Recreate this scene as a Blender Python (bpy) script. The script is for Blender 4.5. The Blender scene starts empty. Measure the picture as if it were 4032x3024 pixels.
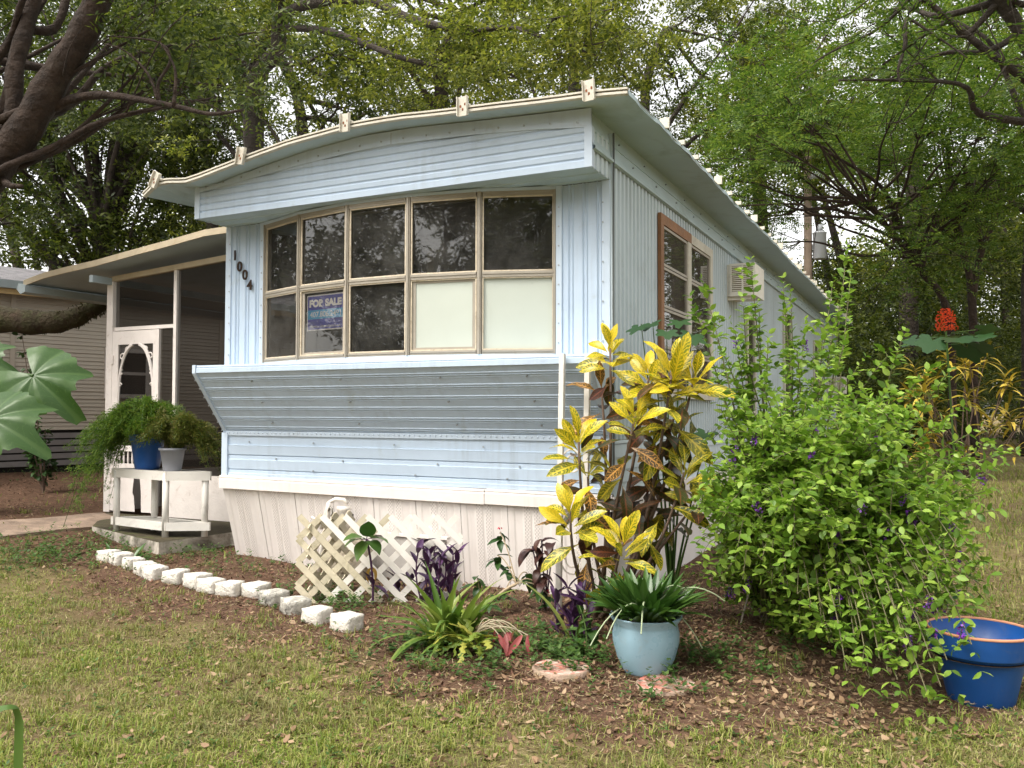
import bpy, bmesh, math, random
import numpy as np
from mathutils import Vector, Matrix, Euler
random.seed(7); RNG = np.random.default_rng(7)
scn = bpy.context.scene
COL = scn.collection

# ------------------------------------------------------------------ camera
CAM = np.array([5.6494, -5.6944, 1.3415]); YAW, PIT, ROL = -0.4596, 0.0341, 0.0023
FPX = 3389.33
_fw = np.array([math.sin(YAW)*math.cos(PIT), math.cos(YAW)*math.cos(PIT), math.sin(PIT)])
_r = np.array([math.cos(YAW), -math.sin(YAW), 0.0]); _u = np.cross(_r, _fw)
_r2 = _r*math.cos(ROL)+_u*math.sin(ROL); _u2 = -_r*math.sin(ROL)+_u*math.cos(ROL)
cd = bpy.data.cameras.new('Camera'); cam = bpy.data.objects.new('Camera', cd); COL.objects.link(cam)
cd.sensor_width = 36.0; cd.lens = 36.0*FPX/4032.0; cd.clip_start = 0.05; cd.clip_end = 2000
cam.matrix_world = Matrix(((_r2[0], _u2[0], -_fw[0], CAM[0]), (_r2[1], _u2[1], -_fw[1], CAM[1]),
                           (_r2[2], _u2[2], -_fw[2], CAM[2]), (0, 0, 0, 1)))
scn.camera = cam

# ------------------------------------------------------------------ light
SUN_EL, SUN_AZ = 58.0, 208.0      # soft light from behind and left of the photographer (azimuth from +Y, clockwise)
world = bpy.data.worlds.new('World'); scn.world = world; world.use_nodes = True
wn = world.node_tree; wn.nodes.clear()
wo = wn.nodes.new('ShaderNodeOutputWorld'); wb = wn.nodes.new('ShaderNodeBackground')
sky = wn.nodes.new('ShaderNodeTexSky'); sky.sky_type = 'NISHITA'; sky.sun_disc = False
sky.sun_elevation = math.radians(SUN_EL); sky.sun_rotation = math.radians(SUN_AZ)
sky.air_density = 1.0; sky.dust_density = 4.0; sky.ozone_density = 1.0
hs = wn.nodes.new('ShaderNodeHueSaturation'); hs.inputs['Saturation'].default_value = 0.16
wn.links.new(sky.outputs[0], hs.inputs['Color']); tn = wn.nodes.new('ShaderNodeMix'); tn.data_type = 'RGBA'; tn.blend_type = 'MULTIPLY'; tn.inputs[0].default_value = 1.0; tn.inputs[7].default_value = (1.0, 0.975, 0.93, 1)
wn.links.new(hs.outputs[0], tn.inputs[6]); wn.links.new(tn.outputs[2], wb.inputs['Color'])
wb.inputs['Strength'].default_value = 0.15
wn.links.new(wb.outputs[0], wo.inputs[0])
sl = bpy.data.lights.new('Sun', 'SUN'); sun = bpy.data.objects.new('Sun', sl); COL.objects.link(sun)
sl.energy = 0.6; sl.angle = math.radians(25); sl.color = (1.0, 0.95, 0.87)
_sd = Vector((math.sin(math.radians(SUN_AZ))*math.cos(math.radians(SUN_EL)),
              math.cos(math.radians(SUN_AZ))*math.cos(math.radians(SUN_EL)), math.sin(math.radians(SUN_EL))))
sun.rotation_euler = (-_sd).to_track_quat('-Z', 'Y').to_euler()
sun.location = (0, -20, 30)
vs = scn.view_settings; vs.view_transform = 'Standard'; vs.look = 'None'; vs.gamma = 1.0; vs.use_curve_mapping = False
vs.exposure = 1.58

# ------------------------------------------------------------------ picture point -> direction
OV = 4032.0/2212.0
def ray(x, y):
    return _fw + _r2*(x*OV-2016)/FPX - _u2*(y*OV-1512)/FPX
def at_depth(x, y, d): return CAM + ray(x, y)*d
def at_y(x, y, Y):
    d = ray(x, y); return CAM + d*((Y-CAM[1])/d[1])
def at_x(x, y, X):
    d = ray(x, y); return CAM + d*((X-CAM[0])/d[0])
def at_z(x, y, Z):
    d = ray(x, y); return CAM + d*((Z-CAM[2])/d[2])
def gz(x, y):
    x = np.asarray(x, float); y = np.asarray(y, float)
    rise = 0.052*0.8*np.log1p(np.exp(np.clip((0.8-x)/0.8, -30, 30)))
    rise = np.where(rise > 1.2, 1.2+0.1*(rise-1.2), rise)
    bed = 0.05*np.exp(-((y+0.35)/0.55)**2)/(1+np.exp(-(x-0.2)*3))/(1+np.exp((x-5.2)*3))
    n = 0.008*np.sin(x*2.1+1.3)*np.cos(y*1.7)+0.005*np.sin(x*5.3+y*3.1)+0.004*np.cos(y*6.1-x*2.7)
    back = 0.035*np.clip(y-2, 0, 12)/(1+np.exp(-np.clip((x-4.6)*2, -30, 30)))
    return rise+bed+n+back
def ground(x, y):
    z = 0.0
    for _ in range(12):
        p = at_z(x, y, z); z = 0.5*z+0.5*float(gz(p[0], p[1]))
    p = at_z(x, y, z); return np.array([p[0], p[1], float(gz(p[0], p[1]))])

# ------------------------------------------------------------------ mesh helpers
class MB:
    def __init__(s): s.v = []; s.f = []; s.uv = []
    def add(s, vs_, fs_, uvs=None):
        o = len(s.v); s.v += [tuple(map(float, p)) for p in vs_]
        s.f += [tuple(i+o for i in f) for f in fs_]
        s.uv += list(uvs) if uvs is not None else [(0, 0)]*len(vs_)
        return s
    def box(s, x0, x1, y0, y1, z0, z1):
        return s.add([(x0,y0,z0),(x1,y0,z0),(x1,y1,z0),(x0,y1,z0),(x0,y0,z1),(x1,y0,z1),(x1,y1,z1),(x0,y1,z1)],
                     [(0,3,2,1),(4,5,6,7),(0,1,5,4),(1,2,6,5),(2,3,7,6),(3,0,4,7)])
    def obox(s, c, ax, ay, az, hx, hy, hz):
        c = np.array(c, float); ax = np.array(ax, float); ay = np.array(ay, float); az = np.array(az, float)
        P = [c+ax*hx*i+ay*hy*j+az*hz*k for k in (-1, 1) for (i, j) in ((-1,-1),(1,-1),(1,1),(-1,1))]
        return s.add(P, [(0,3,2,1),(4,5,6,7),(0,1,5,4),(1,2,6,5),(2,3,7,6),(3,0,4,7)])
    def bar(s, a, b, w, t, up=(0,0,1)):
        a = np.array(a, float); b = np.array(b, float); d = b-a; L = np.linalg.norm(d); d /= L
        up = np.array(up, float); sd = np.cross(d, up)
        if np.linalg.norm(sd) < 1e-6: sd = np.cross(d, (1, 0, 0))
        sd /= np.linalg.norm(sd); up = np.cross(sd, d)
        return s.obox((a+b)/2, d, sd, up, L/2, w/2, t/2)
    def sweep(s, prof, vec, close=False, caps=False):
        n = len(prof); P = [np.array(p, float) for p in prof]; v = np.array(vec, float)
        vs_ = P+[p+v for p in P]; m = n if close else n-1
        f = [(i, (i+1) % n, (i+1) % n+n, i+n) for i in range(m)]
        if caps: f += [tuple(range(n))[::-1], tuple(range(n, 2*n))]
        return s.add(vs_, f)
    def tube(s, path, rad, n=8, caps=True, flat=1.0):
        P = [np.array(p, float) for p in path]; m = len(P)
        R = rad if hasattr(rad, '__len__') else [rad]*m
        ref = np.array((0.13, 0.27, 0.95)); vs_ = []
        for i in range(m):
            t = P[min(i+1, m-1)]-P[max(i-1, 0)]; t = t/(np.linalg.norm(t)+1e-9)
            a = np.cross(t, ref)
            if np.linalg.norm(a) < 0.15: a = np.cross(t, (1, 0, 0))
            a /= np.linalg.norm(a); b = np.cross(t, a)
            for k in range(n):
                th = 2*math.pi*k/n; vs_.append(P[i]+R[i]*(a*math.cos(th)+b*math.sin(th)*flat))
        f = [(i*n+k, i*n+(k+1) % n, (i+1)*n+(k+1) % n, (i+1)*n+k) for i in range(m-1) for k in range(n)]
        if caps: f += [tuple(range(n))[::-1], tuple((m-1)*n+k for k in range(n))]
        return s.add(vs_, f)
    def lathe(s, prof, c=(0,0,0), n=32):
        vs_ = [(c[0]+r*math.cos(2*math.pi*k/n), c[1]+r*math.sin(2*math.pi*k/n), c[2]+z) for r, z in prof for k in range(n)]
        m = len(prof)
        f = [(i*n+k, i*n+(k+1) % n, (i+1)*n+(k+1) % n, (i+1)*n+k) for i in range(m-1) for k in range(n)]
        f += [tuple(range(n))[::-1]]
        return s.add(vs_, f)
    def mesh(s, name, m, smooth=False):
        me = bpy.data.meshes.new(name); me.from_pydata(s.v, [], s.f)
        if any(u != (0, 0) for u in s.uv):
            ul = me.uv_layers.new(name='UVMap')
            idx = np.zeros(len(me.loops), dtype=np.int32); me.loops.foreach_get('vertex_index', idx)
            ul.data.foreach_set('uv', np.array(s.uv, dtype=np.float32)[idx].ravel())
        if smooth: me.polygons.foreach_set('use_smooth', [True]*len(me.polygons))
        me.update()
        if m: me.materials.append(m)
        return me
    def build(s, name, m, parent=None, smooth=False, **props):
        return link(s.mesh(name, m, smooth), name, parent, **props)
def link(me, name, parent=None, loc=None, **props):
    o = bpy.data.objects.new(name, me); COL.objects.link(o)
    if parent is not None:
        o.parent = parent
        o.location = (-Vector(parent.location) if (parent.parent is None and loc is None) else (Vector(loc) if loc is not None else (0,0,0)))
    elif loc is not None: o.location = loc
    for k, v in props.items(): o[k] = v
    return o
def thing(name, loc, label, category, group=None):
    o = bpy.data.objects.new(name, None); COL.objects.link(o); o.location = loc; o.empty_display_size = 0.1
    o['label'] = label; o['category'] = category
    if group: o['group'] = group
    return o
def tag(o, label, category, group=None):
    o['label'] = label; o['category'] = category
    if group: o['group'] = group
    return o
def fast_mesh(name, V, F, m, smooth=False, uv=None):
    """V (n,3), F (k,s) equal-sized faces"""
    me = bpy.data.meshes.new(name); V = np.ascontiguousarray(V, dtype=np.float32); F = np.ascontiguousarray(F, dtype=np.int32)
    me.vertices.add(len(V)); me.vertices.foreach_set('co', V.ravel())
    k, sd = F.shape; me.loops.add(k*sd); me.loops.foreach_set('vertex_index', F.ravel())
    me.polygons.add(k); me.polygons.foreach_set('loop_start', np.arange(0, k*sd, sd, dtype=np.int32))
    try: me.polygons.foreach_set('loop_total', np.full(k, sd, dtype=np.int32))
    except Exception: pass
    if smooth: me.polygons.foreach_set('use_smooth', np.ones(k, dtype=bool))
    if uv is not None:
        ul = me.uv_layers.new(name='UVMap'); ul.data.foreach_set('uv', np.asarray(uv, dtype=np.float32)[F.ravel()].ravel())
    me.update(calc_edges=True); me.validate()
    if m: me.materials.append(m)
    return me

# ------------------------------------------------------------------ materials
def nn(nt, t, **kw):
    n = nt.nodes.new(t)
    for k, v in kw.items():
        if k in n.inputs: n.inputs[k].default_value = v
        else: setattr(n, k, v)
    return n
def mixc(nt, fac, a, b, mode='MIX'):
    m = nt.nodes.new('ShaderNodeMix'); m.data_type = 'RGBA'; m.blend_type = mode
    for sock, val in ((m.inputs[0], fac), (m.inputs[6], a), (m.inputs[7], b)):
        if hasattr(val, 'links'): nt.links.new(val, sock)
        elif isinstance(val, (int, float)): sock.default_value = val
        else: sock.default_value = (*val[:3], 1)
    return m.outputs[2]
def mth(nt, op, a, b=None, c=None):
    m = nt.nodes.new('ShaderNodeMath'); m.operation = op
    for i, v in enumerate((a, b, c)):
        if v is None: continue
        if hasattr(v, 'links'): nt.links.new(v, m.inputs[i])
        else: m.inputs[i].default_value = v
    return m.outputs[0]
def ramp(nt, fac, stops):
    r = nt.nodes.new('ShaderNodeValToRGB'); nt.links.new(fac, r.inputs[0]); e = r.color_ramp.elements
    while len(e) < len(stops): e.new(0.5)
    for i, (p, c) in enumerate(stops):
        e[i].position = p; e[i].color = (*c[:3], 1) if hasattr(c, '__len__') else (c, c, c, 1)
    return r.outputs[0]
def noise(nt, scale, detail=4, rough=0.55, vec=None, dist=0.0):
    n = nn(nt, 'ShaderNodeTexNoise', Scale=scale, Detail=detail, Roughness=rough, Distortion=dist)
    if vec is None: vec = nt.nodes.new('ShaderNodeTexCoord').outputs['Object']
    nt.links.new(vec, n.inputs['Vector']); return n.outputs['Fac']
def newmat(name):
    m = bpy.data.materials.new(name); m.use_nodes = True; nt = m.node_tree; nt.nodes.clear()
    out = nt.nodes.new('ShaderNodeOutputMaterial'); b = nt.nodes.new('ShaderNodeBsdfPrincipled')
    nt.links.new(b.outputs[0], out.inputs[0]); return m, nt, b, out
def mat(name, col, rough=0.6, var=0.12, scale=3.0, bump=0.0, bscale=60.0, metal=0.0, spec=0.4,
        dirt=None, dirt_amt=0.0, dirt_scale=2.0, fine=0.0, streak=0.0):
    m, nt, b, out = newmat(name); c = np.array(col[:3])
    n1 = noise(nt, scale)
    base = ramp(nt, n1, [(0.3, np.clip(c*(1-var), 0, 1)), (0.7, np.clip(c*(1+var), 0, 1))])
    if fine > 0:
        n3 = noise(nt, scale*25, 3)
        base = mixc(nt, ramp(nt, n3, [(0.35, 0.0), (0.75, fine)]), base, c*0.45)
    if dirt is not None:
        n2 = noise(nt, dirt_scale, 8, 0.7, dist=0.6)
        base = mixc(nt, ramp(nt, n2, [(0.62-dirt_amt*0.35, 0.0), (0.78-dirt_amt*0.2, min(1.0, 0.35+dirt_amt))]), base, dirt)
    if streak > 0:          # rain runs: noise drawn out along the vertical
        mp = nt.nodes.new('ShaderNodeMapping'); nt.links.new(nt.nodes.new('ShaderNodeTexCoord').outputs['Object'], mp.inputs[0]); mp.inputs['Scale'].default_value = (16, 16, 0.9)
        mp2 = nt.nodes.new('ShaderNodeMapping'); nt.links.new(nt.nodes.new('ShaderNodeTexCoord').outputs['Object'], mp2.inputs[0]); mp2.inputs['Scale'].default_value = (1.2, 1.2, 1.6)
        sf = mth(nt, 'MULTIPLY', ramp(nt, noise(nt, 1.0, 6, 0.65, mp.outputs[0]), [(0.46, 0.0), (0.72, 1.0)]), ramp(nt, noise(nt, 1.0, 3, 0.6, mp2.outputs[0]), [(0.40, 0.0), (0.66, 1.0)]))
        base = mixc(nt, mth(nt, 'MULTIPLY', sf, streak), base, c*np.array((0.50, 0.47, 0.42)))
    nt.links.new(base, b.inputs['Base Color'])
    rr = ramp(nt, noise(nt, scale*4), [(0.2, max(0.02, rough-0.1)), (0.8, min(1, rough+0.1))])
    nt.links.new(rr, b.inputs['Roughness'])
    b.inputs['Metallic'].default_value = metal; b.inputs['Specular IOR Level'].default_value = spec
    if bump > 0:
        bp = nn(nt, 'ShaderNodeBump', Strength=bump, Distance=0.02 if bump < 0.85 else 0.06)
        nt.links.new(noise(nt, bscale, 5), bp.inputs['Height']); nt.links.new(bp.outputs[0], b.inputs['Normal'])
    return m
def leafmat(name, stops, trans=0.35, rough=0.45, per='island', spec=0.35, veins=None, patch=None):
    """stops: colours spread over a random value per leaf; veins: (colour, strength, count)"""
    m, nt, b, out = newmat(name)
    if per == 'island': rnd = nt.nodes.new('ShaderNodeNewGeometry').outputs['Random Per Island']
    else: rnd = nt.nodes.new('ShaderNodeObjectInfo').outputs['Random']
    col = ramp(nt, rnd, [(i/max(1, len(stops)-1), c) for i, c in enumerate(stops)])
    if patch: col = mixc(nt, ramp(nt, noise(nt, patch[1], 5, 0.65), [(patch[2], 0.0), (patch[3], patch[4])]), col, patch[0])
    if veins:
        uv = nt.nodes.new('ShaderNodeTexCoord').outputs['UV']; sp = nt.nodes.new('ShaderNodeSeparateXYZ'); nt.links.new(uv, sp.inputs[0])
        au = mth(nt, 'ABSOLUTE', mth(nt, 'SUBTRACT', sp.outputs[0], 0.5))
        va = nt.nodes.new('ShaderNodeVectorMath'); va.operation = 'ADD'; nt.links.new(uv, va.inputs[0]); oi = nt.nodes.new('ShaderNodeObjectInfo'); sc_ = mth(nt, 'MULTIPLY', oi.outputs['Random'], 37.0)
        cb_ = nt.nodes.new('ShaderNodeCombineXYZ'); nt.links.new(sc_, cb_.inputs[0]); nt.links.new(sc_, cb_.inputs[1]); nt.links.new(cb_.outputs[0], va.inputs[1])
        nz = noise(nt, 5.0, 3, vec=va.outputs[0]); blot = noise(nt, 3.0, 3, vec=va.outputs[0])
        if len(veins) > 4: col = mixc(nt, ramp(nt, blot, [(0.42, 0.0), (0.62, 0.75)]), col, mixc(nt, 0.45, col, veins[0]))
        ph = mth(nt, 'ADD', mth(nt, 'MULTIPLY', mth(nt, 'SUBTRACT', sp.outputs[1], mth(nt, 'MULTIPLY', au, 0.42)), veins[2]),
                 mth(nt, 'MULTIPLY', nz, 2.6))
        tri = mth(nt, 'ABSOLUTE', mth(nt, 'SUBTRACT', mth(nt, 'FRACT', ph), 0.5))
        side = ramp(nt, tri, [(veins[3][0], 1.0), (veins[3][1], 0.0)])
        mid = ramp(nt, au, [(0.035, 1.0), (0.075, 0.0)])
        edge = ramp(nt, au, [(0.43, 0.0), (0.5, 0.8)])
        v = mth(nt, 'MAXIMUM', mth(nt, 'MAXIMUM', side, mid), edge)
        col = mixc(nt, mth(nt, 'MULTIPLY', v, veins[1]), col, veins[0])
    nt.links.new(col, b.inputs['Base Color']); b.inputs['Roughness'].default_value = rough
    b.inputs['Specular IOR Level'].default_value = spec
    t = nt.nodes.new('ShaderNodeBsdfTranslucent'); nt.links.new(mixc(nt, 0.5, col, mixc(nt, 1.0, col, (1.0, 1.15, 0.45), 'MULTIPLY')), t.inputs[0])
    mx = nt.nodes.new('ShaderNodeMixShader'); mx.inputs[0].default_value = trans
    nt.links.new(b.outputs[0], mx.inputs[1]); nt.links.new(t.outputs[0], mx.inputs[2]); nt.links.new(mx.outputs[0], out.inputs[0])
    return m
# ================================================================== the setting: ground
def line_y(x):
    return np.interp(x, [-12, -4, -1.3, 0.0, 1.0, 2.35, 3.2, 4.0, 4.7, 5.3, 5.8, 6.3, 7.0, 9.0],
                        [0.2, 0.1, -0.42, -0.78, -1.08, -1.48, -1.75, -1.9, -1.75, -1.75, -1.3, 0.2, 1.5, 3.0])
def bedness(x, y):      # 1 = bare earth and mulch, 0 = lawn
    s = line_y(x)-y
    n = 0.35*np.sin(x*1.9+0.5)*np.cos(y*2.3+1)+0.22*np.sin(x*4.7-y*3.9)+0.12*np.sin(9.1*x+7.3*y)
    w = np.where(x < 2.2, 1.15, 0.75)
    b = 1-np.clip((s+n*0.55)/w, 0, 1)
    far = np.clip((y-6)/3, 0, 1)*np.clip((x-4.3)/1.0, 0, 1)
    lawn_r = 1/(1+np.exp(-np.clip((x-5.75)*5, -30, 30)))/(1+np.exp(-np.clip((y+0.7)*5, -30, 30)))
    return np.clip(b*(1-far)*(1-0.9*lawn_r), 0, 1)
gx = np.unique(np.concatenate([np.linspace(-900, -60, 15), np.linspace(-60, -14, 24), np.arange(-14, 12, 0.11), np.linspace(12, 60, 24), np.linspace(60, 900, 15)]))
gy = np.unique(np.concatenate([np.linspace(-900, -60, 15), np.linspace(-60, -6, 24), np.arange(-6, 14, 0.11), np.linspace(14, 60, 24), np.linspace(60, 900, 15)]))
GX, GY = np.meshgrid(gx, gy); GZ = gz(GX, GY)
V = np.stack([GX.ravel(), GY.ravel(), GZ.ravel()], 1); nx, ny = len(gx), len(gy)
I = np.arange(nx*ny).reshape(ny, nx)
F = np.stack([I[:-1, :-1], I[:-1, 1:], I[1:, 1:], I[1:, :-1]], -1).reshape(-1, 4)
m, nt, b, out = newmat('ground_earth')
at = nt.nodes.new('ShaderNodeAttribute'); at.attribute_name = 'bed'
tc = nt.nodes.new('ShaderNodeTexCoord').outputs['Object']
nA = noise(nt, 1.1, 6, 0.65, tc); nB = noise(nt, 14, 6, 0.7, tc); nC = noise(nt, 70, 4, 0.7, tc)
soil = ramp(nt, nB, [(0.25, (0.060, 0.034, 0.022)), (0.5, (0.115, 0.066, 0.042)), (0.75, (0.20, 0.125, 0.080))])
soil = mixc(nt, ramp(nt, nC, [(0.55, 0.0), (0.8, 0.6)]), soil, (0.26, 0.17, 0.11))
lawn = ramp(nt, nB, [(0.25, (0.095, 0.080, 0.030)), (0.5, (0.19, 0.155, 0.068)), (0.75, (0.30, 0.245, 0.125))])
lawn = mixc(nt, ramp(nt, nA, [(0.4, 0.0), (0.62, 0.8)]), lawn, (0.13, 0.085, 0.050))
lawn = mixc(nt, ramp(nt, nC, [(0.5, 0.0), (0.85, 0.6)]), lawn, (0.05, 0.05, 0.02))
fac = mth(nt, 'ADD', at.outputs['Fac'], mth(nt, 'MULTIPLY', mth(nt, 'SUBTRACT', nB, 0.5), 0.9))
fac = ramp(nt, fac, [(0.35, 0.0), (0.65, 1.0)])
nt.links.new(mixc(nt, fac, lawn, soil), b.inputs['Base Color']); b.inputs['Roughness'].default_value = 0.95
b.inputs['Specular IOR Level'].default_value = 0.15
bp = nn(nt, 'ShaderNodeBump', Strength=0.9, Distance=0.03); nt.links.new(mth(nt, 'ADD', nB, mth(nt, 'MULTIPLY', nC, 0.6)), bp.inputs['Height'])
nt.links.new(bp.outputs[0], b.inputs['Normal'])
me = fast_mesh('ground', V, F, m, True)
ca = me.attributes.new('bed', 'FLOAT', 'POINT'); ca.data.foreach_set('value', bedness(V[:, 0], V[:, 1]).astype(np.float32))
ground_o = link(me, 'ground', None, kind='structure')

# scattering helper: points on the visible near ground
def scatter(n, x0, x1, y0, y1, dens):
    pts = []
    tot = 0
    while tot < n:
        x = RNG.uniform(x0, x1, 4*n); y = RNG.uniform(y0, y1, 4*n)
        keep = RNG.random(4*n) < dens(x, y)
        # skip the insides of the home, the slab and what lies outside the picture
        keep &= ~((x > -0.05) & (x < 3.62) & (y > 0.12)); keep &= ~((x < -0.4) & (x > -3.1) & (y > 0.35) & (y < 7))
        dx = x-CAM[0]; dy = y-CAM[1]; dep = dx*_fw[0]+dy*_fw[1]; lat = dx*_r2[0]+dy*_r2[1]
        keep &= (dep > 2.6) & (np.abs(lat) < dep*0.74+0.5)
        pts.append(np.stack([x[keep], y[keep]], 1)); tot += keep.sum()
        if len(pts) > 60: break
    return np.concatenate(pts)[:n]
def near_weight(x, y, k=3.2):
    d = np.hypot(x-CAM[0], y-CAM[1]); return np.clip((k/np.maximum(d, 0.1))**1.6, 0, 1)

# short mown grass
def blades(name, P, L0, L1, W, m, lean=0.7, **props):
    n = len(P); th = RNG.uniform(0, 2*np.pi, n); L = RNG.uniform(L0, L1, n); ln = RNG.uniform(0.15, lean, n)*L
    base = np.stack([P[:, 0], P[:, 1], gz(P[:, 0], P[:, 1])-0.004], 1)
    d = np.stack([np.cos(th), np.sin(th), np.zeros(n)], 1); s = np.stack([-np.sin(th), np.cos(th), np.zeros(n)], 1)*W
    up = np.array([0, 0, 1.0])
    midp = base+up*(L*0.6)[:, None]+d*(ln*0.35)[:, None]
    tip = base+up*(L*(1-0.35*ln/L))[:, None]*0.95+d*ln[:, None]
    Vv = np.stack([base-s*0.5, base+s*0.5, midp+s*0.42, midp-s*0.42, tip+s*0.08, tip-s*0.08], 1).reshape(-1, 3)
    o = np.arange(n)[:, None]*6
    Ff = np.concatenate([o+np.array([[0, 1, 2, 3]]), o+np.array([[3, 2, 4, 5]])], 0)
    return link(fast_mesh(name, Vv, Ff, m), name, None, **props)
M_grass = leafmat('grass_blade', [(0.085, 0.145, 0.018), (0.15, 0.215, 0.028), (0.23, 0.275, 0.042), (0.29, 0.30, 0.07), (0.36, 0.32, 0.14)], 0.3, 0.6, patch=((0.20, 0.155, 0.085), 1.3, 0.46, 0.66, 0.55))
gd = lambda x, y: (1-bedness(x, y))**1.2*near_weight(x, y, 3.8)*np.clip(0.12+1.3*(0.5+0.5*np.sin(x*2.3+y*1.9+1.5*np.sin(y*1.1))*np.cos(y*2.9-x*1.3+np.sin(x*2.1)))**1.3*(0.6+0.4*np.sin(x*7.1-y*5.3)*np.sin(x*4.3+y*8.7)), 0, 1)+0.03*near_weight(x, y)
P = scatter(140000, -4.5, 9.0, -4.2, 11.0, gd)
g = blades('lawn_grass', P, 0.008, 0.030, 0.0048, M_grass, 1.9, kind='stuff')
tag(g, 'short patchy mown grass of the front lawn', 'grass')
def tufts(n):
    c = scatter(n, -4, 7.5, -4.2, 2.0, lambda x, y: (1-bedness(x, y))**0.7*near_weight(x, y, 4.2)+0.10*near_weight(x, y, 4.0))
    k = 16; return (c[:, None, :]+RNG.normal(0, 0.022, (len(c), k, 2))).reshape(-1, 2)
g = blades('grass_tufts', tufts(1500), 0.03, 0.075, 0.0042, M_grass, 1.2, kind='stuff'); tag(g, 'scattered taller tufts of grass on the lawn', 'grass')
P = scatter(9000, -5, 9.0, -4.0, 13.0, lambda x, y: np.clip(1-bedness(x, y)+0.12, 0, 1)*np.clip((y+1)/4, 0, 1)*0.5)
g = blades('rough_grass', P, 0.04, 0.10, 0.010, M_grass, 0.9, kind='stuff'); tag(g, 'longer grass further back beside the homes', 'grass')

# fallen leaves and bark chips
def flakes(name, P, L0, L1, asp, m, lift=0.012, **props):
    n = len(P); th = RNG.uniform(0, 2*np.pi, n); L = RNG.uniform(L0, L1, n)*0.5; W = L*RNG.uniform(asp*0.7, asp*1.2, n)
    z = gz(P[:, 0], P[:, 1])+RNG.uniform(0.004, lift, n)
    c = np.stack([P[:, 0], P[:, 1], z], 1)
    tl = RNG.normal(0, 0.33, n); d = np.stack([np.cos(th)*np.cos(tl), np.sin(th)*np.cos(tl), np.sin(tl)], 1)
    t2 = RNG.normal(0, 0.4, n); s = np.stack([-np.sin(th)*np.cos(t2), np.cos(th)*np.cos(t2), np.sin(t2)], 1)
    cu = RNG.uniform(-0.1, 0.5, n)[:, None]*L[:, None]*np.array([0, 0, 1.0])
    p = lambda a, b_, k: c+d*(L*a)[:, None]+s*(W*b_)[:, None]+cu*k
    Vv = np.stack([p(-1, 0, .6), p(-.45, .75, .25), p(.3, .9, .2), p(1, 0, 1), p(.35, -.85, .3), p(-.4, -.8, .2), p(0, 0, -.25)], 1).reshape(-1, 3)
    o = np.arange(n)[:, None]*7
    Ff = np.concatenate([o+np.array([[0, 6, 2, 1]]), o+np.array([[6, 3, 2, 6]])[:, :4]], 0) if False else \
        np.concatenate([o+np.array([[6, 0, 1]]), o+np.array([[6, 1, 2]]), o+np.array([[6, 2, 3]]), o+np.array([[6, 3, 4]]), o+np.array([[6, 4, 5]]), o+np.array([[6, 5, 0]])], 0)
    return link(fast_mesh(name, Vv, Ff, m), name, None, **props)
M_dead = leafmat('dead_leaf', [(0.085, 0.048, 0.026), (0.15, 0.085, 0.045), (0.26, 0.165, 0.092), (0.38, 0.27, 0.165), (0.19, 0.105, 0.055)], 0.15, 0.75)
M_chip = leafmat('bark_chip', [(0.05, 0.024, 0.015), (0.10, 0.048, 0.030), (0.17, 0.082, 0.052), (0.24, 0.14, 0.09)], 0.0, 0.85)
P = scatter(3800, -4, 8, -4.2, 5, lambda x, y: (0.25+0.75*np.exp(-((line_y(x)-y-0.5)/0.6)**2))*near_weight(x, y, 4.5)*np.where(x > 2, 1.0, 0.35))
tag(flakes('fallen_leaves', P, 0.014, 0.050, 0.6, M_dead, 0.02, kind='stuff'), 'dry tan oak leaves fallen over lawn and flower bed', 'leaf litter')
P = scatter(3000, 3.5, 6.4, -1.9, 1.5, lambda x, y: bedness(x, y)*near_weight(x, y, 5))
tag(flakes('leaf_litter', P, 0.018, 0.052, 0.5, M_dead, 0.03, kind='stuff'), 'thick brown leaf litter under the flowering bush', 'leaf litter')
P = scatter(12000, -7, 4.6, -2.4, 4.5, lambda x, y: bedness(x, y)**1.5*near_weight(x, y, 6))
tag(flakes('bark_mulch', P, 0.015, 0.05, 0.3, M_chip, 0.015, kind='stuff'), 'red brown bark mulch along the foot of the home', 'mulch')
P = scatter(16000, -4, 7, -4.2, 1, lambda x, y: (0.3+0.7*bedness(x, y))*near_weight(x, y, 4))
M_clip = leafmat('clipping', [(0.20, 0.15, 0.08), (0.32, 0.25, 0.15), (0.40, 0.32, 0.20), (0.14, 0.12, 0.05)], 0.1, 0.8)
tag(flakes('dry_clippings', P, 0.012, 0.045, 0.13, M_clip, 0.02, kind='stuff'), 'dry grass clippings strewn over lawn and soil', 'clippings')

# low weeds: little sprigs of oval leaves
def sprigs(P, H0, H1, nl, LL, m, name, **props):
    Vs = []; Fs = []; o = 0
    n = len(P); z0 = gz(P[:, 0], P[:, 1])
    for i in range(n):
        H = RNG.uniform(H0, H1); lx, ly = RNG.normal(0, 0.25, 2)*H
        k = nl+RNG.integers(0, 3)
        t = np.linspace(0.25, 1, k); th = np.arange(k)*2.4+RNG.uniform(0, 6)
        c = np.stack([P[i, 0]+lx*t, P[i, 1]+ly*t, z0[i]+H*t], 1)
        L = LL*RNG.uniform(0.7, 1.25, k)[:, None]; e = RNG.uniform(-0.1, 0.7, k)
        d = np.stack([np.cos(th)*np.cos(e), np.sin(th)*np.cos(e), np.sin(e)], 1); s = np.stack([-np.sin(th), np.cos(th), np.zeros(k)], 1)
        q = np.stack([c, c+d*L*.45+s*L*.3, c+d*L, c+d*L*.45-s*L*.3], 1).reshape(-1, 3)
        Vs.append(q); Fs.append(np.arange(4*k).reshape(-1, 4)+o); o += 4*k
    return link(fast_mesh(name, np.concatenate(Vs), np.concatenate(Fs), m), name, None, **props)
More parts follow.
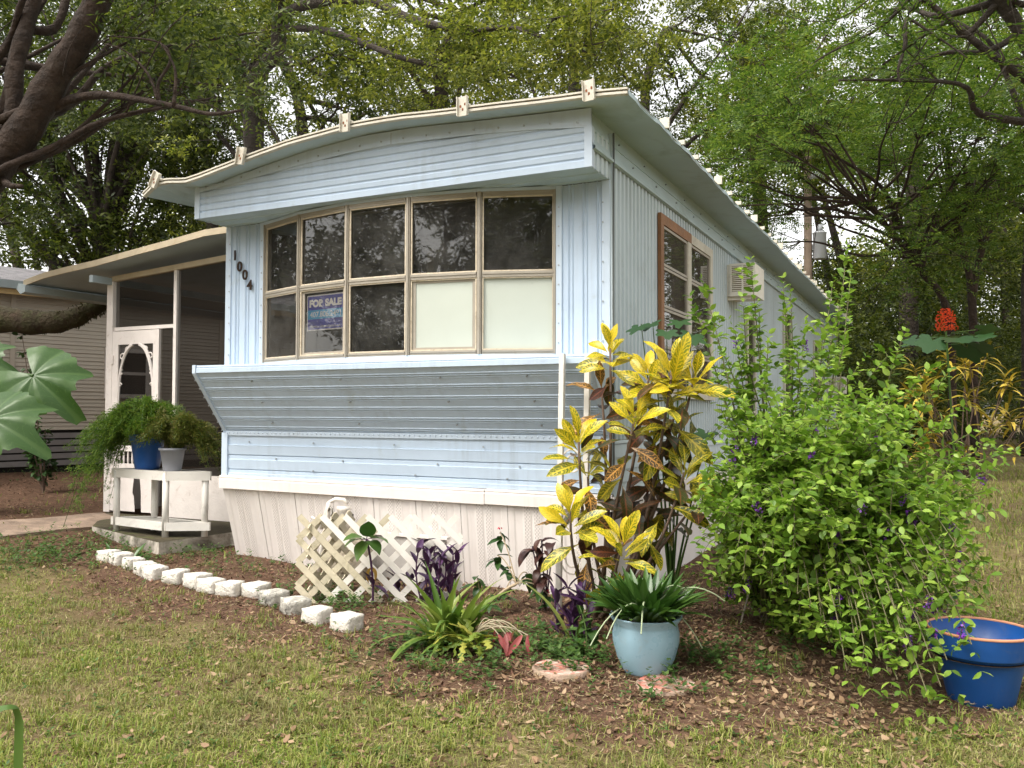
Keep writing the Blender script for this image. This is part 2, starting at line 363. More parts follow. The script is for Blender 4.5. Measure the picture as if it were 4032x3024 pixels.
M_weed = leafmat('weed_leaf', [(0.04, 0.09, 0.02), (0.07, 0.14, 0.03), (0.11, 0.18, 0.045)], 0.35, 0.5)
def blob(cx, cy, r): return lambda n: np.stack([RNG.normal(cx, r, n), RNG.normal(cy, r, n)], 1)
WP = []
for (x, y, r, n) in [(870,1400,.16,60),(1150,1395,.16,70),(1205,1420,.10,40),(1060,1450,.10,30),(1250,1440,.12,50),(1560,1440,.16,45),(1420,1490,.12,20),
                     (760,1310,.14,45),(700,1290,.12,35),(100,1200,.45,130),(40,1215,.4,90),(160,1190,.3,70),(330,1210,.2,40),(520,1230,.25,30),(620,1290,.15,20),(1480,1420,.12,30),
                     (1700,1400,.25,40),(900,1460,.2,20),(130,1020,.7,120),(60,1000,.6,90),(430,1205,.15,22)]:
    c = ground(x, y); WP.append(blob(c[0], c[1], r)(n))
tag(sprigs(np.concatenate(WP), 0.03, 0.13, 6, 0.035, M_weed, 'weeds', kind='stuff'), 'low green weeds creeping round the flower bed', 'weeds')
P = scatter(900, -4, 8, -4.2, 4, lambda x, y: near_weight(x, y, 4.5))
tag(sprigs(P, 0.012, 0.04, 4, 0.022, M_weed, 'lawn_weeds', kind='stuff'), 'tiny broad leaved weeds in the lawn', 'weeds')

# brown walkway at the left
m_path = mat('path_board', (0.26, 0.19, 0.14), 0.9, 0.3, 5, 0.6, 50, dirt=(0.10, 0.07, 0.05), dirt_amt=0.4, dirt_scale=6)
a = ground(-40, 1150); b_ = ground(240, 1125)
dv = (b_-a)[:2]; dv = dv/np.linalg.norm(dv); nv = np.array([-dv[1], dv[0]])
pm = MB(); q = []
for s_ in np.linspace(-3.0, np.linalg.norm((b_-a)[:2])+0.1, 24):
    for w in (-0.42, 0.42):
        pxy = a[:2]+dv*s_+nv*w; q.append((pxy[0], pxy[1], float(gz(*pxy))+0.03))
pm.add(q, [(2*i, 2*i+2, 2*i+3, 2*i+1) for i in range(23)]); k0 = len(q)
q2 = [(x, y, z-0.08) for x, y, z in q]; pm.add(q2, [(2*i, 2*i+1, 2*i+3, 2*i+2) for i in range(23)])
pm.f += [(2*i, 2*i+k0, 2*i+2+k0, 2*i+2) for i in range(23)]+[(2*i+1, 2*i+3, 2*i+3+k0, 2*i+1+k0) for i in range(23)]
pm.build('path', m_path, None, kind='structure')
# ================================================================== the pale blue mobile home
W, ZB, ZF, ZL, ZS, ZM, DP = 3.6, 0.782, 1.164, 1.739, 2.990, 3.117, 0.363
LEN = 15.0
M_blue = mat('blue_paint', (0.475, 0.575, 0.695), 0.42, 0.06, 1.5, 0.28, 6, streak=0.42, spec=0.45, dirt=(0.33, 0.36, 0.33), dirt_amt=0.10, dirt_scale=3.5)
M_blue2 = mat('blue_paint_trim', (0.51, 0.60, 0.705), 0.42, 0.06, 2, 0.12, 10, streak=0.35, dirt=(0.36, 0.37, 0.34), dirt_amt=0.12, dirt_scale=5)
M_side = mat('side_paint', (0.50, 0.575, 0.61), 0.45, 0.05, 1.5, 0.15, 7, streak=0.5, dirt=(0.30, 0.33, 0.28), dirt_amt=0.14, dirt_scale=2.5)
M_eave = mat('eave_paint', (0.42, 0.52, 0.55), 0.6, 0.06, 2, 0.06, 15, dirt=(0.22, 0.27, 0.22), dirt_amt=0.2, dirt_scale=2)
M_white = mat('white_vinyl', (0.74, 0.69, 0.655), 0.5, 0.04, 2, 0.08, 20, streak=0.35, dirt=(0.48, 0.40, 0.33), dirt_amt=0.06, dirt_scale=6)
M_cream = mat('cream_trim', (0.55, 0.52, 0.44), 0.6, 0.10, 6, 0.15, 40, dirt=(0.35, 0.27, 0.18), dirt_amt=0.3, dirt_scale=9)
M_alu = mat('window_frame', (0.36, 0.325, 0.27), 0.5, 0.08, 5, 0.05, 60, metal=0.15, dirt=(0.22, 0.18, 0.13), dirt_amt=0.12, dirt_scale=5)
M_putty = mat('window_putty', (0.62, 0.54, 0.41), 0.7, 0.12, 15, 0.2, 90, dirt=(0.25, 0.17, 0.10), dirt_amt=0.3, dirt_scale=14)
M_wood = mat('brown_board', (0.26, 0.125, 0.055), 0.6, 0.25, 4, 0.3, 30)
M_screw = mat('screw_head', (0.35, 0.38, 0.40), 0.4, 0.2, 30, metal=0.6)
M_frost = mat('frosted_pane', (0.50, 0.54, 0.48), 0.35, 0.03, 3, 0.02, 60)
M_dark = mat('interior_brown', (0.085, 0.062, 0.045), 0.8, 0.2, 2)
M_roof = mat('roof_sheet', (0.62, 0.58, 0.48), 0.6, 0.12, 3, 0.1, 20, dirt=(0.25, 0.22, 0.12), dirt_amt=0.4, dirt_scale=5)
M_rust = mat('rust', (0.22, 0.075, 0.03), 0.9, 0.3, 20)
def glassmat(name, tint, base):
    m, nt, b, out = newmat(name)
    nt.nodes.remove(b)
    tr = nt.nodes.new('ShaderNodeBsdfTransparent'); tr.inputs[0].default_value = (*tint, 1)
    gl = nt.nodes.new('ShaderNodeBsdfGlossy'); gl.inputs['Roughness'].default_value = 0.015; gl.inputs[0].default_value = (0.95, 0.95, 0.95, 1)
    df = nt.nodes.new('ShaderNodeBsdfDiffuse'); df.inputs[0].default_value = (0.44, 0.43, 0.40, 1)
    bp = nn(nt, 'ShaderNodeBump', Strength=0.06, Distance=0.02); nt.links.new(noise(nt, 2.2, 2), bp.inputs['Height']); nt.links.new(bp.outputs[0], gl.inputs['Normal'])
    lw = nn(nt, 'ShaderNodeFresnel', IOR=1.5); mx = nt.nodes.new('ShaderNodeMixShader'); nt.links.new(mth(nt, 'ADD', mth(nt, 'MULTIPLY', lw.outputs[0], 1.2), base), mx.inputs[0])
    nt.links.new(tr.outputs[0], mx.inputs[1]); nt.links.new(gl.outputs[0], mx.inputs[2])
    m2 = nt.nodes.new('ShaderNodeMixShader'); nt.links.new(ramp(nt, noise(nt, 5, 8, 0.75), [(0.35, 0.02), (0.8, 0.15)]), m2.inputs[0])
    nt.links.new(mx.outputs[0], m2.inputs[1]); nt.links.new(df.outputs[0], m2.inputs[2]); nt.links.new(m2.outputs[0], out.inputs[0])
    return m
M_glass = glassmat('window_glass', (0.84, 0.82, 0.77), 0.02)

home = thing('mobile_home', (1.8, 0.0, 0.1), 'pale blue metal mobile home with bowed front window and white skirting', 'mobile home')
def hp(mb, name, m, **kw): return mb.build(name, m, home, **kw)

# ---- front wall strips beside the window (vertical ribs)
def vribs(x0, x1, pitch, dep, z0, z1, y=0.0):
    pr = []; x = x0
    while x < x1-1e-6:
        for t, o in ((0, 0), (0.42, 0), (0.5, -dep), (0.58, 0), (0.72, 0), (0.78, -dep*0.7), (0.84, 0)):
            xx = x+t*pitch
            if xx < x1: pr.append((xx, y+o, z0))
        x += pitch
    pr.append((x1, y, z0)); return MB().sweep(pr, (0, 0, z1-z0))
hp(vribs(0.06, 0.40, 0.115, 0.014, ZL, ZS-0.004), 'front_wall', M_blue)
hp(vribs(3.23, 3.54, 0.11, 0.014, ZL, ZS-0.004), 'front_wall', M_blue)
for x0, x1 in ((0.0, 0.06), (3.54, 3.6)):
    hp(MB().box(x0, x1, -0.012, 0.05, ZL-0.02, ZS-0.003), 'corner_trim', M_blue2)
for x0, x1 in ((0.395, 0.44), (3.19, 3.235)):
    hp(MB().box(x0, x1, -0.016, 0.04, ZL+0.02, ZS-0.003), 'window_casing', M_blue2)
mb = MB()
for z in np.arange(1.85, 2.95, 0.14):
    for x in (0.05, 0.418, 3.212, 3.55): mb.tube([(x, -0.0165, z), (x, -0.021, z)], 0.006, 6)
hp(mb, 'screw_row', M_screw, kind='stuff')

# ---- bowed window of five columns
AB = math.radians(9.5); PW = 0.565
edges = [(0.44, 0.0)]
for k in (2, 1, 0, -1, -2):
    x, y = edges[-1]; edges.append((x+PW*math.cos(k*AB), y-PW*math.sin(k*AB)))
sx = 3.188/edges[-1][0]; WZ0, WZM, WZ1 = 1.772, 2.357, 2.965
bow = MB()
win = hp(MB().box(0.44, 3.19, 0.02, 0.035, WZ1, WZ1+0.02), 'bow_window', M_alu)
def wp(mb, name, m, **kw): return mb.build(name, m, win, **kw)
for i, (x, y) in enumerate(edges):
    a = (2.5-i)*AB if 0 < i < 5 else (2-min(i, 4))*AB
    ux = np.array((math.cos(a), -math.sin(a), 0)); n_ = np.array((-math.sin(a), -math.cos(a), 0))
    mb = MB(); w = 0.0165 if 0 < i < 5 else 0.014
    off = ux*(0.012 if i == 0 else -0.012 if i == 5 else 0)
    c = np.array((x, y, (WZ0+WZ1)/2))+off
    mb.obox(c-n_*0.012, ux, n_, (0,0,1), w, 0.022, (WZ1-WZ0)/2)
    mb.obox(c+n_*0.014, ux, n_, (0,0,1), w*0.42, 0.006, (WZ1-WZ0)/2)
    wp(mb, 'mullion', M_alu)
panes = []
for k in range(5):
    (x0, y0), (x1, y1) = edges[k], edges[k+1]; a = (2-k)*AB
    ux = np.array((math.cos(a), -math.sin(a), 0)); n_ = np.array((-math.sin(a), -math.cos(a), 0)); p0 = np.array((x0, y0, 0)); uz = np.array((0, 0, 1.0))
    P = lambda u, z, o=0.0: p0+ux*u+n_*o+uz*z
    for zc, hh in ((WZ0+0.016, 0.016), (WZM, 0.02), (WZ1-0.016, 0.018)):
        mb = MB(); mb.obox(P(PW/2, zc, -0.010), ux, n_, uz, PW/2-0.022, 0.018, hh)
        mb.obox(P(PW/2, zc+hh*0.45, 0.0095), ux, n_, uz, PW/2-0.0225, 0.004, hh*0.4)
        wp(mb, 'rail', M_alu)
    # chipped putty lines round each pane
    mb = MB()
    for z0, z1 in ((WZ0+0.032, WZM-0.02), (WZM+0.02, WZ1-0.034)):
        for u in (0.026, PW-0.026): mb.obox(P(u, (z0+z1)/2, -0.004), ux, n_, uz, 0.0045, 0.006, (z1-z0)/2)
        for z in (z0+0.005, z1-0.005): mb.obox(P(PW/2, z, -0.0045), ux, n_, uz, PW/2-0.031, 0.006, 0.005)
    wp(mb, 'putty', M_putty, kind='stuff')
    for row, (z0, z1) in enumerate(((WZ0+0.03, WZM-0.018), (WZM+0.018, WZ1-0.03))):
        inset = 0.02
        if row == 0 and k in (1, 3):          # hinged lower sashes have a frame of their own
            fr = MB(); t = 0.028
            for u in (t/2+0.03, PW-t/2-0.03): fr.obox(P(u, (z0+z1)/2, -0.022), ux, n_, uz, t/2, 0.010, (z1-z0)/2-0.002)
            for z in (z0+t/2, z1-t/2): fr.obox(P(PW/2, z, -0.0225), ux, n_, uz, PW/2-0.03-t, 0.010, t/2)
            wp(fr, 'sash', M_alu); inset = 0.055
        g_ = MB(); z0i, z1i = z0, z1
        g_.add([P(inset, z0i, -0.018), P(PW-inset, z0i, -0.018), P(PW-inset, z1i, -0.018), P(inset, z1i, -0.018)], [(0, 1, 2, 3)])
        wp(g_, 'pane', M_frost if (row == 0 and k >= 3) else M_glass)
    if k == 0:
        wp(MB().obox(P(0.49, 2.30, -0.03), ux, n_, uz, 0.03, 0.004, 0.035), 'window_latch', M_cream)
# header strip and sill strip that follow the bow
for nm, z0, z1, m_ in (('window_header', WZ1, ZS-0.002, M_blue2), ('window_sill', ZL+0.001, WZ0, M_blue2)):
    mb = MB(); n6 = len(edges)
    q = [(x, y-0.014, z) for z in (z0, z1) for x, y in edges]+[(x, y+0.05, z) for z in (z0, z1) for x, y in edges]
    mb.add(q, [(i, i+1, i+7, i+6) for i in range(5)]+[(i+12, i+18, i+19, i+13) for i in range(5)]+[(i, i+12, i+13, i+1) for i in range(5)]+[(i+6, i+7, i+19, i+18) for i in range(5)])
    hp(mb, nm, m_)
# what shows inside: room walls, floor, a door post and a ceiling
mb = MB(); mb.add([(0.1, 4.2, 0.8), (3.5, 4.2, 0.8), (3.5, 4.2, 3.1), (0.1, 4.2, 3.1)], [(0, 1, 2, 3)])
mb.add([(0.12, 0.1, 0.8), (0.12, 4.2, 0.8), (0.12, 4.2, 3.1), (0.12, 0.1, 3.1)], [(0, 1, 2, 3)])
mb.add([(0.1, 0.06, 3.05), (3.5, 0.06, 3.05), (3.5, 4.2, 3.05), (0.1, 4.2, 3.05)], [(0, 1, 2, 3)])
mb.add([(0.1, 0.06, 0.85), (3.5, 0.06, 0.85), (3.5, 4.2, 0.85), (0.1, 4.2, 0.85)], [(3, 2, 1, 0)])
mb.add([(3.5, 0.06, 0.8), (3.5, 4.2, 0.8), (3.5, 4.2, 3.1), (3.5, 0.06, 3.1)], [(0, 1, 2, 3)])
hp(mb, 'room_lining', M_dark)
mb = MB(); mb.box(0.9, 0.98, 1.9, 1.98, 0.86, 3.04); mb.box(0.2, 0.9, 1.92, 1.97, 1.55, 1.62); mb.box(0.2, 0.9, 1.92, 1.97, 1.9, 1.95)
hp(mb, 'room_partition', mat('interior_post', (0.35, 0.32, 0.27), 0.7, 0.1))

# ---- ledge, slanted ribbed panel and lower panel
mb = MB()
pr = [(0, 0.0, ZL), (0, -DP, ZL), (0, -DP-0.003, ZL-0.016), (0, -DP+0.002, ZL-0.020), (0, -DP-0.006, ZL-0.026), (0, -DP-0.006, ZL-0.062), (0, -DP+0.03, ZL-0.062)]
pr = [(0.036, y, z) for _, y, z in pr]; hp(mb.sweep(pr, (W-0.072, 0, 0)), 'ledge', M_blue)
s0 = np.array((-DP+0.004, ZL-0.06)); s1 = np.array((-0.002, ZF+0.022)); ds = s1-s0; sn = np.array((-ds[1], ds[0])); sn /= -np.linalg.norm(sn)
if sn[1] > 0: sn = -sn
pr = []
for i in range(6):
    for t, o in ((0, 0), (0.50, 0), (0.54, -0.0055), (0.60, -0.0055), (0.63, 0.001), (0.69, 0.001), (0.725, -0.0055), (0.78, -0.0055), (0.82, 0.001), (0.89, 0.001), (0.93, -0.003)):
        p = s0+ds*((i+t)/6.0)-sn*(o*1.0); pr.append((0.03, p[0], p[1]))
pr.append((0.03, s1[0], s1[1])); hp(MB().sweep(pr, (W-0.06, 0, 0)), 'slanted_panel', M_blue)
for x0 in (-0.004, W-0.032):                      # end caps of ledge and slant, with the ribbed cheek behind
    mb = MB(); t = 0.036
    e = [(-DP-0.012, ZL+0.004), (-DP-0.012, ZL-0.066), (-0.006, ZF+0.006), (0.03, ZF+0.006), (0.03, ZF+0.05), (-DP+0.035, ZL-0.05), (-DP+0.035, ZL-0.015), (0.0, ZL-0.015), (0.0, ZL+0.004)]
    mb.sweep([(x0, y, z) for y, z in e], (t, 0, 0), True, True); hp(mb, 'end_cap', M_blue2)
    xc = 0.0 if x0 < 1 else W-0.004
    mb = MB(); mb.add([(xc, -DP+0.02, ZL-0.02), (xc, 0.0, ZL-0.02), (xc, 0.0, ZF+0.03)], [(0, 1, 2)]); hp(mb, 'cheek', M_side)
    mb = MB()
    for t_ in np.linspace(0.08, 0.95, 7):
        y = -DP-0.006+(DP-0.006)*t_; z = ZL-0.075+(ZF-ZL+0.085)*t_
        xs = x0+0.018; mb.tube([(xs, y-0.012, z-0.008), (xs, y-0.02, z-0.013)], 0.006, 6)
    hp(mb, 'screw_row', M_screw, kind='stuff')
hp(MB().box(0.03, W-0.03, -0.014, 0.02, ZF-0.020, ZF+0.020), 'rivet_strip', M_blue2)
mb = MB()
for x in np.arange(0.07, W-0.05, 0.048): mb.tube([(x, -0.0142, ZF+0.004), (x, -0.021, ZF+0.004)], [0.008, 0.004], 6)
hp(mb, 'rivet_row', M_blue2, kind='stuff')
pr = []; zz = [ZF-0.02, ZF-0.10, ZF-0.105, ZF-0.112, ZF-0.185, ZF-0.19, ZF-0.197, ZF-0.225, ZF-0.23, ZF-0.31, ZF-0.315, ZF-0.322, ZF-0.345, ZF-0.35, ZB+0.0]
oo = [0, 0.002, -0.012, -0.010, -0.004, 0.008, 0.0, 0.0, -0.008, -0.002, 0.010, 0.0, 0.0, -0.008, -0.004]
pr = [(0.05, o, z) for z, o in zip(zz, oo)]; hp(MB().sweep(pr, (W-0.1, 0, 0)), 'lower_panel', M_blue)
for x0, x1 in ((-0.012, 0.052), (W-0.052, W+0.012)): hp(MB().box(x0, x1, -0.020, 0.03, ZB, ZF+0.004), 'corner_trim', M_blue2)
mb = MB()
for (x, z, y) in [(0.3, 1.09, -.008), (1.0, 1.09, -.008), (1.8, 1.09, -.008), (2.6, 1.09, -.008), (0.6, .95, -.006), (1.3, .95, -.006), (2.2, .95, -.006), (2.9, .95, -.006), (1.0, .86, -.008), (2.0, .86, -.008), (2.8, .86, -.008)]:
    mb.tube([(x, y, z), (x, y-0.009, z)], 0.007, 6)
for t_ in (0.15, 0.5, 0.85):
    for x in (0.6, 1.5, 2.4, 3.1):
        p = s0+ds*t_; mb.tube([(x, p[0]+0.002, p[1]), (x, p[0]-0.012, p[1]-0.008)], 0.008, 6)
hp(mb, 'screw_row', M_screw, kind='stuff')

# ---- fascia over the window, gable board, soffit
ARC_T = lambda x: np.interp(x, [-0.02, 0.57, 1.09, 1.62, 2.01, 2.69, 3.2, 3.62], [3.215, 3.270, 3.320, 3.358, 3.368, 3.342, 3.306, 3.262])
ROOF_X = [-0.40, -0.26, -0.10, 0.08, 0.19, 0.716, 1.2, 1.737, 2.2, 2.737, 3.2, 3.667, 3.92]
ROOF_Z = [3.185, 3.272, 3.274, 3.249, 3.258, 3.351, 3.420, 3.465, 3.462, 3.430, 3.408, 3.387, 3.366]
ROOF = lambda x: np.interp(x, ROOF_X, ROOF_Z)
pr = [(0, -DP+0.02, ZS), (0, -DP, ZS+0.001), (0, -DP-0.002, ZS+0.045)]
z = ZS+0.045
for k in range(6):
    pr += [(0, -DP+0.010, z+0.006), (0, -DP+0.010, z+0.014), (0, -DP+0.001, z+0.024), (0, -DP-0.002, z+0.056)]; z += 0.058
pr = [(0.03, y, min(z_, 3.36)) for _, y, z_ in pr]; hp(MB().sweep(pr, (W-0.06, 0, 0)), 'fascia', M_blue)
for x0, x1 in ((-0.006, 0.05), (W-0.05, W+0.006)): hp(MB().box(x0, x1, -DP-0.010, -DP+0.03, ZS-0.002, 3.262), 'corner_trim', M_blue2)
mb = MB(); xs = np.linspace(0.0, W, 37); q = []
for x in xs:
    xt = x
    q += [(x, -DP-0.008, float(ARC_T(x))-0.012), (xt, -DP-0.008, float(ROOF(xt))-0.008)]
mb.add(q, [(2*i, 2*i+2, 2*i+3, 2*i+1) for i in range(36)])
q2 = [(x, y+0.012, z) for x, y, z in q]; mb.add(q2, [(2*i, 2*i+1, 2*i+3, 2*i+2) for i in range(36)])
k0 = len(q); mb.f += [(2*i, 2*i+k0, 2*i+2+k0, 2*i+2) for i in range(36)]
hp(mb, 'gable_board', M_blue2)
hp(MB().box(1.995, 2.0, -DP-0.0095, -DP-0.006, float(ARC_T(2))-0.01, float(ROOF(2))-0.02), 'board_seam', M_screw)
mb = MB()
for x in np.linspace(0.12, 3.5, 18): mb.tube([(x, -DP-0.0082, float(ARC_T(x))+0.022), (x, -DP-0.014, float(ARC_T(x))+0.022)], 0.0075, 6)
hp(mb, 'screw_row', M_screw, kind='stuff')
mb = MB(); pr = []
for t, o in ((0, 0), (0.25, 0), (0.27, 0.008), (0.45, 0.008), (0.47, 0), (0.7, 0), (0.72, 0.008), (0.9, 0.008), (0.92, 0), (1, 0)): pr.append((0.0, -DP+0.012+(DP-0.012)*t, ZS+o))
hp(MB().sweep(pr, (W, 0, 0)), 'soffit', M_eave)
# end cheeks of the overhang (vertical ribs on the right)
for xx, sgn in ((0.0, -1), (W, 1)):
    pr = []; y = -DP+0.02
    while y < 0:
        for t, o in ((0, 0), (0.5, 0), (0.56, -0.012), (0.94, -0.012)):
            if y+t*0.085 < 0: pr.append((xx+sgn*o-sgn*0.001, y+t*0.085, ZS-0.004))
        y += 0.085
    pr.append((xx-sgn*0.001, 0, ZS-0.004)); hp(MB().sweep(pr, (0, 0, 3.26-ZS)), 'cheek', M_side)

# ---- side wall: vertical corrugation, lap panel below, frieze boards under the eave
pr = []; y = 0.03
while y < LEN:
    for t, o in ((0, 0), (0.38, 0), (0.48, -0.020), (0.86, -0.020), (0.96, 0)): pr.append((W+o, y+t*0.088, 1.13))
    y += 0.088
hp(MB().sweep(pr, (0, 0, ZM+0.02-1.13)), 'side_wall', M_side)
pr = [(W+o, 0.03, z) for z, o in ((1.15, 0.006), (1.13, 0.010), (1.12, 0.0), (1.03, 0.012), (1.025, 0), (0.94, 0.012), (0.935, 0), (0.85, 0.012), (0.845, 0), (ZB-0.02, 0.012))]
hp(MB().sweep(pr, (0, LEN, 0)), 'side_lower_panel', M_side)
hp(MB().box(W-0.02, W+0.014, 0.0, 0.03, ZB, ZM+0.20), 'corner_trim', M_side)
pr = [(W+0.004, -DP-0.002, ZM-0.012), (W+0.026, -DP-0.002, ZM-0.006), (W+0.026, -DP-0.002, ZM+0.012), (W+0.010, -DP-0.002, ZM+0.018), (W+0.012, -DP-0.002, ZM+0.03), (W+0.003, -DP-0.002, ZM+0.034),
      (W-0.008, -DP-0.002, 3.24), (W-0.001, -DP-0.002, 3.242), (W-0.04, -DP-0.002, 3.395)]
hp(MB().sweep(pr, (0, LEN+DP, 0)), 'frieze', M_eave)
mb = MB()
for y in np.arange(0.2, LEN, 0.6): mb.tube([(W-0.01, y, 3.29), (W+0.004, y, 3.292)], 0.007, 5); mb.tube([(W-0.004, y+0.3, 3.2), (W+0.01, y+0.3, 3.2)], 0.007, 5)
hp(mb, 'screw_row', M_screw, kind='stuff')
mb = MB(); mb.tube([(W+0.02, 0.012, 3.32), (W+0.024, 0.008, 3.2), (W+0.02, 0.012, 3.0), (W+0.02, 0.004, 2.0), (W+0.02, 0.01, 0.9)], 0.007, 6)
hp(mb, 'cable', mat('cable_dark', (0.10, 0.11, 0.11), 0.6))
# far end, left wall and floor, so the box is closed
mb = MB(); mb.box(0.0, W-0.02, LEN+0.0, LEN+0.05, ZB-0.02, ZM+0.3); mb.box(0.0, 0.03, 0.055, LEN, ZB-0.02, 3.3)
hp(mb, 'rear_wall', M_side)
# ---- roof
YF, YB = -DP-0.20, LEN+0.35
def roof_sheet(dz):
    q = []; xs_ = np.concatenate([np.linspace(-0.4, 0.0, 8), np.linspace(0.1, 3.92, 26)])
    for y in (YF, 0.4, 4, 8, 12, YB):
        lf = 1.0 if y < 0.2 else 0.0
        for x in xs_:
            zz_ = float(ROOF(x)) if lf else float(np.interp(x, [-0.4, 0, 1.8, 3.92], [3.23, 3.262, 3.466, 3.366]))
            q.append((x, y, zz_+dz+(0.004*math.sin(y*5+x*2) if y > YF else 0)))
    return q, len(xs_)
q, nxs = roof_sheet(0.0); q2, _ = roof_sheet(0.018)
mb = MB(); fs = [(j*nxs+i, j*nxs+i+1, (j+1)*nxs+i+1, (j+1)*nxs+i) for j in range(5) for i in range(nxs-1)]
mb.add(q, [f[::-1] for f in fs]); hp(mb, 'eave_soffit', M_eave)
mb = MB(); mb.add(q2, fs)
hp(mb, 'roof', M_roof)
# edge of the eave on the right: wavy metal drip edge
mb = MB(); pr = []
for y in np.linspace(YF, YB, 120): pr.append((3.922+0.006*math.sin(y*9)+0.004*math.sin(y*23), y, 3.360+0.010*math.sin(y*1.7)))
mb.add(pr+[(x-0.004, y, z+0.034) for x, y, z in pr], [(i, i+1, i+121, i+120) for i in range(119)]); hp(mb, 'drip_edge', M_eave)
# front edge: two cream strips following the arc
def arc_strip(dz0, dz1, y0, y1):
    xs_ = np.concatenate([np.linspace(-0.4, 0.0, 8), np.linspace(0.1, 3.92, 26)]); q = []
    for x in xs_:
        z = float(ROOF(x))+0.0015*math.sin(x*7)
        q += [(x, y0, z+dz0), (x, y0, z+dz1), (x, y1, z+dz1), (x, y1, z+dz0)]
    f = [(4*i+k, 4*i+(k+1) % 4, 4*i+4+(k+1) % 4, 4*i+4+k) for i in range(len(xs_)-1) for k in range(4)]+[(0, 1, 2, 3), tuple(4*(len(xs_)-1)+k for k in (3, 2, 1, 0))]
    return MB().add(q, f)
hp(arc_strip(-0.008, 0.008, YF-0.010, YF+0.03), 'edge_strip', M_cream)
hp(arc_strip(0.019, 0.031, YF-0.014, YF+0.03), 'edge_strip', M_cream)
for x, tl in ((3.667, 0.05), (2.737, 0.02), (1.737, -0.03), (0.716, -0.2), (-0.24, -0.5)):
    z = float(ROOF(x)); cx, sx_ = math.cos(tl), math.sin(tl); ax = np.array((cx, 0, sx_)); az = np.array((-sx_, 0, cx)); ay = np.array((0, 1.0, 0))
    mb = MB(); c = np.array((x, YF-0.022, z+0.02))
    c = c+az*0.008; mb.obox(c, ax, ay, az, 0.036, 0.004, 0.068)
    for s_ in (-1, 1): mb.obox(c+ax*s_*0.037+ay*(-0.008), ax, ay, az, 0.003, 0.014, 0.068)
    mb.obox(c+az*0.020+ay*0.05, ax, ay, az, 0.034, 0.046, 0.004)
    cl = hp(mb, 'roof_clip', M_cream)
    mb = MB()
    for u, v in ((-0.016, 0.0), (0.020, 0.012), (0.0, -0.022)): mb.obox(c+ax*u+az*v-ay*0.0055, ax, ay, az, 0.006, 0.001, 0.008)
    mb.build('rust_spot', M_rust, cl, kind='stuff')
mb0 = MB()
for i, y in enumerate(np.arange(0.28, LEN, 0.42)):
    mb = MB(); h = 0.03 if i % 4 else 0.085
    mb.box(3.88, 3.948, y-0.012, y+0.012, 3.390, 3.390+0.012+h*0.75); 
    hp(mb, 'roof_rib_end', M_cream)

# ---- side windows
sw = hp(MB().box(W+0.001, W+0.004, 1.22, 2.88, 1.50, 2.93), 'side_window', M_dark)
def sp_(mb, name, m): return mb.build(name, m, sw)
Y1, Y2, Z1, Z2 = 1.141, 2.96, 1.476, 2.997
sp_(MB().box(W+0.0, W+0.030, Y1, Y1+0.085, Z1+0.06, Z2), 'wood_trim', M_wood)
sp_(MB().box(W+0.0, W+0.030, Y1+0.085, Y1+0.98, Z2-0.085, Z2), 'wood_trim', M_wood)
sp_(MB().box(W+0.0, W+0.029, Y1+0.98, Y2, Z2-0.085, Z2-0.001), 'cream_casing', M_cream)
sp_(MB().box(W+0.0, W+0.029, Y2-0.10, Y2, Z1+0.06, Z2-0.086), 'cream_casing', M_cream)
sp_(MB().box(W+0.0, W+0.028, Y1+0.86, Y1+0.98, Z1+0.06, Z2-0.086), 'cream_casing', M_cream)
sp_(MB().box(W+0.0, W+0.045, Y1, Y2, Z1, Z1+0.06), 'cream_sill', M_cream)
for (ya, yb) in ((Y1+0.085, Y1+0.86), (Y1+0.98, Y2-0.10)):
    zs_ = np.linspace(Z1+0.06, Z2-0.086, 5)
    for i in range(4):
        fr = MB(); z0, z1 = zs_[i]+0.004, zs_[i+1]-0.004; t = 0.022
        fr.box(W+0.006, W+0.022, ya, ya+t, z0, z1); fr.box(W+0.006, W+0.022, yb-t, yb, z0, z1)
        fr.box(W+0.006, W+0.021, ya+t, yb-t, z0, z0+t); fr.box(W+0.006, W+0.021, ya+t, yb-t, z1-t, z1)
        sp_(fr, 'sash', M_alu)
        sp_(MB().add([(W+0.010, ya+t, z0+t), (W+0.010, yb-t, z0+t), (W+0.010, yb-t, z1-t), (W+0.010, ya+t, z1-t)], [(0, 1, 2, 3)]), 'pane', M_glass)
for (ya, yb, za, zb) in ((4.70, 5.25, 1.30, 2.56), (7.45, 8.2, 1.3, 2.86), (10.9, 11.6, 0.95, 2.7)):
    s2 = hp(MB().box(W+0.002, W+0.006, ya+0.06, yb-0.06, za+0.06, zb-0.06), 'narrow_window', M_dark)
    fr = MB(); t = 0.075
    fr.box(W+0.0, W+0.03, ya, ya+t, za, zb); fr.box(W+0.0, W+0.03, yb-t, yb, za, zb); fr.box(W+0.0, W+0.029, ya+t, yb-t, za, za+t); fr.box(W+0.0, W+0.029, ya+t, yb-t, zb-t, zb)
    fr.build('frame', M_cream, s2)
    MB().add([(W+0.014, ya+t, za+t), (W+0.014, yb-t, za+t), (W+0.014, yb-t, zb-t), (W+0.014, ya+t, zb-t)], [(0, 1, 2, 3)]).build('pane', M_glass, s2)
    MB().box(W+0.012, W+0.024, ya+t, yb-t, (za+zb)/2-0.012, (za+zb)/2+0.012).build('rail', M_alu, s2)

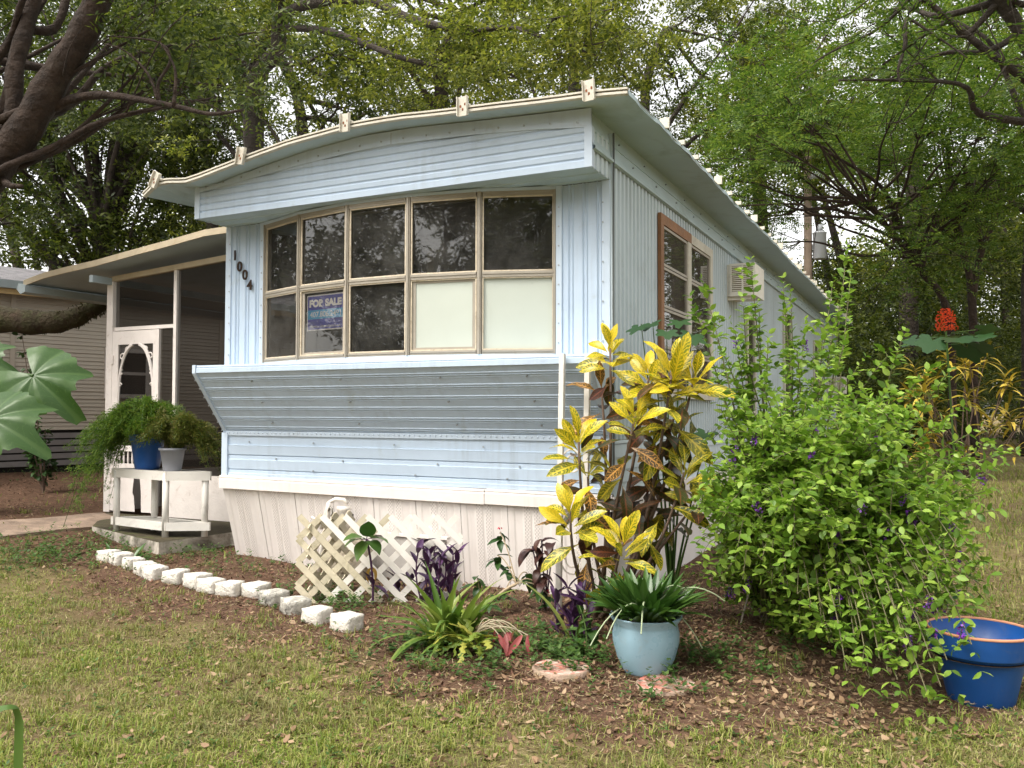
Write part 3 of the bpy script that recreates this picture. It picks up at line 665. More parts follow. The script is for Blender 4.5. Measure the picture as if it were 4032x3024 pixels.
# ---- white skirting: top band in two lengths, then vented vinyl panels leaning in at the foot
for x0, x1, dz, dy in ((-0.02, 2.62, 0.0, 0.0), (2.626, 3.62, -0.012, -0.004)):
    pr = [(x0, 0.02, ZB+0.012+dz), (x0, -0.034+dy, ZB+0.010+dz), (x0, -0.036+dy, ZB-0.006+dz), (x0, -0.030+dy, ZB-0.010+dz), (x0, -0.040+dy, ZB-0.022+dz), (x0, -0.040+dy, ZB-0.100+dz), (x0, 0.0, ZB-0.104+dz)]
    hp(MB().sweep(pr, (x1-x0, 0, -0.006*(x1-x0))), 'skirting_band', M_white)
hp(MB().box(W+0.0, W+0.035, -0.03, LEN, ZB-0.12, ZB-0.02), 'skirting_band', M_white)
def perfmat():
    m = M_white.copy(); m.name = 'vented_vinyl'; nt = m.node_tree; b = [n for n in nt.nodes if n.type == 'BSDF_PRINCIPLED'][0]
    src = b.inputs['Base Color'].links[0].from_socket
    sp = nt.nodes.new('ShaderNodeSeparateXYZ'); nt.links.new(nt.nodes.new('ShaderNodeTexCoord').outputs['UV'], sp.inputs[0])
    cu = mth(nt, 'MULTIPLY', sp.outputs[0], 4.0); cell = mth(nt, 'FLOOR', cu)
    fx = mth(nt, 'ABSOLUTE', mth(nt, 'SUBTRACT', mth(nt, 'FRACT', cu), 0.5))
    fz = mth(nt, 'ABSOLUTE', mth(nt, 'SUBTRACT', mth(nt, 'FRACT', mth(nt, 'ADD', mth(nt, 'MULTIPLY', sp.outputs[1], 26.0), mth(nt, 'MULTIPLY', cell, 0.5))), 0.5))
    hole = mth(nt, 'MULTIPLY', mth(nt, 'LESS_THAN', fx, 0.17), mth(nt, 'LESS_THAN', fz, 0.28))
    nt.links.new(mixc(nt, mth(nt, 'MULTIPLY', hole, 0.8), src, (0.25, 0.22, 0.2)), b.inputs['Base Color']); return m
M_perf = perfmat()
def lean(x): return float(np.interp(x, [0, 1.2, 3.6], [0.19, 0.12, 0.05]))
PITCH = 0.4
for i in range(9):
    x0 = i*PITCH; zt = ZB-0.085
    us = [0.0, 0.008, 0.02, 0.05, 0.062, 0.12, 0.128, 0.137, 0.185, 0.194, 0.206, 0.215, 0.263, 0.272, 0.28, 0.34, 0.352, 0.40]
    os_ = [-0.001, -0.004, -0.005, -0.005, 0.0, 0.0, -0.003, -0.005, -0.005, 0.0, 0.0, -0.005, -0.005, -0.003, 0.0, 0.0, -0.005, -0.005]
    q = []; rows = 5
    for r in range(rows):
        t = r/(rows-1)
        for u, o in zip(us, os_):
            x = x0+u; zb_ = float(gz(x, 0.0))-0.05; ln = lean(x)
            q.append((x, -0.012+o+ln*t+0.004*math.sin(x*6)*t, zt+(zb_-zt)*t))
    nu = len(us)
    f = [(r*nu+k, (r+1)*nu+k, (r+1)*nu+k+1, r*nu+k+1) for r in range(rows-1) for k in range(nu-1)]
    perf = {7, 11}
    me = MB().add(q, f).mesh('skirting_panel', M_white); me.materials.append(M_perf)
    ul = me.uv_layers.new(name='UVMap')
    for p in me.polygons:
        k = p.index % (nu-1)
        if k in perf: p.material_index = 1
        for li in p.loop_indices:
            vi = me.loops[li].vertex_index; kk = vi % nu; rr = vi//nu
            ul.data[li].uv = ((us[kk]-us[k])/(us[k+1]-us[k]), rr/(rows-1))
    link(me, 'skirting_panel', home)
hp(MB().box(W-0.01, W+0.006, 0.05, LEN, -0.05, ZB-0.1), 'side_skirting', M_white)
hp(MB().box(-0.004, 0.01, 0.2, LEN, -0.05, ZB-0.02), 'side_skirting', M_white)

# ---- house number on the left strip, running down at a slant
def text_mesh(txt, size, ext, m, bold=0.0):
    cu = bpy.data.curves.new('txt', 'FONT'); cu.body = txt; cu.size = size; cu.extrude = ext; cu.align_x = 'CENTER'; cu.align_y = 'CENTER'; cu.offset = bold
    o = bpy.data.objects.new('txt', cu); COL.objects.link(o); dg = bpy.context.evaluated_depsgraph_get(); dg.update()
    me = bpy.data.meshes.new_from_object(o.evaluated_get(dg)); bpy.data.objects.remove(o); bpy.data.curves.remove(cu)
    me.materials.clear(); me.materials.append(m); return me
def place_plane(me, O, ux, uz, sx_=1.0, sz_=1.0):
    O = np.array(O, float); ux = np.array(ux, float); uz = np.array(uz, float); n_ = np.cross(ux, uz)
    co = np.zeros(len(me.vertices)*3, dtype=np.float32); me.vertices.foreach_get('co', co); co = co.reshape(-1, 3)
    w = O+co[:, :1]*sx_*ux+co[:, 1:2]*sz_*uz+co[:, 2:3]*n_
    me.vertices.foreach_set('co', w.astype(np.float32).ravel()); me.update(); return me
M_num = mat('number_bronze', (0.055, 0.035, 0.025), 0.3, 0.3, 40, metal=0.6)
for ch, (px_, py_) in zip('1004', ((508, 553), (518, 577), (529.5, 595), (539.5, 617))):
    p = at_y(px_, py_, -0.02)
    me = place_plane(text_mesh(ch, 0.122, 0.004, M_num, 0.0025), (p[0], -0.022, p[2]), (1, 0, 0), (0, 0, 1), 1.0, 1.0)
    link(me, 'house_number', home, label='dark metal house number '+ch)

# ---- for-sale sign taped behind the second window column
a = AB; ux = np.array((math.cos(a), -math.sin(a), 0)); n_ = np.array((-math.sin(a), -math.cos(a), 0)); uz = np.array((0, 0, 1.0)); p0 = np.array((*edges[1], 0))-n_*0.028
sgn = thing('sale_sign', tuple(p0+ux*0.29+uz*2.005), 'blue and white for sale sign taped inside the bowed window', 'sign')
u0, u1, v0, v1 = 0.072, 0.515, 2.005, 2.293
def rect(u0, u1, v0, v1, o, name, m, par): return MB().obox(p0+ux*(u0+u1)/2+uz*(v0+v1)/2+n_*o, ux, n_, uz, (u1-u0)/2, 0.0008, (v1-v0)/2).build(name, m, par)
M_sw = mat('sign_white', (0.92, 0.92, 0.95), 0.35, 0.02); M_sb = mat('sign_blue', (0.10, 0.11, 0.50), 0.35, 0.04); M_sc = mat('sign_cyan', (0.14, 0.48, 0.82), 0.35, 0.04)
rect(u0, u1, v0, v1, 0.0, 'sheet', M_sw, sgn); rect(u0+0.012, u1-0.012, v0+0.01, v1-0.01, 0.0018, 'blue_field', M_sb, sgn); rect(u0+0.0125, u1-0.0125, 2.098, 2.172, 0.0036, 'cyan_band', M_sc, sgn)
um = (u0+u1)/2
def sign_text(t, zc, wid, hgt, bold=0.0):
    me = text_mesh(t, 0.1, 0.0004, M_sw, bold); co = np.array([v.co[:] for v in me.vertices]); w = np.ptp(co[:, 0]); h = np.ptp(co[:, 1]); c = (co.max(0)+co.min(0))/2
    for v in me.vertices: v.co.x -= c[0]; v.co.y -= c[1]
    link(place_plane(me, p0+ux*um+uz*zc+n_*0.006, ux, uz, wid/w, hgt/h), 'lettering', sgn)
sign_text('FOR SALE', 2.225, 0.375, 0.062, 0.006); sign_text('407.806.2491', 2.135, 0.36, 0.045, 0.001); sign_text('BayshoreHomeSales.com', 2.035, 0.34, 0.026)

# ---- window air conditioners
def air_conditioner(px0, py0, px1, py1, out_, lenY, lab):
    a0 = at_x(px0, py1, W); Y0 = a0[1]; z0 = at_x(px0, py1, W)[2]; z1 = at_x(px0, py0, W)[2]
    t = thing('air_conditioner', (W+out_/2, Y0+lenY/2, z0), lab, 'air conditioner')
    MB().box(W-0.05, W+out_, Y0+0.016, Y0+lenY, z0, z1).build('housing', M_acw, t)
    fr = MB(); w = 0.022; x0, x1 = W+0.03, W+out_+0.006
    fr.box(x0, x1, Y0-0.004, Y0+0.014, z1-w, z1+0.004); fr.box(x0, x1, Y0-0.004, Y0+0.014, z0-0.004, z0+0.045)
    fr.box(x0, x0+w, Y0-0.003, Y0+0.013, z0+0.045, z1-w); fr.box(x1-w, x1, Y0-0.003, Y0+0.013, z0+0.045, z1-w); fr.box((x0+x1)/2-0.008, (x0+x1)/2+0.008, Y0-0.003, Y0+0.013, z0+0.045, z1-w)
    fr.build('grille_frame', M_acw, t)
    MB().box(x0+w, x1-w, Y0+0.012, Y0+0.0155, z0+0.045, z1-w).build('coil', mat('coil', (0.20, 0.14, 0.07), 0.7, 0.3, 30), t)
    for i in range(13):
        z = z0+0.058+(z1-z0-0.09)*i/12.0; MB().box(x0+w, x1-w, Y0-0.001, Y0+0.011, z-0.006, z+0.004).build('louver', M_acw, t)
    MB().box(W, W+out_*0.8, Y0+0.04, Y0+0.08, z0-0.04, z0-0.001).build('support_bracket', M_acw, t)
    return t
M_acw = mat('ac_shell', (0.80, 0.76, 0.67), 0.5, 0.08, 5, 0.05, 40, dirt=(0.35, 0.30, 0.2), dirt_amt=0.2, dirt_scale=8)
air_conditioner(1570, 572, 1625, 640, 0.30, 0.55, 'cream window air conditioner sticking out of the side wall near the front')
air_conditioner(1785, 815, 1800, 850, 0.35, 0.5, 'small pale air conditioner far back on the side wall')

# ---- recessed access board and vent hole low on the skirting, behind the lattice
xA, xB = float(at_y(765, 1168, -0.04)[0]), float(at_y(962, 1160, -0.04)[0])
hp(MB().box(xA, xB, -0.05, -0.02, 0.05, 0.385), 'access_board', mat('shade_grey_board', (0.40, 0.375, 0.345), 0.8, 0.1, 5, 0.3, 30, dirt=(0.18, 0.15, 0.11), dirt_amt=0.3, dirt_scale=5))  # the board's grey stands in for the shade of the recess
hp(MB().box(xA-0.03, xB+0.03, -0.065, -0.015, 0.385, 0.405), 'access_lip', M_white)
hp(MB().box(xA-0.075, xA-0.015, -0.045, -0.030, 0.42, 0.53), 'vent_hole', mat('vent_black', (0.008, 0.008, 0.008), 0.9))
hp(MB().box(xB-0.06, xB-0.005, -0.058, -0.0505, 0.14, 0.23), 'vent_hole', bpy.data.materials['vent_black'])
# ================================================================== screened porch at the left
YP, ZFL = 1.2, 0.2
M_pw = mat('porch_white', (0.78, 0.72, 0.68), 0.6, 0.06, 6, 0.15, 40, dirt=(0.34, 0.26, 0.2), dirt_amt=0.16, dirt_scale=10)
M_psof = mat('porch_ceiling', (0.40, 0.47, 0.50), 0.6, 0.08, 3, 0.05, 20, dirt=(0.25, 0.27, 0.25), dirt_amt=0.2)
M_wedge = mat('bare_board', (0.52, 0.44, 0.31), 0.7, 0.12, 5, 0.2, 40, dirt=(0.40, 0.30, 0.16), dirt_amt=0.25, dirt_scale=6)
m, nt, b, out = newmat('insect_screen'); tr = nt.nodes.new('ShaderNodeBsdfTransparent'); mx = nt.nodes.new('ShaderNodeMixShader'); mx.inputs[0].default_value = 0.52
b.inputs['Base Color'].default_value = (0.020, 0.016, 0.013, 1); b.inputs['Roughness'].default_value = 0.9; b.inputs['Specular IOR Level'].default_value = 0.05
nt.links.new(tr.outputs[0], mx.inputs[1]); nt.links.new(b.outputs[0], mx.inputs[2]); nt.links.new(mx.outputs[0], out.inputs[0]); M_screen = m
porch = thing('screened_porch', (-1.6, YP, ZFL), 'dark screened porch with white posts and thin sloping roof beside the blue home', 'porch')
def pp(mb, name, m, **kw): return mb.build(name, m, porch, **kw)
XL, XM, YE = -2.95, -1.92, 6.2
def beam_z(x): return float(np.interp(x, [-4, -2.99, -1.2, 0], [2.80, 2.885, 3.02, 3.08]))
pp(MB().box(XL-0.05, XL+0.05, YP-0.045, YP+0.045, ZFL, beam_z(XL)-0.03), 'post', M_pw)
pp(MB().box(XM-0.022, XM+0.022, YP-0.03, YP+0.03, 0.66, beam_z(XM)-0.03), 'post', M_pw)
for y in (3.7, YE): pp(MB().box(XL-0.04, XL+0.04, y-0.04, y+0.04, ZFL-0.1, beam_z(XL)-0.03), 'post', M_pw)
pp(MB().bar((XL-0.06, YP-0.01, beam_z(XL)-0.005), (-0.02, YP-0.01, beam_z(0)-0.005), 0.07, 0.06), 'front_beam', M_wedge)
pp(MB().bar((XL, YP-0.3, 2.86), (XL, YE, 2.86), 0.06, 0.08), 'side_beam', M_psof)
pp(MB().box(XL+0.05, XM-0.022, YP-0.02, YP+0.02, 2.285, 2.325), 'transom', M_pw)
pp(MB().box(XM+0.022, -0.02, YP-0.02, YP+0.02, 0.62, 0.66), 'lower_rail', M_pw)
pp(MB().box(-1.98, -0.02, YP-0.022, YP-0.008, ZFL-0.01, 0.62), 'kick_panel', M_pw)
pp(MB().box(XL-0.012, XL+0.012, YP+0.05, YE-0.05, ZFL-0.1, 0.62), 'kick_panel', M_pw)
for (x0, x1, z0, z1) in ((XL+0.05, XM-0.022, 2.325, 2.93), (XM+0.022, -0.02, 0.66, 3.04), (-2.14, XM-0.022, 0.3, 2.285)):
    pp(MB().add([(x0, YP, z0), (x1, YP, z0), (x1, YP, min(z1, beam_z(x1)-0.03)), (x0, YP, min(z1, beam_z(x0)-0.03))], [(0, 1, 2, 3)]), 'screen', M_screen)
pp(MB().add([(XL, YP+0.05, 0.62), (XL, YE, 0.62), (XL, YE, 2.82), (XL, YP+0.05, 2.82)], [(0, 1, 2, 3)]), 'screen', M_screen)
pp(MB().box(-0.9, -0.06, 2.9, 2.94, 2.1, 2.16), 'inner_rail', M_pw)
# porch roof: curved front board, ceiling sheet, gutter along the left
RX = [-4.05, -3.7, -3.3, -2.8, -2.2, -1.6, -1.15, -0.55, -0.03]; RZ = [2.86, 2.925, 2.965, 3.005, 3.075, 3.14, 3.195, 3.205, 3.205]
YR = 0.86
q = []
for x, z in zip(RX, RZ):
    for y in (YR, YE+0.3): q += [(x, y, z), (x, y, z+0.03)]
mb = MB(); mb.add(q, [(4*i, 4*i+2, 4*i+6, 4*i+4) for i in range(8)]+[(4*i+1, 4*i+5, 4*i+7, 4*i+3) for i in range(8)]+[(4*i, 4*i+4, 4*i+5, 4*i+1) for i in range(8)]+[(0, 1, 3, 2)])
pp(mb, 'roof', M_psof)
mb = MB(); q = []
for x, z in zip(RX, RZ): q += [(x, YR-0.022, z-0.022), (x, YR-0.022, z+0.045), (x, YR-0.002, z+0.045), (x, YR-0.002, z-0.022)]
mb.add(q, [(4*i+k, 4*i+(k+1) % 4, 4*i+4+(k+1) % 4, 4*i+4+k) for i in range(8) for k in range(4)]+[(3, 2, 1, 0), (32, 33, 34, 35)])
pp(mb, 'roof_edge_board', M_wedge)
pr = [(-4.10, YR-0.05, 2.87), (-4.13, YR-0.05, 2.80), (-4.06, YR-0.05, 2.74), (-3.98, YR-0.05, 2.76), (-3.97, YR-0.05, 2.84)]
pp(MB().sweep(pr, (0, YE-YR, 0), True, True), 'gutter', M_psof)
# screen door with fretwork corners, spindle rail and a broken lower panel
door = pp(MB().box(-2.895, -2.80, YP-0.045, YP-0.015, ZFL+0.02, 2.275), 'screen_door', M_pw)
def dp(mb, name, m): return mb.build(name, m, door)
dp(MB().box(-2.235, -2.145, YP-0.045, YP-0.015, ZFL+0.02, 2.275), 'stile', M_pw)
dp(MB().box(-2.80, -2.235, YP-0.044, YP-0.016, 2.12, 2.274), 'top_rail', M_pw)
dp(MB().box(-2.80, -2.235, YP-0.044, YP-0.016, 0.90, 0.965), 'middle_rail', M_pw)
for x in np.linspace(-2.76, -2.275, 8): dp(MB().tube([(x, YP-0.03, 0.76), (x, YP-0.03, 0.80), (x, YP-0.03, 0.83), (x, YP-0.03, 0.90)], [0.008, 0.012, 0.012, 0.007], 8), 'spindle', M_pw)
dp(MB().box(-2.80, -2.235, YP-0.044, YP-0.016, 0.70, 0.76), 'lower_rail', M_pw)
dp(MB().add([(-2.80, YP-0.03, 0.22), (-2.50, YP-0.03, 0.22), (-2.52, YP-0.03, 0.40), (-2.545, YP-0.03, 0.43), (-2.51, YP-0.03, 0.70), (-2.80, YP-0.03, 0.70)], [(0, 1, 2, 3, 4, 5)]), 'door_panel', M_pw)
dp(MB().add([(-2.40, YP-0.03, 0.22), (-2.235, YP-0.03, 0.22), (-2.235, YP-0.03, 0.70), (-2.44, YP-0.03, 0.70), (-2.405, YP-0.03, 0.42)], [(0, 1, 2, 3, 4)]), 'door_panel', M_pw)
dp(MB().add([(-2.80, YP-0.03, 0.965), (-2.235, YP-0.03, 0.965), (-2.235, YP-0.03, 2.12), (-2.80, YP-0.03, 2.12)], [(0, 1, 2, 3)]), 'screen', M_screen)
for sg, xc in ((1, -2.80), (-1, -2.235)):
    mb = MB(); pts = []
    for t in np.linspace(0, 1, 14): pts.append((xc+sg*(0.004+0.225*(t**2.4)), YP-0.03, 1.42+0.70*(1-(1-t)**1.5)))
    mb.tube(pts, [0.012+0.010*t for t in np.linspace(0, 1, 14)], 6, flat=1.2)
    for (cx_, cz_, r_, th0, th1) in ((0.055, 1.98, 0.045, 0, 5.2), (0.045, 1.80, 0.034, 1, 6), (0.13, 2.06, 0.035, 0, 5), (0.03, 1.66, 0.022, 0, 5.5)):
        mb.tube([(xc+sg*(cx_+(r_*(1-0.06*k))*math.cos(th)), YP-0.03, cz_+(r_*(1-0.06*k))*math.sin(th)) for k, th in enumerate(np.linspace(th0, th1, 10))], 0.009, 6)
    dp(mb, 'fretwork_bracket', M_pw)
for z in (0.6, 1.95): dp(MB().box(-2.91, -2.87, YP-0.06, YP-0.046, z-0.05, z+0.05), 'hinge', M_pw)
# low planting glimpsed through the broken door
# ================================================================== neighbouring house
DH = 13.6; h0 = at_depth(100, 905, DH); az = math.radians(15.0)
hd = np.array((math.sin(az), math.cos(az), 0)); hn = np.array((hd[1], -hd[0], 0))   # outward normal towards the alley
HB = 0.50
M_sid = mat('beige_siding', (0.50, 0.44, 0.365), 0.55, 0.05, 2, 0.04, 50, dirt=(0.30, 0.26, 0.2), dirt_amt=0.08)
M_shin = mat('roof_shingle', (0.30, 0.29, 0.30), 0.9, 0.25, 6, 0.5, 60)
M_grey = mat('grey_slat', (0.24, 0.22, 0.215), 0.7, 0.12, 5, 0.05, 40)
M_yell = mat('new_timber', (0.60, 0.42, 0.20), 0.65, 0.1, 3, 0.1, 40)
house = thing('neighbouring_house', (h0[0], h0[1], HB), 'beige lap sided neighbouring home behind the mossy limb at the left', 'house')
def HP(s, o, z): p = np.array((h0[0], h0[1], 0))+hd*s+hn*o; return (p[0], p[1], z)
S0, S1 = -7.0, 13.0
def hb(mb, name, m, par=None): return mb.build(name, m, par or house)
ZS0, ZS1 = 1.06, 3.17
hb(MB().add([HP(S0, -0.03, 0.3), HP(S1, -0.03, 0.3), HP(S1, -0.03, 3.4), HP(S0, -0.03, 3.4)], [(0, 1, 2, 3)]), 'wall', M_sid)
hb(MB().add([HP(S0, -0.03, 0.3), HP(S0, -4.2, 0.3), HP(S0, -4.2, 3.4), HP(S0, -0.03, 3.4)], [(3, 2, 1, 0)]), 'end_wall', M_sid)
nb = 17; bh = (ZS1-ZS0)/nb
me = MB()
pr = [HP(S0, 0.0, 0.0), HP(S0, 0.016, 0.004), HP(S0, 0.004, bh*0.5), HP(S0, 0.013, bh*0.52), HP(S0, 0.0, bh)]
bm_ = MB().sweep(pr, tuple(hd*(S1-S0))).mesh('siding_board', M_sid)
for i in range(nb):
    o = link(bm_, 'siding_board', house); o.location.z += ZS0+i*bh
for i in range(5):
    z = 0.50+i*0.108; mb = MB(); mb.sweep([HP(S0, 0.0, z), HP(S0, 0.022, z), HP(S0, 0.022, z+0.082), HP(S0, 0.0, z+0.082)], tuple(hd*(S1-S0)), True, True); hb(mb, 'skirting_slat', M_grey)
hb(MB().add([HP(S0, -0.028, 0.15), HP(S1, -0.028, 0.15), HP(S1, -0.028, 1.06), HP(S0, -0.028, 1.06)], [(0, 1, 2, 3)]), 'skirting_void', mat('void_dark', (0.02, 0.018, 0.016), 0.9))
for s_ in (-0.55, 2.95, 6.6): hb(MB().sweep([HP(s_, 0.017, ZS0), HP(s_, 0.024, ZS0), HP(s_+0.07, 0.024, ZS0), HP(s_+0.07, 0.017, ZS0)], (0, 0, ZS1-ZS0)), 'joint_strip', M_sid)
hb(MB().sweep([HP(S0, 0.30, 3.12), HP(S0, 0.33, 3.12), HP(S0, 0.33, 3.21), HP(S0, 0.30, 3.21)], tuple(hd*(S1-S0)), True, True), 'fascia_board', M_yell)
hb(MB().sweep([HP(S0, 0.0, 3.2), HP(S0, 0.30, 3.2), HP(S0, 0.30, 3.205), HP(S0, 0, 3.205)], tuple(hd*(S1-S0)), True, True), 'eave', M_psof)
hb(MB().sweep([HP(S0, 0.331, 3.20), HP(S0, 0.42, 3.20), HP(S0, 0.45, 3.31), HP(S0, 0.34, 3.31)], tuple(hd*(S1-S0)), True, True), 'gutter', M_psof)
for i in range(14):
    t0, t1 = i*0.18, i*0.18+0.19; sl = 0.23
    mb = MB(); mb.sweep([HP(S0-0.2, 0.40-t0, 3.318+t0*sl+0.012), HP(S0-0.2, 0.40-t1, 3.318+t1*sl+0.003), HP(S0-0.2, 0.40-t1, 3.318+t1*sl-0.02), HP(S0-0.2, 0.40-t0, 3.318+t0*sl-0.004)], tuple(hd*(S1-S0+0.4)), True, True)
    hb(mb, 'shingle_course', M_shin)
mb = MB(); mb.add([HP(S0-0.2, 0.40-2.5, 3.87), HP(S1, 0.40-2.5, 3.87), HP(S1, -4.6, 3.30), HP(S0-0.2, -4.6, 3.30)], [(0, 1, 2, 3)]); hb(mb, 'roof', M_shin)
def hs_(x): # distance along the facade of a picture column
    d = ray(x, 800)[:2]; A = np.array([[d[0], -hd[0]], [d[1], -hd[1]]]); t = np.linalg.solve(A, np.array((h0[0], h0[1]))-CAM[:2]+hn[:2]*0.02); return t[1]
wa, wb_ = hs_(226), hs_(327)
wz0, wz1 = 1.58, 2.42
hw = hb(MB().add([HP(wa+0.05, 0.02, wz0+0.05), HP(wb_-0.05, 0.02, wz0+0.05), HP(wb_-0.05, 0.02, wz1-0.05), HP(wa+0.05, 0.02, wz1-0.05)], [(0, 1, 2, 3)]), 'window', mat('dark_glass', (0.02, 0.02, 0.022), 0.12, 0.1))
def bar_h(s0_, s1_, z0, z1, nm): mb = MB(); mb.sweep([HP(s0_, 0.016, z0), HP(s0_, 0.045, z0), HP(s1_, 0.045, z0), HP(s1_, 0.016, z0)], (0, 0, z1-z0), True, True); mb.build(nm, M_pw, hw)
fw_ = 0.10
bar_h(wa, wa+fw_, wz0, wz1, 'frame'); bar_h(wb_-fw_, wb_, wz0, wz1, 'frame'); bar_h(wa+fw_, wb_-fw_, wz1-0.07, wz1-0.001, 'frame'); bar_h(wa+fw_, wb_-fw_, wz0+0.001, wz0+0.07, 'frame'); bar_h(wa+fw_, wb_-fw_, (wz0+wz1)/2-0.025, (wz0+wz1)/2+0.025, 'rail')

# ================================================================== concrete landing, plant stand, ferns
M_conc = mat('old_concrete', (0.55, 0.50, 0.43), 0.85, 0.12, 5, 0.4, 30, dirt=(0.06, 0.055, 0.035), dirt_amt=0.62, dirt_scale=3.0)
M_moss = mat('mossy_top', (0.050, 0.040, 0.020), 0.95, 0.35, 8, 0.6, 40, dirt=(0.085, 0.10, 0.02), dirt_amt=0.3, dirt_scale=6)
c0 = at_z(343, 1171, ZFL); cL = at_z(199, 1136, ZFL); cR = at_z(498, 1149, ZFL)
poly = [c0, cL, cL+(np.array((-2.95, 1.15, 0))-cL)*np.array((1, 1, 0))*0.98, np.array((-0.08, 1.15, ZFL)), np.array((-0.06, 0.75, ZFL)), cR]
slab = thing('concrete_landing', tuple((c0+cR)/2*np.array((1, 1, 0))), 'mossy whitewashed concrete landing under the white plant stand', 'step')
mb = MB(); q = [(p[0], p[1], -0.1) for p in poly]+[(p[0], p[1], ZFL-0.005) for p in poly]; n6 = len(poly)
mb.add(q, [(i, i+n6, (i+1) % n6+n6, (i+1) % n6) for i in range(n6)]); mb.build('side', M_conc, slab)
MB().add([(p[0], p[1], ZFL-0.005) for p in poly], [tuple(range(n6))[::-1]]).build('top', M_moss, slab)
# plant stand
L0 = at_z(358, 1160, ZFL)                      # foot of the near leg
zt = ZFL+0.60
def leg_xy(px, py, z): p = at_z(px, py, z); return p
near = np.array((L0[0], L0[1])); lf = at_z(243.5, 1011, zt)[:2]; rt = at_z(455, 1018, zt)[:2]; back = lf+rt-near
M_plas = mat('stand_plastic', (0.70, 0.67, 0.62), 0.5, 0.05, 5, 0.08, 30, dirt=(0.34, 0.32, 0.27), dirt_amt=0.2, dirt_scale=7)
M_plast2 = mat('stand_slat', (0.45, 0.43, 0.39), 0.6, 0.12, 5, 0.1, 30)
stand = thing('plant_stand', (near[0], near[1], ZFL), 'white plastic two tier plant stand on the mossy landing', 'plant stand')
C4 = [near, rt, back, lf]
cen = sum(C4)/4
for c in C4:
    p = c+(cen-c)*0.10
    MB().tube([(p[0], p[1], ZFL-0.004), (p[0], p[1], zt-0.02)], 0.030, 10).build('leg', M_plas, stand, smooth=True)
for zc, h in ((zt, 0.085), (ZFL+0.13, 0.075)):
    for i in range(4):
        a_, b2 = C4[i], C4[(i+1) % 4]
        MB().bar((a_[0], a_[1], zc-h/2), (b2[0], b2[1], zc-h/2), 0.022, h).build('apron', M_plas, stand)
    for k in range(8):
        t0, t1 = (k+0.12)/8, (k+0.86)/8; ins = 0.03
        a_ = near+(rt-near)*((t0+t1)/2); b2 = lf+(back-lf)*((t0+t1)/2); a_ = a_+(b2-a_)*ins; b2 = b2-(b2-a_)*ins
        MB().bar((a_[0], a_[1], zc-0.012), (b2[0], b2[1], zc-0.012), np.linalg.norm(rt-near)*(t1-t0), 0.014).build('slat', M_plast2, stand)
# pots on the stand
def pot(name, c, prof, m, lab, soil=None, n=36, grp=None):
    t = thing(name, tuple(c), lab, 'flower pot', grp)
    MB().lathe(prof, c, n).build('bowl', m, t, smooth=True)
    if soil:
        r, z = soil; MB().lathe([(r, z), (0.001, z+0.005)], c, 20).build('soil', M_soil, t)
    return t
M_soil = mat('potting_soil', (0.055, 0.035, 0.024), 0.95, 0.3, 20, 0.6, 60)
M_bpot = mat('blue_pot', (0.010, 0.075, 0.28), 0.42, 0.10, 4, 0.06, 20, spec=0.45, dirt=(0.10, 0.12, 0.18), dirt_amt=0.15, dirt_scale=9, streak=0.3)
M_gpot = mat('grey_pot', (0.28, 0.29, 0.33), 0.6, 0.1, 4, 0.05, 30)
pb = np.array((*(near*0.52+lf*0.28+rt*0.10+back*0.10), zt+0.004))
pb = np.array((*(cen+(near-cen)*0.35+(lf-cen)*0.12), zt-0.004))
pg = np.array((*(cen+(near-cen)*0.70+(rt-cen)*0.16), zt-0.004))
p_b = at_z(318, 1013, zt); p_g = at_z(372, 1017, zt)
def clamp_in(p): return np.array((p[0], p[1], zt-0.003))
pot('flower_pot', clamp_in(p_b), [(0.105, 0), (0.115, 0.03), (0.15, 0.27), (0.168, 0.275), (0.172, 0.34), (0.158, 0.34), (0.150, 0.30)], M_bpot, 'deep blue pot of asparagus fern on the plant stand', (0.150, 0.30))
pot('flower_pot', clamp_in(p_g), [(0.075, 0), (0.082, 0.02), (0.108, 0.19), (0.122, 0.195), (0.122, 0.215), (0.108, 0.215), (0.102, 0.19)], M_gpot, 'small grey pot of asparagus fern beside the blue pot', (0.102, 0.19))
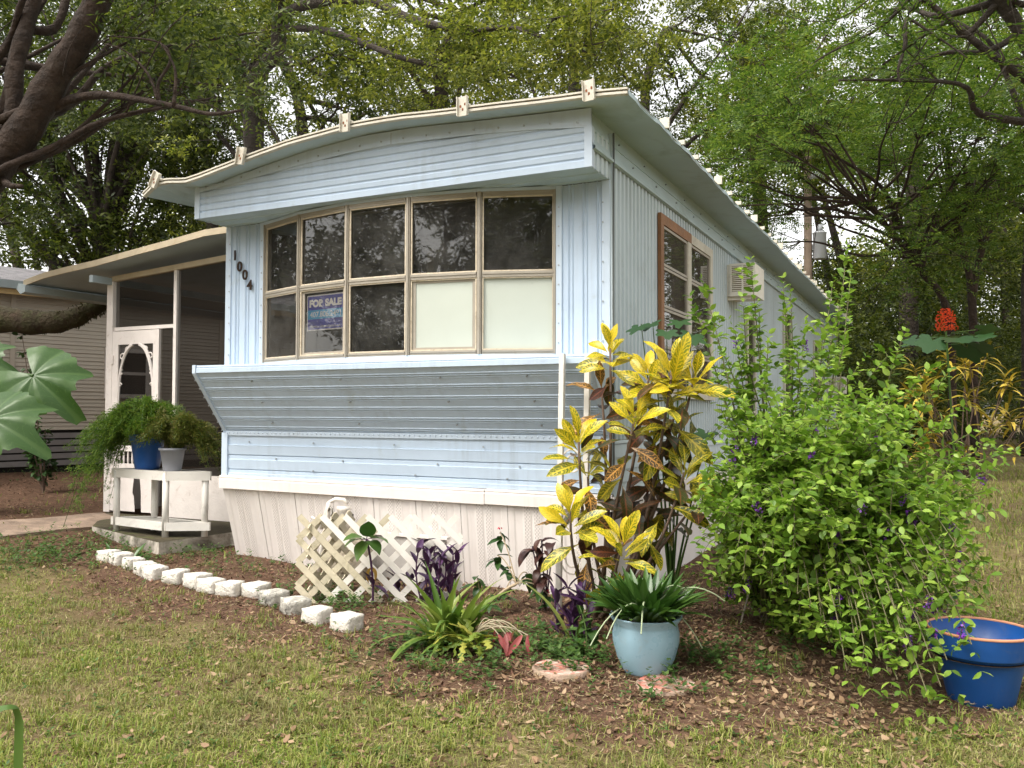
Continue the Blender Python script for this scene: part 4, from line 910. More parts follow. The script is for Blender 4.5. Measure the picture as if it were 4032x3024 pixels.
def fern(name, c, nst, reach, drop, m, lab, side=None):
    t = thing(name, tuple(c), lab, 'fern'); Vs = []; st = MB()
    for i in range(nst):
        th = RNG.uniform(0, 2*np.pi); R = reach*RNG.uniform(0.45, 1.05)
        if side is not None and RNG.random() < 0.45: th = side+RNG.normal(0, 0.5); R *= 1.25
        lefty = side is not None and math.cos(th-side) > 0.75
        toward = max(0.0, -(math.cos(th)*_fw[0]+math.sin(th)*_fw[1])); R *= 1-0.45*toward
        up = RNG.uniform(0.10, 0.26)*(1.15-0.4*R/reach); dr = drop*RNG.uniform(0.1, 1.0)*(R/reach)**1.5*(1.0 if lefty else 0.38)
        n = 16; tt = np.linspace(0, 1, n); x = c[0]+np.cos(th)*R*tt+0.02*np.sin(6*tt+i); y = c[1]+np.sin(th)*R*tt; z = c[2]+up*np.sin(np.pi*0.8*tt)*1.5-dr*tt**2.4
        pts = np.stack([x, y, z], 1)
        if i % 3 == 0: st.tube(pts[::3], 0.0022, 4)
        for j in range(2, n):
            tdir = pts[min(j+1, n-1)]-pts[j-1]
            for k in range(17):
                d = RNG.normal(0, 1, 3); d[2] *= 0.7; d /= np.linalg.norm(d); L = RNG.uniform(0.018, 0.045)
                p = pts[j]+RNG.normal(0, 0.016, 3); s = np.cross(d, tdir+1e-3); s /= np.linalg.norm(s)+1e-9
                Vs.append((p-s*0.0036, p+s*0.0036, p+d*L+s*0.0014, p+d*L-s*0.0014))
    Vv = np.array(Vs).reshape(-1, 3); F_ = np.arange(len(Vv)).reshape(-1, 4)
    link(fast_mesh('fronds', Vv, F_, m), 'fronds', t, kind='stuff'); st.build('stems', M_weed, t)
    return t
M_fern = leafmat('fern_green', [(0.045, 0.10, 0.012), (0.08, 0.155, 0.020), (0.13, 0.22, 0.032), (0.18, 0.22, 0.035)], 0.4, 0.6)
M_fern2 = leafmat('fern_olive', [(0.05, 0.075, 0.012), (0.09, 0.12, 0.02), (0.15, 0.16, 0.035), (0.17, 0.14, 0.04)], 0.4, 0.6)
sideL = math.atan2(-_r2[1], -_r2[0])
fern('asparagus_fern', clamp_in(p_b)+np.array((0, 0, 0.30)), 230, 0.62, 0.75, M_fern, 'feathery green asparagus fern spilling from the blue pot', sideL)
fern('asparagus_fern', clamp_in(p_g)+np.array((0, 0, 0.20)), 95, 0.42, 0.30, M_fern2, 'olive asparagus fern trailing from the small grey pot', sideL+math.pi)

# ================================================================== white edging blocks
M_blk = mat('painted_block', (0.66, 0.62, 0.55), 0.85, 0.06, 8, 0.7, 60, dirt=(0.22, 0.19, 0.14), dirt_amt=0.08, dirt_scale=9)
M_blk2 = mat('worn_block', (0.60, 0.57, 0.50), 0.85, 0.08, 8, 0.7, 60, dirt=(0.035, 0.033, 0.03), dirt_amt=0.62, dirt_scale=6)
blk_px = [(222, 1213), (248, 1219), (273, 1229), (298, 1240), (320, 1250), (368, 1260), (413, 1269), (444, 1280), (489, 1287), (542, 1290), (577, 1306), (622, 1325), (670, 1346), (736, 1362)]
ordn = ['first', 'second', 'third', 'fourth', 'fifth', 'sixth', 'seventh', 'eighth', 'ninth', 'tenth', 'eleventh', 'twelfth', 'thirteenth', 'last']
def block_mesh(seed):
    r = np.random.default_rng(seed); bm = bmesh.new()
    bmesh.ops.create_cube(bm, size=1.0); bmesh.ops.subdivide_edges(bm, edges=bm.edges[:], cuts=5, use_grid_fill=True)
    for v in bm.verts:
        x, y, z = v.co; tap = 1.0-0.22*(y+0.5); v.co.x = x*0.188*tap; v.co.z = z*0.11
        edge = (abs(x) > 0.49)+(abs(z) > 0.49)+(y < -0.49 or y > 0.49)
        v.co.y = y*0.145
        if edge >= 2: v.co = Vector((v.co.x*0.965, v.co.y*0.955, v.co.z*0.93))
        if y < -0.49: v.co.y -= 0.016*math.cos(x*2.6)*math.cos(z*2.4)-0.006*math.sin(x*17+seed)*math.sin(z*13)-r.normal(0, 0.003)
        v.co += Vector(r.normal(0, 0.0014, 3))
    me = bpy.data.meshes.new('edging_block'); bm.to_mesh(me); bm.free(); me.materials.append(M_blk2 if seed in (11, 10) else M_blk)
    return me
bpts = [ground(x, y) for x, y in blk_px]
for i, p in enumerate(bpts):
    q0 = bpts[max(0, i-1)]; q1 = bpts[min(len(bpts)-1, i+1)]; ang = math.atan2(q1[1]-q0[1], q1[0]-q0[0])
    o = link(block_mesh(i), 'edging_block', None); o.data.polygons.foreach_set('use_smooth', [True]*len(o.data.polygons)); o.rotation_euler = (random.uniform(-.05, .05), random.uniform(-.05, .05), ang+random.uniform(-.12, .12))
    back_ = np.array((-math.sin(ang), math.cos(ang)))*0.06
    zz_ = float(gz(p[0]+back_[0], p[1]+back_[1])); o.location = (p[0]+back_[0], p[1]+back_[1], zz_+0.036)
    o.scale = (random.uniform(0.92, 1.05),)*3
    tag(o, {13: 'last white edging block, standing a little apart at the right end', 11: 'white edging block with a worn black face, third from the right end'}.get(i, 'white painted edging block, %s from the concrete landing' % ordn[i]), 'edging block', 'white edging blocks round the flower bed')
for i in (7, 9, 10):
    pass

# ================================================================== lattice, pump, scroll trellis
M_lat = mat('lattice_vinyl', (0.78, 0.74, 0.68), 0.5, 0.05, 4, 0.05, 30, dirt=(0.5, 0.45, 0.36), dirt_amt=0.1)
M_lat2 = mat('mouldy_lattice', (0.55, 0.49, 0.36), 0.65, 0.15, 6, 0.15, 40, dirt=(0.22, 0.19, 0.10), dirt_amt=0.35, dirt_scale=8)
def lattice(name, A, B, h, base_z, off_top, lab, pitch=0.112, w=0.043, mouldy=None, both=True):
    """panel between ground points A and B; strips at 45 degrees clipped to the panel rectangle"""
    A = np.array(A, float); B = np.array(B, float); L = np.linalg.norm(B-A); d = (B-A)/L; n_ = np.array((d[1], -d[0]))
    t = thing(name, (A[0], A[1], base_z), lab, 'lattice')
    for sgn, oy in ((1, 0.0), (-1, -0.011)):
        k = -h if sgn > 0 else 0
        u = k
        while u < L+(0 if sgn > 0 else h):
            # line (x = u + sgn*z), z from 0..h, clipped to 0..L
            z0, z1 = 0.0, h
            if sgn > 0: z0 = max(z0, -u); z1 = min(z1, L-u)
            else: z0 = max(z0, u-L); z1 = min(z1, u)
            if z1-z0 > 0.05:
                pts = []
                for z in (z0, z1):
                    x = u+sgn*z; fr = z/h; c = A+d*x+n_*(-oy*1.0)-n_*off_top*fr; pts.append((c[0], c[1], base_z+z))
                mid = (u+sgn*(z0+z1)/2)/L
                m_ = M_lat2 if (mouldy is not None and mid < mouldy) else M_lat
                MB().bar(pts[0], pts[1], 0.008, w, up=(d[0]*-sgn, d[1]*-sgn, 1)).build('strip', m_, t)
            u += pitch*1.414
    return t
la = at_y(652, 1283, -0.62); lb = at_y(962, 1275, -0.30)
gA = float(gz(la[0], la[1])); 
latA = np.array((ground(654, 1300)[0], ground(654, 1300)[1])); gB = ground(962, 1290); latB = np.array((gB[0], gB[1]))
latA = latA+np.array((0, -0.07)); latB = latB+np.array((0.14, -0.02))
lattice('lattice_panel', latA, latB, 0.63, float(gz(*latA))-0.03, 0.06, 'white garden lattice with mouldy left end leaning before the skirting', mouldy=0.36)
lc = latA+np.array((0.10, 0.50))
lattice('lattice_panel', latA+np.array((0.05, 0.06)), lc, 0.62, float(gz(*latA))-0.03, 0.0, 'narrow lattice end panel seen almost edge on behind the pump', pitch=0.10, mouldy=1.0)
# hand pump
M_pump = mat('pump_paint', (0.70, 0.65, 0.58), 0.55, 0.08, 8, 0.2, 40, dirt=(0.30, 0.16, 0.07), dirt_amt=0.25, dirt_scale=14)
M_stone = mat('mossy_stone', (0.30, 0.26, 0.20), 0.95, 0.25, 6, 0.8, 25, dirt=(0.10, 0.09, 0.05), dirt_amt=0.4)
pc = at_y(722, 1200, -0.28); pz = float(gz(pc[0], pc[1])); pump = thing('hand_pump', (pc[0], pc[1], pz), 'old white painted hand water pump with hooked spout behind the lattice', 'water pump')
def PZ(x, y, z): return (pc[0]+x, pc[1]+y, z)
zt_ = at_y(735, 1078, -0.28)[2]
MB().tube([PZ(0.05, 0.05, pz-0.02), PZ(0.05, 0.05, zt_-0.10), PZ(0.05, 0.05, zt_-0.09), PZ(0.05, 0.05, zt_-0.06)], [0.048, 0.048, 0.055, 0.055], 16).build('barrel', M_pump, pump, smooth=True)
MB().tube([PZ(-0.10, -0.06, pz), PZ(-0.07, -0.05, pz+0.3), PZ(-0.045, -0.045, zt_-0.25), PZ(-0.03, -0.04, zt_-0.08), PZ(-0.025, -0.04, zt_-0.03)], 0.019, 10).build('riser', M_pump, pump, smooth=True)
MB().tube([PZ(-0.13, 0.0, zt_-0.24), PZ(-0.10, 0.0, zt_-0.16), PZ(-0.05, 0.0, zt_-0.03), PZ(-0.01, 0.02, zt_-0.005), PZ(0.05, 0.05, zt_-0.01), PZ(0.08, 0.05, zt_-0.04)], 0.016, 10).build('handle', M_pump, pump, smooth=True)
MB().tube([PZ(-0.02, -0.05, zt_-0.09), PZ(0.0, -0.06, zt_-0.06), PZ(0.03, -0.07, zt_-0.07), PZ(0.035, -0.07, zt_-0.11), PZ(0.02, -0.07, zt_-0.125)], 0.008, 8).build('spout_hook', mat('dull_steel', (0.30, 0.28, 0.24), 0.4, 0.2, metal=0.7), pump, smooth=True)
MB().tube([PZ(-0.21, -0.02, zt_-0.15), PZ(-0.12, -0.01, zt_-0.19)], 0.010, 8).build('lever', M_pump, pump, smooth=True)
bs = at_y(760, 1180, -0.16)
st_ = thing('stone_footing', (bs[0], -0.22, pz), 'rough mossy stone footing behind the lattice at the pump', 'stone')
r = np.random.default_rng(3); bm = bmesh.new(); bmesh.ops.create_icosphere(bm, subdivisions=3, radius=1.0)
for v in bm.verts: v.co = Vector((v.co.x*0.22, v.co.y*0.10, v.co.z*0.24))*(1+0.10*math.sin(v.co.x*7+v.co.z*5)+r.normal(0, 0.02))
me = bpy.data.meshes.new('stone'); bm.to_mesh(me); bm.free(); me.materials.append(M_stone); link(me, 'stone', st_, loc=(0, 0, 0.14))
# scroll trellis: two white bars with iron scrolls between them, standing against the ledge
tr_ = thing('scroll_trellis', (3.33, -0.42, 0.05), 'white twin bar trellis with iron scrolls against the corner of the ledge', 'trellis')
YT = -DP-0.045
xa0, xa1 = at_y(1206, 1316, YT)[0], at_y(1215, 766, YT)[0]; xb0, xb1 = at_y(1261, 1300, YT)[0], at_y(1270, 768, YT)[0]
for x0, x1, zt2 in ((xa0, xa1, at_y(1215, 764, YT)[2]), (xb0, xb1, at_y(1270, 768, YT)[2])):
    MB().bar((x0, YT, -0.06), (x1, YT, zt2), 0.034, 0.034, up=(0, -1, 0)).build('upright', M_plas, tr_)
M_iron = mat('white_iron', (0.66, 0.60, 0.54), 0.5, 0.1, 10)
xm = (xa0+xb0)/2+0.01
for z, r0, sg in ((0.38, 0.085, 1), (1.02, 0.075, -1)):
    pts = []
    for th in np.linspace(0, 3.4*math.pi, 34): rr = r0*(1-th/(3.4*math.pi)*0.72); pts.append((xm+rr*math.cos(sg*th+math.pi)*1.0, YT, z+rr*math.sin(sg*th+math.pi)*1.25))
    MB().tube(pts, 0.006, 6).build('scroll', M_iron, tr_)

# ================================================================== glazed pot, blue pot, stepping stones
M_glz = mat('pale_blue_glaze', (0.29, 0.455, 0.55), 0.3, 0.06, 4, 0.02, 20, spec=0.6, streak=0.5, dirt=(0.30, 0.27, 0.22), dirt_amt=0.16, dirt_scale=7)
gp = ground(1402, 1461); gp = gp+np.array((_fw[0], _fw[1], 0))*0.10
gl_ = pot('flower_pot', np.array((gp[0], gp[1], gp[2]-0.006)), [(0.112, 0), (0.118, 0.012), (0.15, 0.08), (0.172, 0.16), (0.174, 0.20), (0.166, 0.24), (0.164, 0.255), (0.186, 0.285), (0.188, 0.295), (0.172, 0.293), (0.158, 0.262)], M_glz, 'pale blue glazed pot with strappy leaved plant before the croton', (0.158, 0.262), 48)
bpp = ground(2142, 1524); bpp = bpp+np.array((_fw[0], _fw[1], 0))*0.09
M_terr = mat('bare_terracotta', (0.50, 0.23, 0.13), 0.7, 0.15, 10)
bpz = bpp[2]-0.008; sc = 1.0
t = pot('flower_pot', np.array((bpp[0], bpp[1], bpz)), [(0.1350, 0), (0.1420, 0.0080), (0.1440, 0.0120), (0.1920, 0.2280), (0.1930, 0.2310), (0.1940, 0.2326), (0.2150, 0.2336), (0.2176, 0.2344), (0.2184, 0.2380), (0.2330, 0.3300), (0.2340, 0.3360)], M_bpot, 'large cobalt blue pot with bare terracotta rim at the right edge', None, 48)
MB().lathe([(0.2100, 0.225), (0.2220, 0.3360)], (bpp[0], bpp[1], bpz), 48).build('inner_wall', M_bpot, t, smooth=True)
mb = MB(); mb.tube([(bpp[0]+0.2284*math.cos(a_), bpp[1]+0.2284*math.sin(a_), bpz+0.3370) for a_ in np.linspace(0, 2*math.pi, 49)], 0.0074, 8, caps=False); mb.build('rim', M_terr, t, smooth=True)
MB().lathe([(0.2130, 0.2150), (0.0010, 0.222)], (bpp[0], bpp[1], bpz), 24).build('soil', M_soil, t)
# small plastic scoop half buried in that pot
m, nt, b, out = newmat('mosaic_stone'); vz = nn(nt, 'ShaderNodeTexVoronoi', Scale=38.0); nt.links.new(nt.nodes.new('ShaderNodeTexCoord').outputs['Object'], vz.inputs['Vector'])
sep = nt.nodes.new('ShaderNodeSeparateColor'); nt.links.new(vz.outputs['Color'], sep.inputs[0])
colr = ramp(nt, sep.outputs[0], [(0.0, (0.50, 0.14, 0.10)), (0.45, (0.60, 0.25, 0.20)), (0.7, (0.62, 0.48, 0.40)), (1.0, (0.32, 0.26, 0.2))])
nt.links.new(mixc(nt, ramp(nt, noise(nt, 7, 6, 0.7), [(0.40, 0), (0.58, 0.8)]), colr, (0.15, 0.115, 0.07)), b.inputs['Base Color']); b.inputs['Roughness'].default_value = 0.9
bp = nn(nt, 'ShaderNodeBump', Strength=0.8, Distance=0.01); nt.links.new(vz.outputs['Distance'], bp.inputs['Height']); nt.links.new(bp.outputs[0], b.inputs['Normal']); M_mos = m
M_rim = mat('stone_rim', (0.34, 0.24, 0.18), 0.9, 0.15, 12, 0.6, 40, dirt=(0.2, 0.18, 0.1), dirt_amt=0.3, dirt_scale=8)
for (px_, py_, lab) in ((1212, 1452, 'round red and white mosaic stepping stone left of the glazed pot'), (1440, 1482, 'half buried round red stepping stone in front of the glazed pot')):
    c = ground(px_, py_); zz_ = c[2]-0.028 if px_ < 1300 else c[2]-0.042
    t = thing('stepping_stone', (c[0], c[1], zz_), lab, 'stepping stone', 'round stepping stones')
    MB().lathe([(0.148, 0), (0.152, 0.02), (0.150, 0.052), (0.142, 0.058)], (c[0], c[1], zz_), 40).build('rim', M_rim, t, smooth=True)
    MB().lathe([(0.1425, 0.057), (0.001, 0.059)], (c[0], c[1], zz_), 40).build('mosaic', M_mos, t)
# ================================================================== leaves
def leaf_mesh(name, L, Wd, m, prof='lance', seg=6, droop=0.3, fold=0.25, wave=0.0, twist=0.0, seed=0):
    """leaf along +Y from the origin, upper face +Z, UV across/along"""
    r = np.random.default_rng(seed); vs_ = []; uv = []; cols = (-1, -0.5, 0, 0.5, 1)
    for i in range(seg+1):
        t = i/seg
        if prof == 'lance': w = math.sin(math.pi*min(1, (t*0.97+0.03))**0.85)**0.8
        elif prof == 'obov': w = (math.sin(math.pi*(0.04+0.96*t)**1.25))**0.7*(0.18+0.82*min(1, t*2.2))
        elif prof == 'strap': w = (1-t**3)*(0.65+0.35*math.sin(math.pi*min(1, t*1.3)))
        elif prof == 'heart': w = math.sin(math.pi*min(1.0, (0.10+0.90*t))**0.75)**0.85 if t > 0.02 else 0.5
        elif prof == 'oval': w = math.sin(math.pi*(0.06+0.94*t))**0.75
        w = max(w, 0.03)*Wd/2
        ang = -droop*t; y = L*(math.sin(droop*t)/droop if droop else t) if abs(droop) > 1e-4 else L*t
        z = -L*(1-math.cos(droop*t))/droop if abs(droop) > 1e-4 else 0.0
        tw = twist*t
        for c in cols:
            wz = fold*abs(c)*w+wave*Wd*math.sin(t*13+c*2+seed)*abs(c)
            x = c*w; x2 = x*math.cos(tw)-wz*math.sin(tw); z2 = x*math.sin(tw)+wz*math.cos(tw)
            vs_.append((x2, y, z+z2)); uv.append((0.5+0.5*c, t))
    f = [(i*5+k, i*5+k+1, (i+1)*5+k+1, (i+1)*5+k) for i in range(seg) for k in range(4)]
    return MB().add(vs_, f, uv).mesh(name, m, True)
def put_leaf(me, par, pos, d, roll=0.0, sc=1.0, name='leaf', up=None):
    """pos in world space, d = pointing direction"""
    d = Vector(d).normalized(); u = Vector(up if up is not None else (0, 0, 1))
    x = d.cross(u)
    if x.length < 0.05: x = d.cross(Vector((1, 0.2, 0)))
    x.normalize(); z = x.cross(d)
    M = Matrix((x, d, z)).transposed()
    M = M @ Matrix.Rotation(roll, 3, 'Y')
    o = bpy.data.objects.new(name, me); COL.objects.link(o); o.parent = par
    o.location = Vector(pos)-Vector(par.location); o.rotation_euler = M.to_euler(); o.scale = (sc, sc, sc)
    return o
def curve_pts(a, b, bend=(0, 0, 0), n=8):
    a = np.array(a, float); b = np.array(b, float); t = np.linspace(0, 1, n)[:, None]
    return a*(1-t)+b*t+np.array(bend, float)*(4*t*(1-t))
ru = random.uniform

# ---- tall croton at the corner of the home
YEL = (0.62, 0.43, 0.018)
CY = leafmat('croton_yellow', [(0.09, 0.14, 0.008), (0.16, 0.20, 0.010), (0.28, 0.27, 0.012), (0.52, 0.41, 0.02)], 0.25, 0.35, 'object', 0.45, (( 0.72, 0.53, 0.025), 0.9, 9.0, (0.12, 0.24), True))
CG = leafmat('croton_green', [(0.045, 0.085, 0.010), (0.085, 0.13, 0.012), (0.14, 0.17, 0.014)], 0.25, 0.32, 'object', 0.5, ((0.70, 0.55, 0.04), 0.95, 9.0, (0.06, 0.15), True))
CD = leafmat('croton_dark', [(0.040, 0.014, 0.010), (0.035, 0.038, 0.012), (0.030, 0.050, 0.012)], 0.15, 0.3, 'object', 0.5, ((0.26, 0.075, 0.035), 0.6, 9.0, (0.03, 0.09)))
CO = leafmat('croton_orange', [(0.075, 0.045, 0.012), (0.10, 0.06, 0.015)], 0.2, 0.35, 'object', 0.45, ((0.60, 0.30, 0.07), 0.95, 9.0, (0.06, 0.16)))
CM = {k: [leaf_mesh('croton_leaf', L, wd, m_, 'obov', 8, dr, 0.22, wv, tw, s) for s, (L, wd, dr, wv, tw) in enumerate(((0.26, 0.088, 0.5, 0.03, 0.3), (0.285, 0.092, 0.9, 0.05, -0.4), (0.23, 0.082, 0.25, 0.04, 0.25), (0.25, 0.085, 1.2, 0.06, 0.5)))]
      for k, m_ in (('y', CY), ('g', CG), ('d', CD), ('o', CO))}
M_stem = mat('brown_stem', (0.14, 0.095, 0.07), 0.8, 0.2, 20, 0.4, 60)
cb = ground(1318, 1335); croton = thing('croton_shrub', tuple(cb), 'tall croton with yellow veined leaves and dark stems at the corner', 'croton')
CDEP = 5.35
ros = [  # picture x, y, depth, size, yellow share, number of leaves
 (1318, 752, 5.45, 0.80, 'y', 13, 6), (1452, 800, 5.25, 1.05, 'y', 16, 10), (1402, 815, 5.35, 0.85, 'y', 10, 6), (1500, 815, 5.3, 1.0, 'y', 10, 8), (1372, 900, 5.15, 0.95, 'yg', 12, 9),
 (1250, 955, 5.30, 0.92, 'yg', 12, 9), (1232, 1108, 5.15, 0.98, 'yg', 12, 9), (1345, 1172, 4.95, 0.95, 'yg', 11, 8), (1478, 1020, 5.2, 1.0, 'g', 11, 10), (1455, 905, 5.4, 1.0, 'go', 7, 12), (1420, 985, 5.45, 1.0, 'd', 4, 12), (1300, 845, 5.5, 0.9, 'od', 4, 6), (1500, 1090, 5.25, 0.95, 'gd', 6, 5), (1270, 1030, 5.35, 0.85, 'gd', 4, 5), (1395, 1080, 5.45, 0.9, 'd', 2, 5)]
stems = MB()
for i, (x, y, dep, sz, kind, ny_, nd_) in enumerate(ros):
    p = at_depth(x, y, dep); ax = Vector((p[0]-cb[0], p[1]-cb[1], 1.4)).normalized()
    foot = cb+np.array((ru(-.10, .10), ru(-.08, .08), -0.02))
    stems.tube(curve_pts(foot, p, (ru(-.06, .06), ru(-.06, .06), -0.05), 9), np.linspace(0.016, 0.007, 9), 7)
    for k in range(ny_):
        th = k*2.39996+i; el = 1.25-0.95*(k/max(1, ny_-1))+ru(-.1, .1)
        d = np.array((math.cos(th)*math.cos(el), math.sin(th)*math.cos(el), math.sin(el)))-_fw*0.12
        ch = kind[0] if (len(kind) == 1 or k < ny_*0.6) else kind[1]
        put_leaf(random.choice(CM[ch]), croton, p+np.array((0, 0, -0.012*k))+d*0.02, d, ru(-.5, .5), sz*ru(0.88, 1.12)*(0.80+0.20*k/ny_), up=-_fw*ru(.2, 1.3)+np.array((0, 0, .8)))
    for k in range(nd_):
        th = k*2.39996+i+1; el = 0.15-0.75*(k/max(1, nd_-1))+ru(-.15, .15)
        d = np.array((math.cos(th)*math.cos(el), math.sin(th)*math.cos(el), math.sin(el)))
        ch = random.choice({'y': 'ggdd', 'yg': 'ggdo', 'g': 'ggd', 'd': 'ddd', 'go': 'ddo', 'od': 'dod', 'gd': 'ddgd'}[kind])
        tt = 0.02+0.022*k; pos = p+(np.array(foot)-p)*(tt/max(0.3, np.linalg.norm(np.array(foot)-p)))*2.2
        put_leaf(random.choice(CM[ch]), croton, pos+d*0.015, d, ru(-.5, .5), sz*ru(0.9, 1.15), up=-_fw*ru(.2, 1.2)+np.array((0, 0, .8)))
stems.build('stem', M_stem, croton, smooth=True)

# ---- strap leaved lily clump left of the stepping stone, in a dark buried pot
SG = leafmat('lily_leaf', [(0.065, 0.135, 0.018), (0.10, 0.18, 0.028), (0.16, 0.24, 0.045), (0.24, 0.28, 0.07)], 0.35, 0.35, 'object', 0.4)
SM = [leaf_mesh('lily_leaf', 0.50, 0.050, SG, 'strap', 9, dr, 0.35, 0.0, tw, s) for s, (dr, tw) in enumerate(((0.5, .2), (1.0, -.2), (1.5, .3), (2.0, 0.1)))]
lb_ = ground(968, 1392); lily = thing('lily_clump', tuple(lb_), 'clump of arching strap leaves left of the mosaic stone', 'lily')
for k in range(74):
    th = ru(0, 6.28); el = ru(0.6, 1.5); d = (math.cos(th)*math.cos(el), math.sin(th)*math.cos(el), math.sin(el))
    put_leaf(random.choice(SM), lily, lb_+np.array((ru(-.10, .10), ru(-.09, .09), 0.0)), d, ru(-.3, .3), ru(0.7, 1.15))
for px_, py_, ln in ((930, 1255, 1.35), (990, 1265, 1.1), (600+560, 1300, 0.01), (1030, 1290, 1.1)):
    if ln < 0.1: continue
    tgt = at_depth(px_-30, py_-60, 4.75); put_leaf(SM[0], lily, lb_, tgt-lb_, ru(-.3, .3), ln)
MB().lathe([(0.09, -0.05), (0.115, 0.07), (0.12, 0.075), (0.105, 0.06)], lb_+np.array((0.0, 0.02, -0.02)), 24).build('sunken_pot', mat('black_plastic', (0.02, 0.022, 0.025), 0.5), lily)
# lone strap leaf right of it
l2 = ground(1232, 1395); sl_ = thing('strap_leaf_plant', tuple(l2), 'single long strap leaf arching beside the purple plant', 'lily')
tg = at_depth(1180, 1255, 5.1); put_leaf(SM[1], sl_, l2, (tg-l2)+np.array((0, 0, 0.06)), 0.3, 1.25); put_leaf(SM[0], sl_, l2+np.array((0.03, 0.01, 0)), (0.15, 0.0, 1), -0.3, 0.55)

# ---- zigzag leaved cactus and pink dying bromeliad leaves at its foot
ZG = leafmat('zigzag_green', [(0.12, 0.19, 0.025), (0.20, 0.26, 0.04), (0.30, 0.33, 0.06), (0.40, 0.36, 0.07)], 0.3, 0.45, 'object')
PK = leafmat('pink_leaf', [(0.28, 0.055, 0.055), (0.38, 0.10, 0.09), (0.22, 0.04, 0.05), (0.42, 0.20, 0.11)], 0.25, 0.5, 'object')
def zig(L, Wd, n, dr):
    vs_ = []
    for i in range(2*n+1):
        t = i/(2*n); y = L*math.sin(dr*t)/dr; z = -L*(1-math.cos(dr*t))/dr
        a = Wd*(1.0 if i % 2 else 0.32)*(1-0.25*t); b2 = Wd*(0.32 if i % 2 else 1.0)*(1-0.25*t)
        vs_ += [(-a/2, y, z), (0, y, z+0.004), (b2/2, y, z)]
    f = [(3*i+k, 3*i+k+1, 3*i+4+k, 3*i+3+k) for i in range(2*n) for k in range(2)]
    return MB().add(vs_, f).mesh('zigzag_leaf', ZG, False)
ZM = [zig(0.24, 0.055, 5, 1.0), zig(0.28, 0.05, 6, 1.6), zig(0.2, 0.05, 4, 0.6)]
zb2 = ground(1015, 1415); zc_ = thing('zigzag_cactus', tuple(zb2), 'yellow green zigzag leaved cactus sprawling below the lily clump', 'cactus')
for k in range(34):
    th = sideL+ru(-1.9, 3.3)+0.6; el = ru(0.1, 1.1); d = (math.cos(th)*math.cos(el), math.sin(th)*math.cos(el), math.sin(el))
    put_leaf(random.choice(ZM), zc_, zb2+np.array((ru(-.07, .10), ru(-.06, .06), 0.04+ru(0, .06))), d, ru(-.7, .7), ru(0.7, 1.1))
pkb = ground(1095, 1420); pk = thing('withered_plant', tuple(pkb), 'drooping stems with pink red withered leaves by the mosaic stone', 'plant')
PM = leaf_mesh('pink_leaf', 0.13, 0.032, PK, 'lance', 6, 0.4, 0.3, 0.02, 0.3, 1); sm = MB()
for k in range(11):
    a_ = zb2+np.array((0.03, 0.02, 0.12)); b3 = pkb+np.array((ru(-.14, .16), ru(-.1, .1), 0.12)); sm.tube(curve_pts(a_, b3, (0, 0, ru(0.03, .09)), 8), 0.0028, 5)
    put_leaf(PM, pk, b3, (ru(-.4, .4), ru(-.5, .1), ru(-1.2, -.3)), ru(-1, 1), ru(0.7, 1.15))
sm.build('stem', mat('pale_stem', (0.42, 0.36, 0.25), 0.7), pk)

# ---- purple heart clumps
PU = leafmat('purple_leaf', [(0.030, 0.012, 0.040), (0.055, 0.020, 0.070), (0.085, 0.035, 0.10)], 0.15, 0.4, 'object', 0.4)
PUM = [leaf_mesh('purple_leaf', 0.15, 0.048, PU, 'lance', 6, dr, 0.45, 0.0, 0.1, s) for s, dr in enumerate((0.15, 0.35, 0.7))]
M_pst = mat('purple_stem', (0.07, 0.025, 0.07), 0.6)
for (px_, py_, nst, H, lab) in ((945, 1300, 11, 0.36, 'upright purple leaved clump behind the lily'), (1238, 1375, 8, 0.26, 'purple leaved clump at the foot of the trellis'), (868, 1285, 2, 0.13, 'small purple sprig in front of the lattice')):
    b4 = ground(px_, py_); t = thing('purple_plant', tuple(b4), lab, 'plant', 'purple leaved plants'); s_ = MB()
    for k in range(nst):
        f0 = b4+np.array((ru(-.10, .10)*min(1, nst/6), ru(-.07, .07)*min(1, nst/6), -0.01)); top = f0+np.array((ru(-.09, .09), ru(-.07, .07), H*ru(0.65, 1.1))); pts = curve_pts(f0, top, (ru(-.03, .03), 0, 0), 6)
        s_.tube(pts, 0.0055, 6)
        for j in range(7):
            p = pts[min(5, j)] if j < 6 else pts[5]; th = j*2.6+k; el = ru(0.6, 1.25); put_leaf(random.choice(PUM), t, p, (math.cos(th)*math.cos(el), math.sin(th)*math.cos(el), math.sin(el)), ru(-.3, .3), ru(0.65, 1.0))
    s_.build('stem', M_pst, t)

# ---- heart leaved plants
HG = leafmat('heart_leaf', [(0.035, 0.085, 0.018), (0.06, 0.125, 0.025), (0.085, 0.16, 0.03)], 0.3, 0.4, 'object', 0.4)
HGD = leafmat('pentas_leaf', [(0.022, 0.06, 0.016), (0.04, 0.09, 0.02)], 0.25, 0.4, 'object', 0.4)
BUR = leafmat('burgundy_leaf', [(0.030, 0.012, 0.012), (0.055, 0.022, 0.018), (0.075, 0.032, 0.022)], 0.15, 0.4, 'object', 0.4)
DRY = leafmat('dry_yellow', [(0.42, 0.24, 0.05), (0.50, 0.32, 0.08)], 0.2, 0.7, 'object')
HM = [leaf_mesh('heart_leaf', 0.11, 0.085, HG, 'heart', 7, dr, 0.18, 0.02, 0.0, s) for s, dr in enumerate((0.5, 0.9))]
HMD = [leaf_mesh('pentas_leaf', 0.12, 0.055, HGD, 'heart', 7, dr, 0.25, 0.01, 0.0, s) for s, dr in enumerate((0.5, 1.0))]
BM_ = [leaf_mesh('burgundy_leaf', 0.17, 0.075, BUR, 'oval', 7, 1.5, 0.3, 0.03, 0.2, s) for s in range(2)]
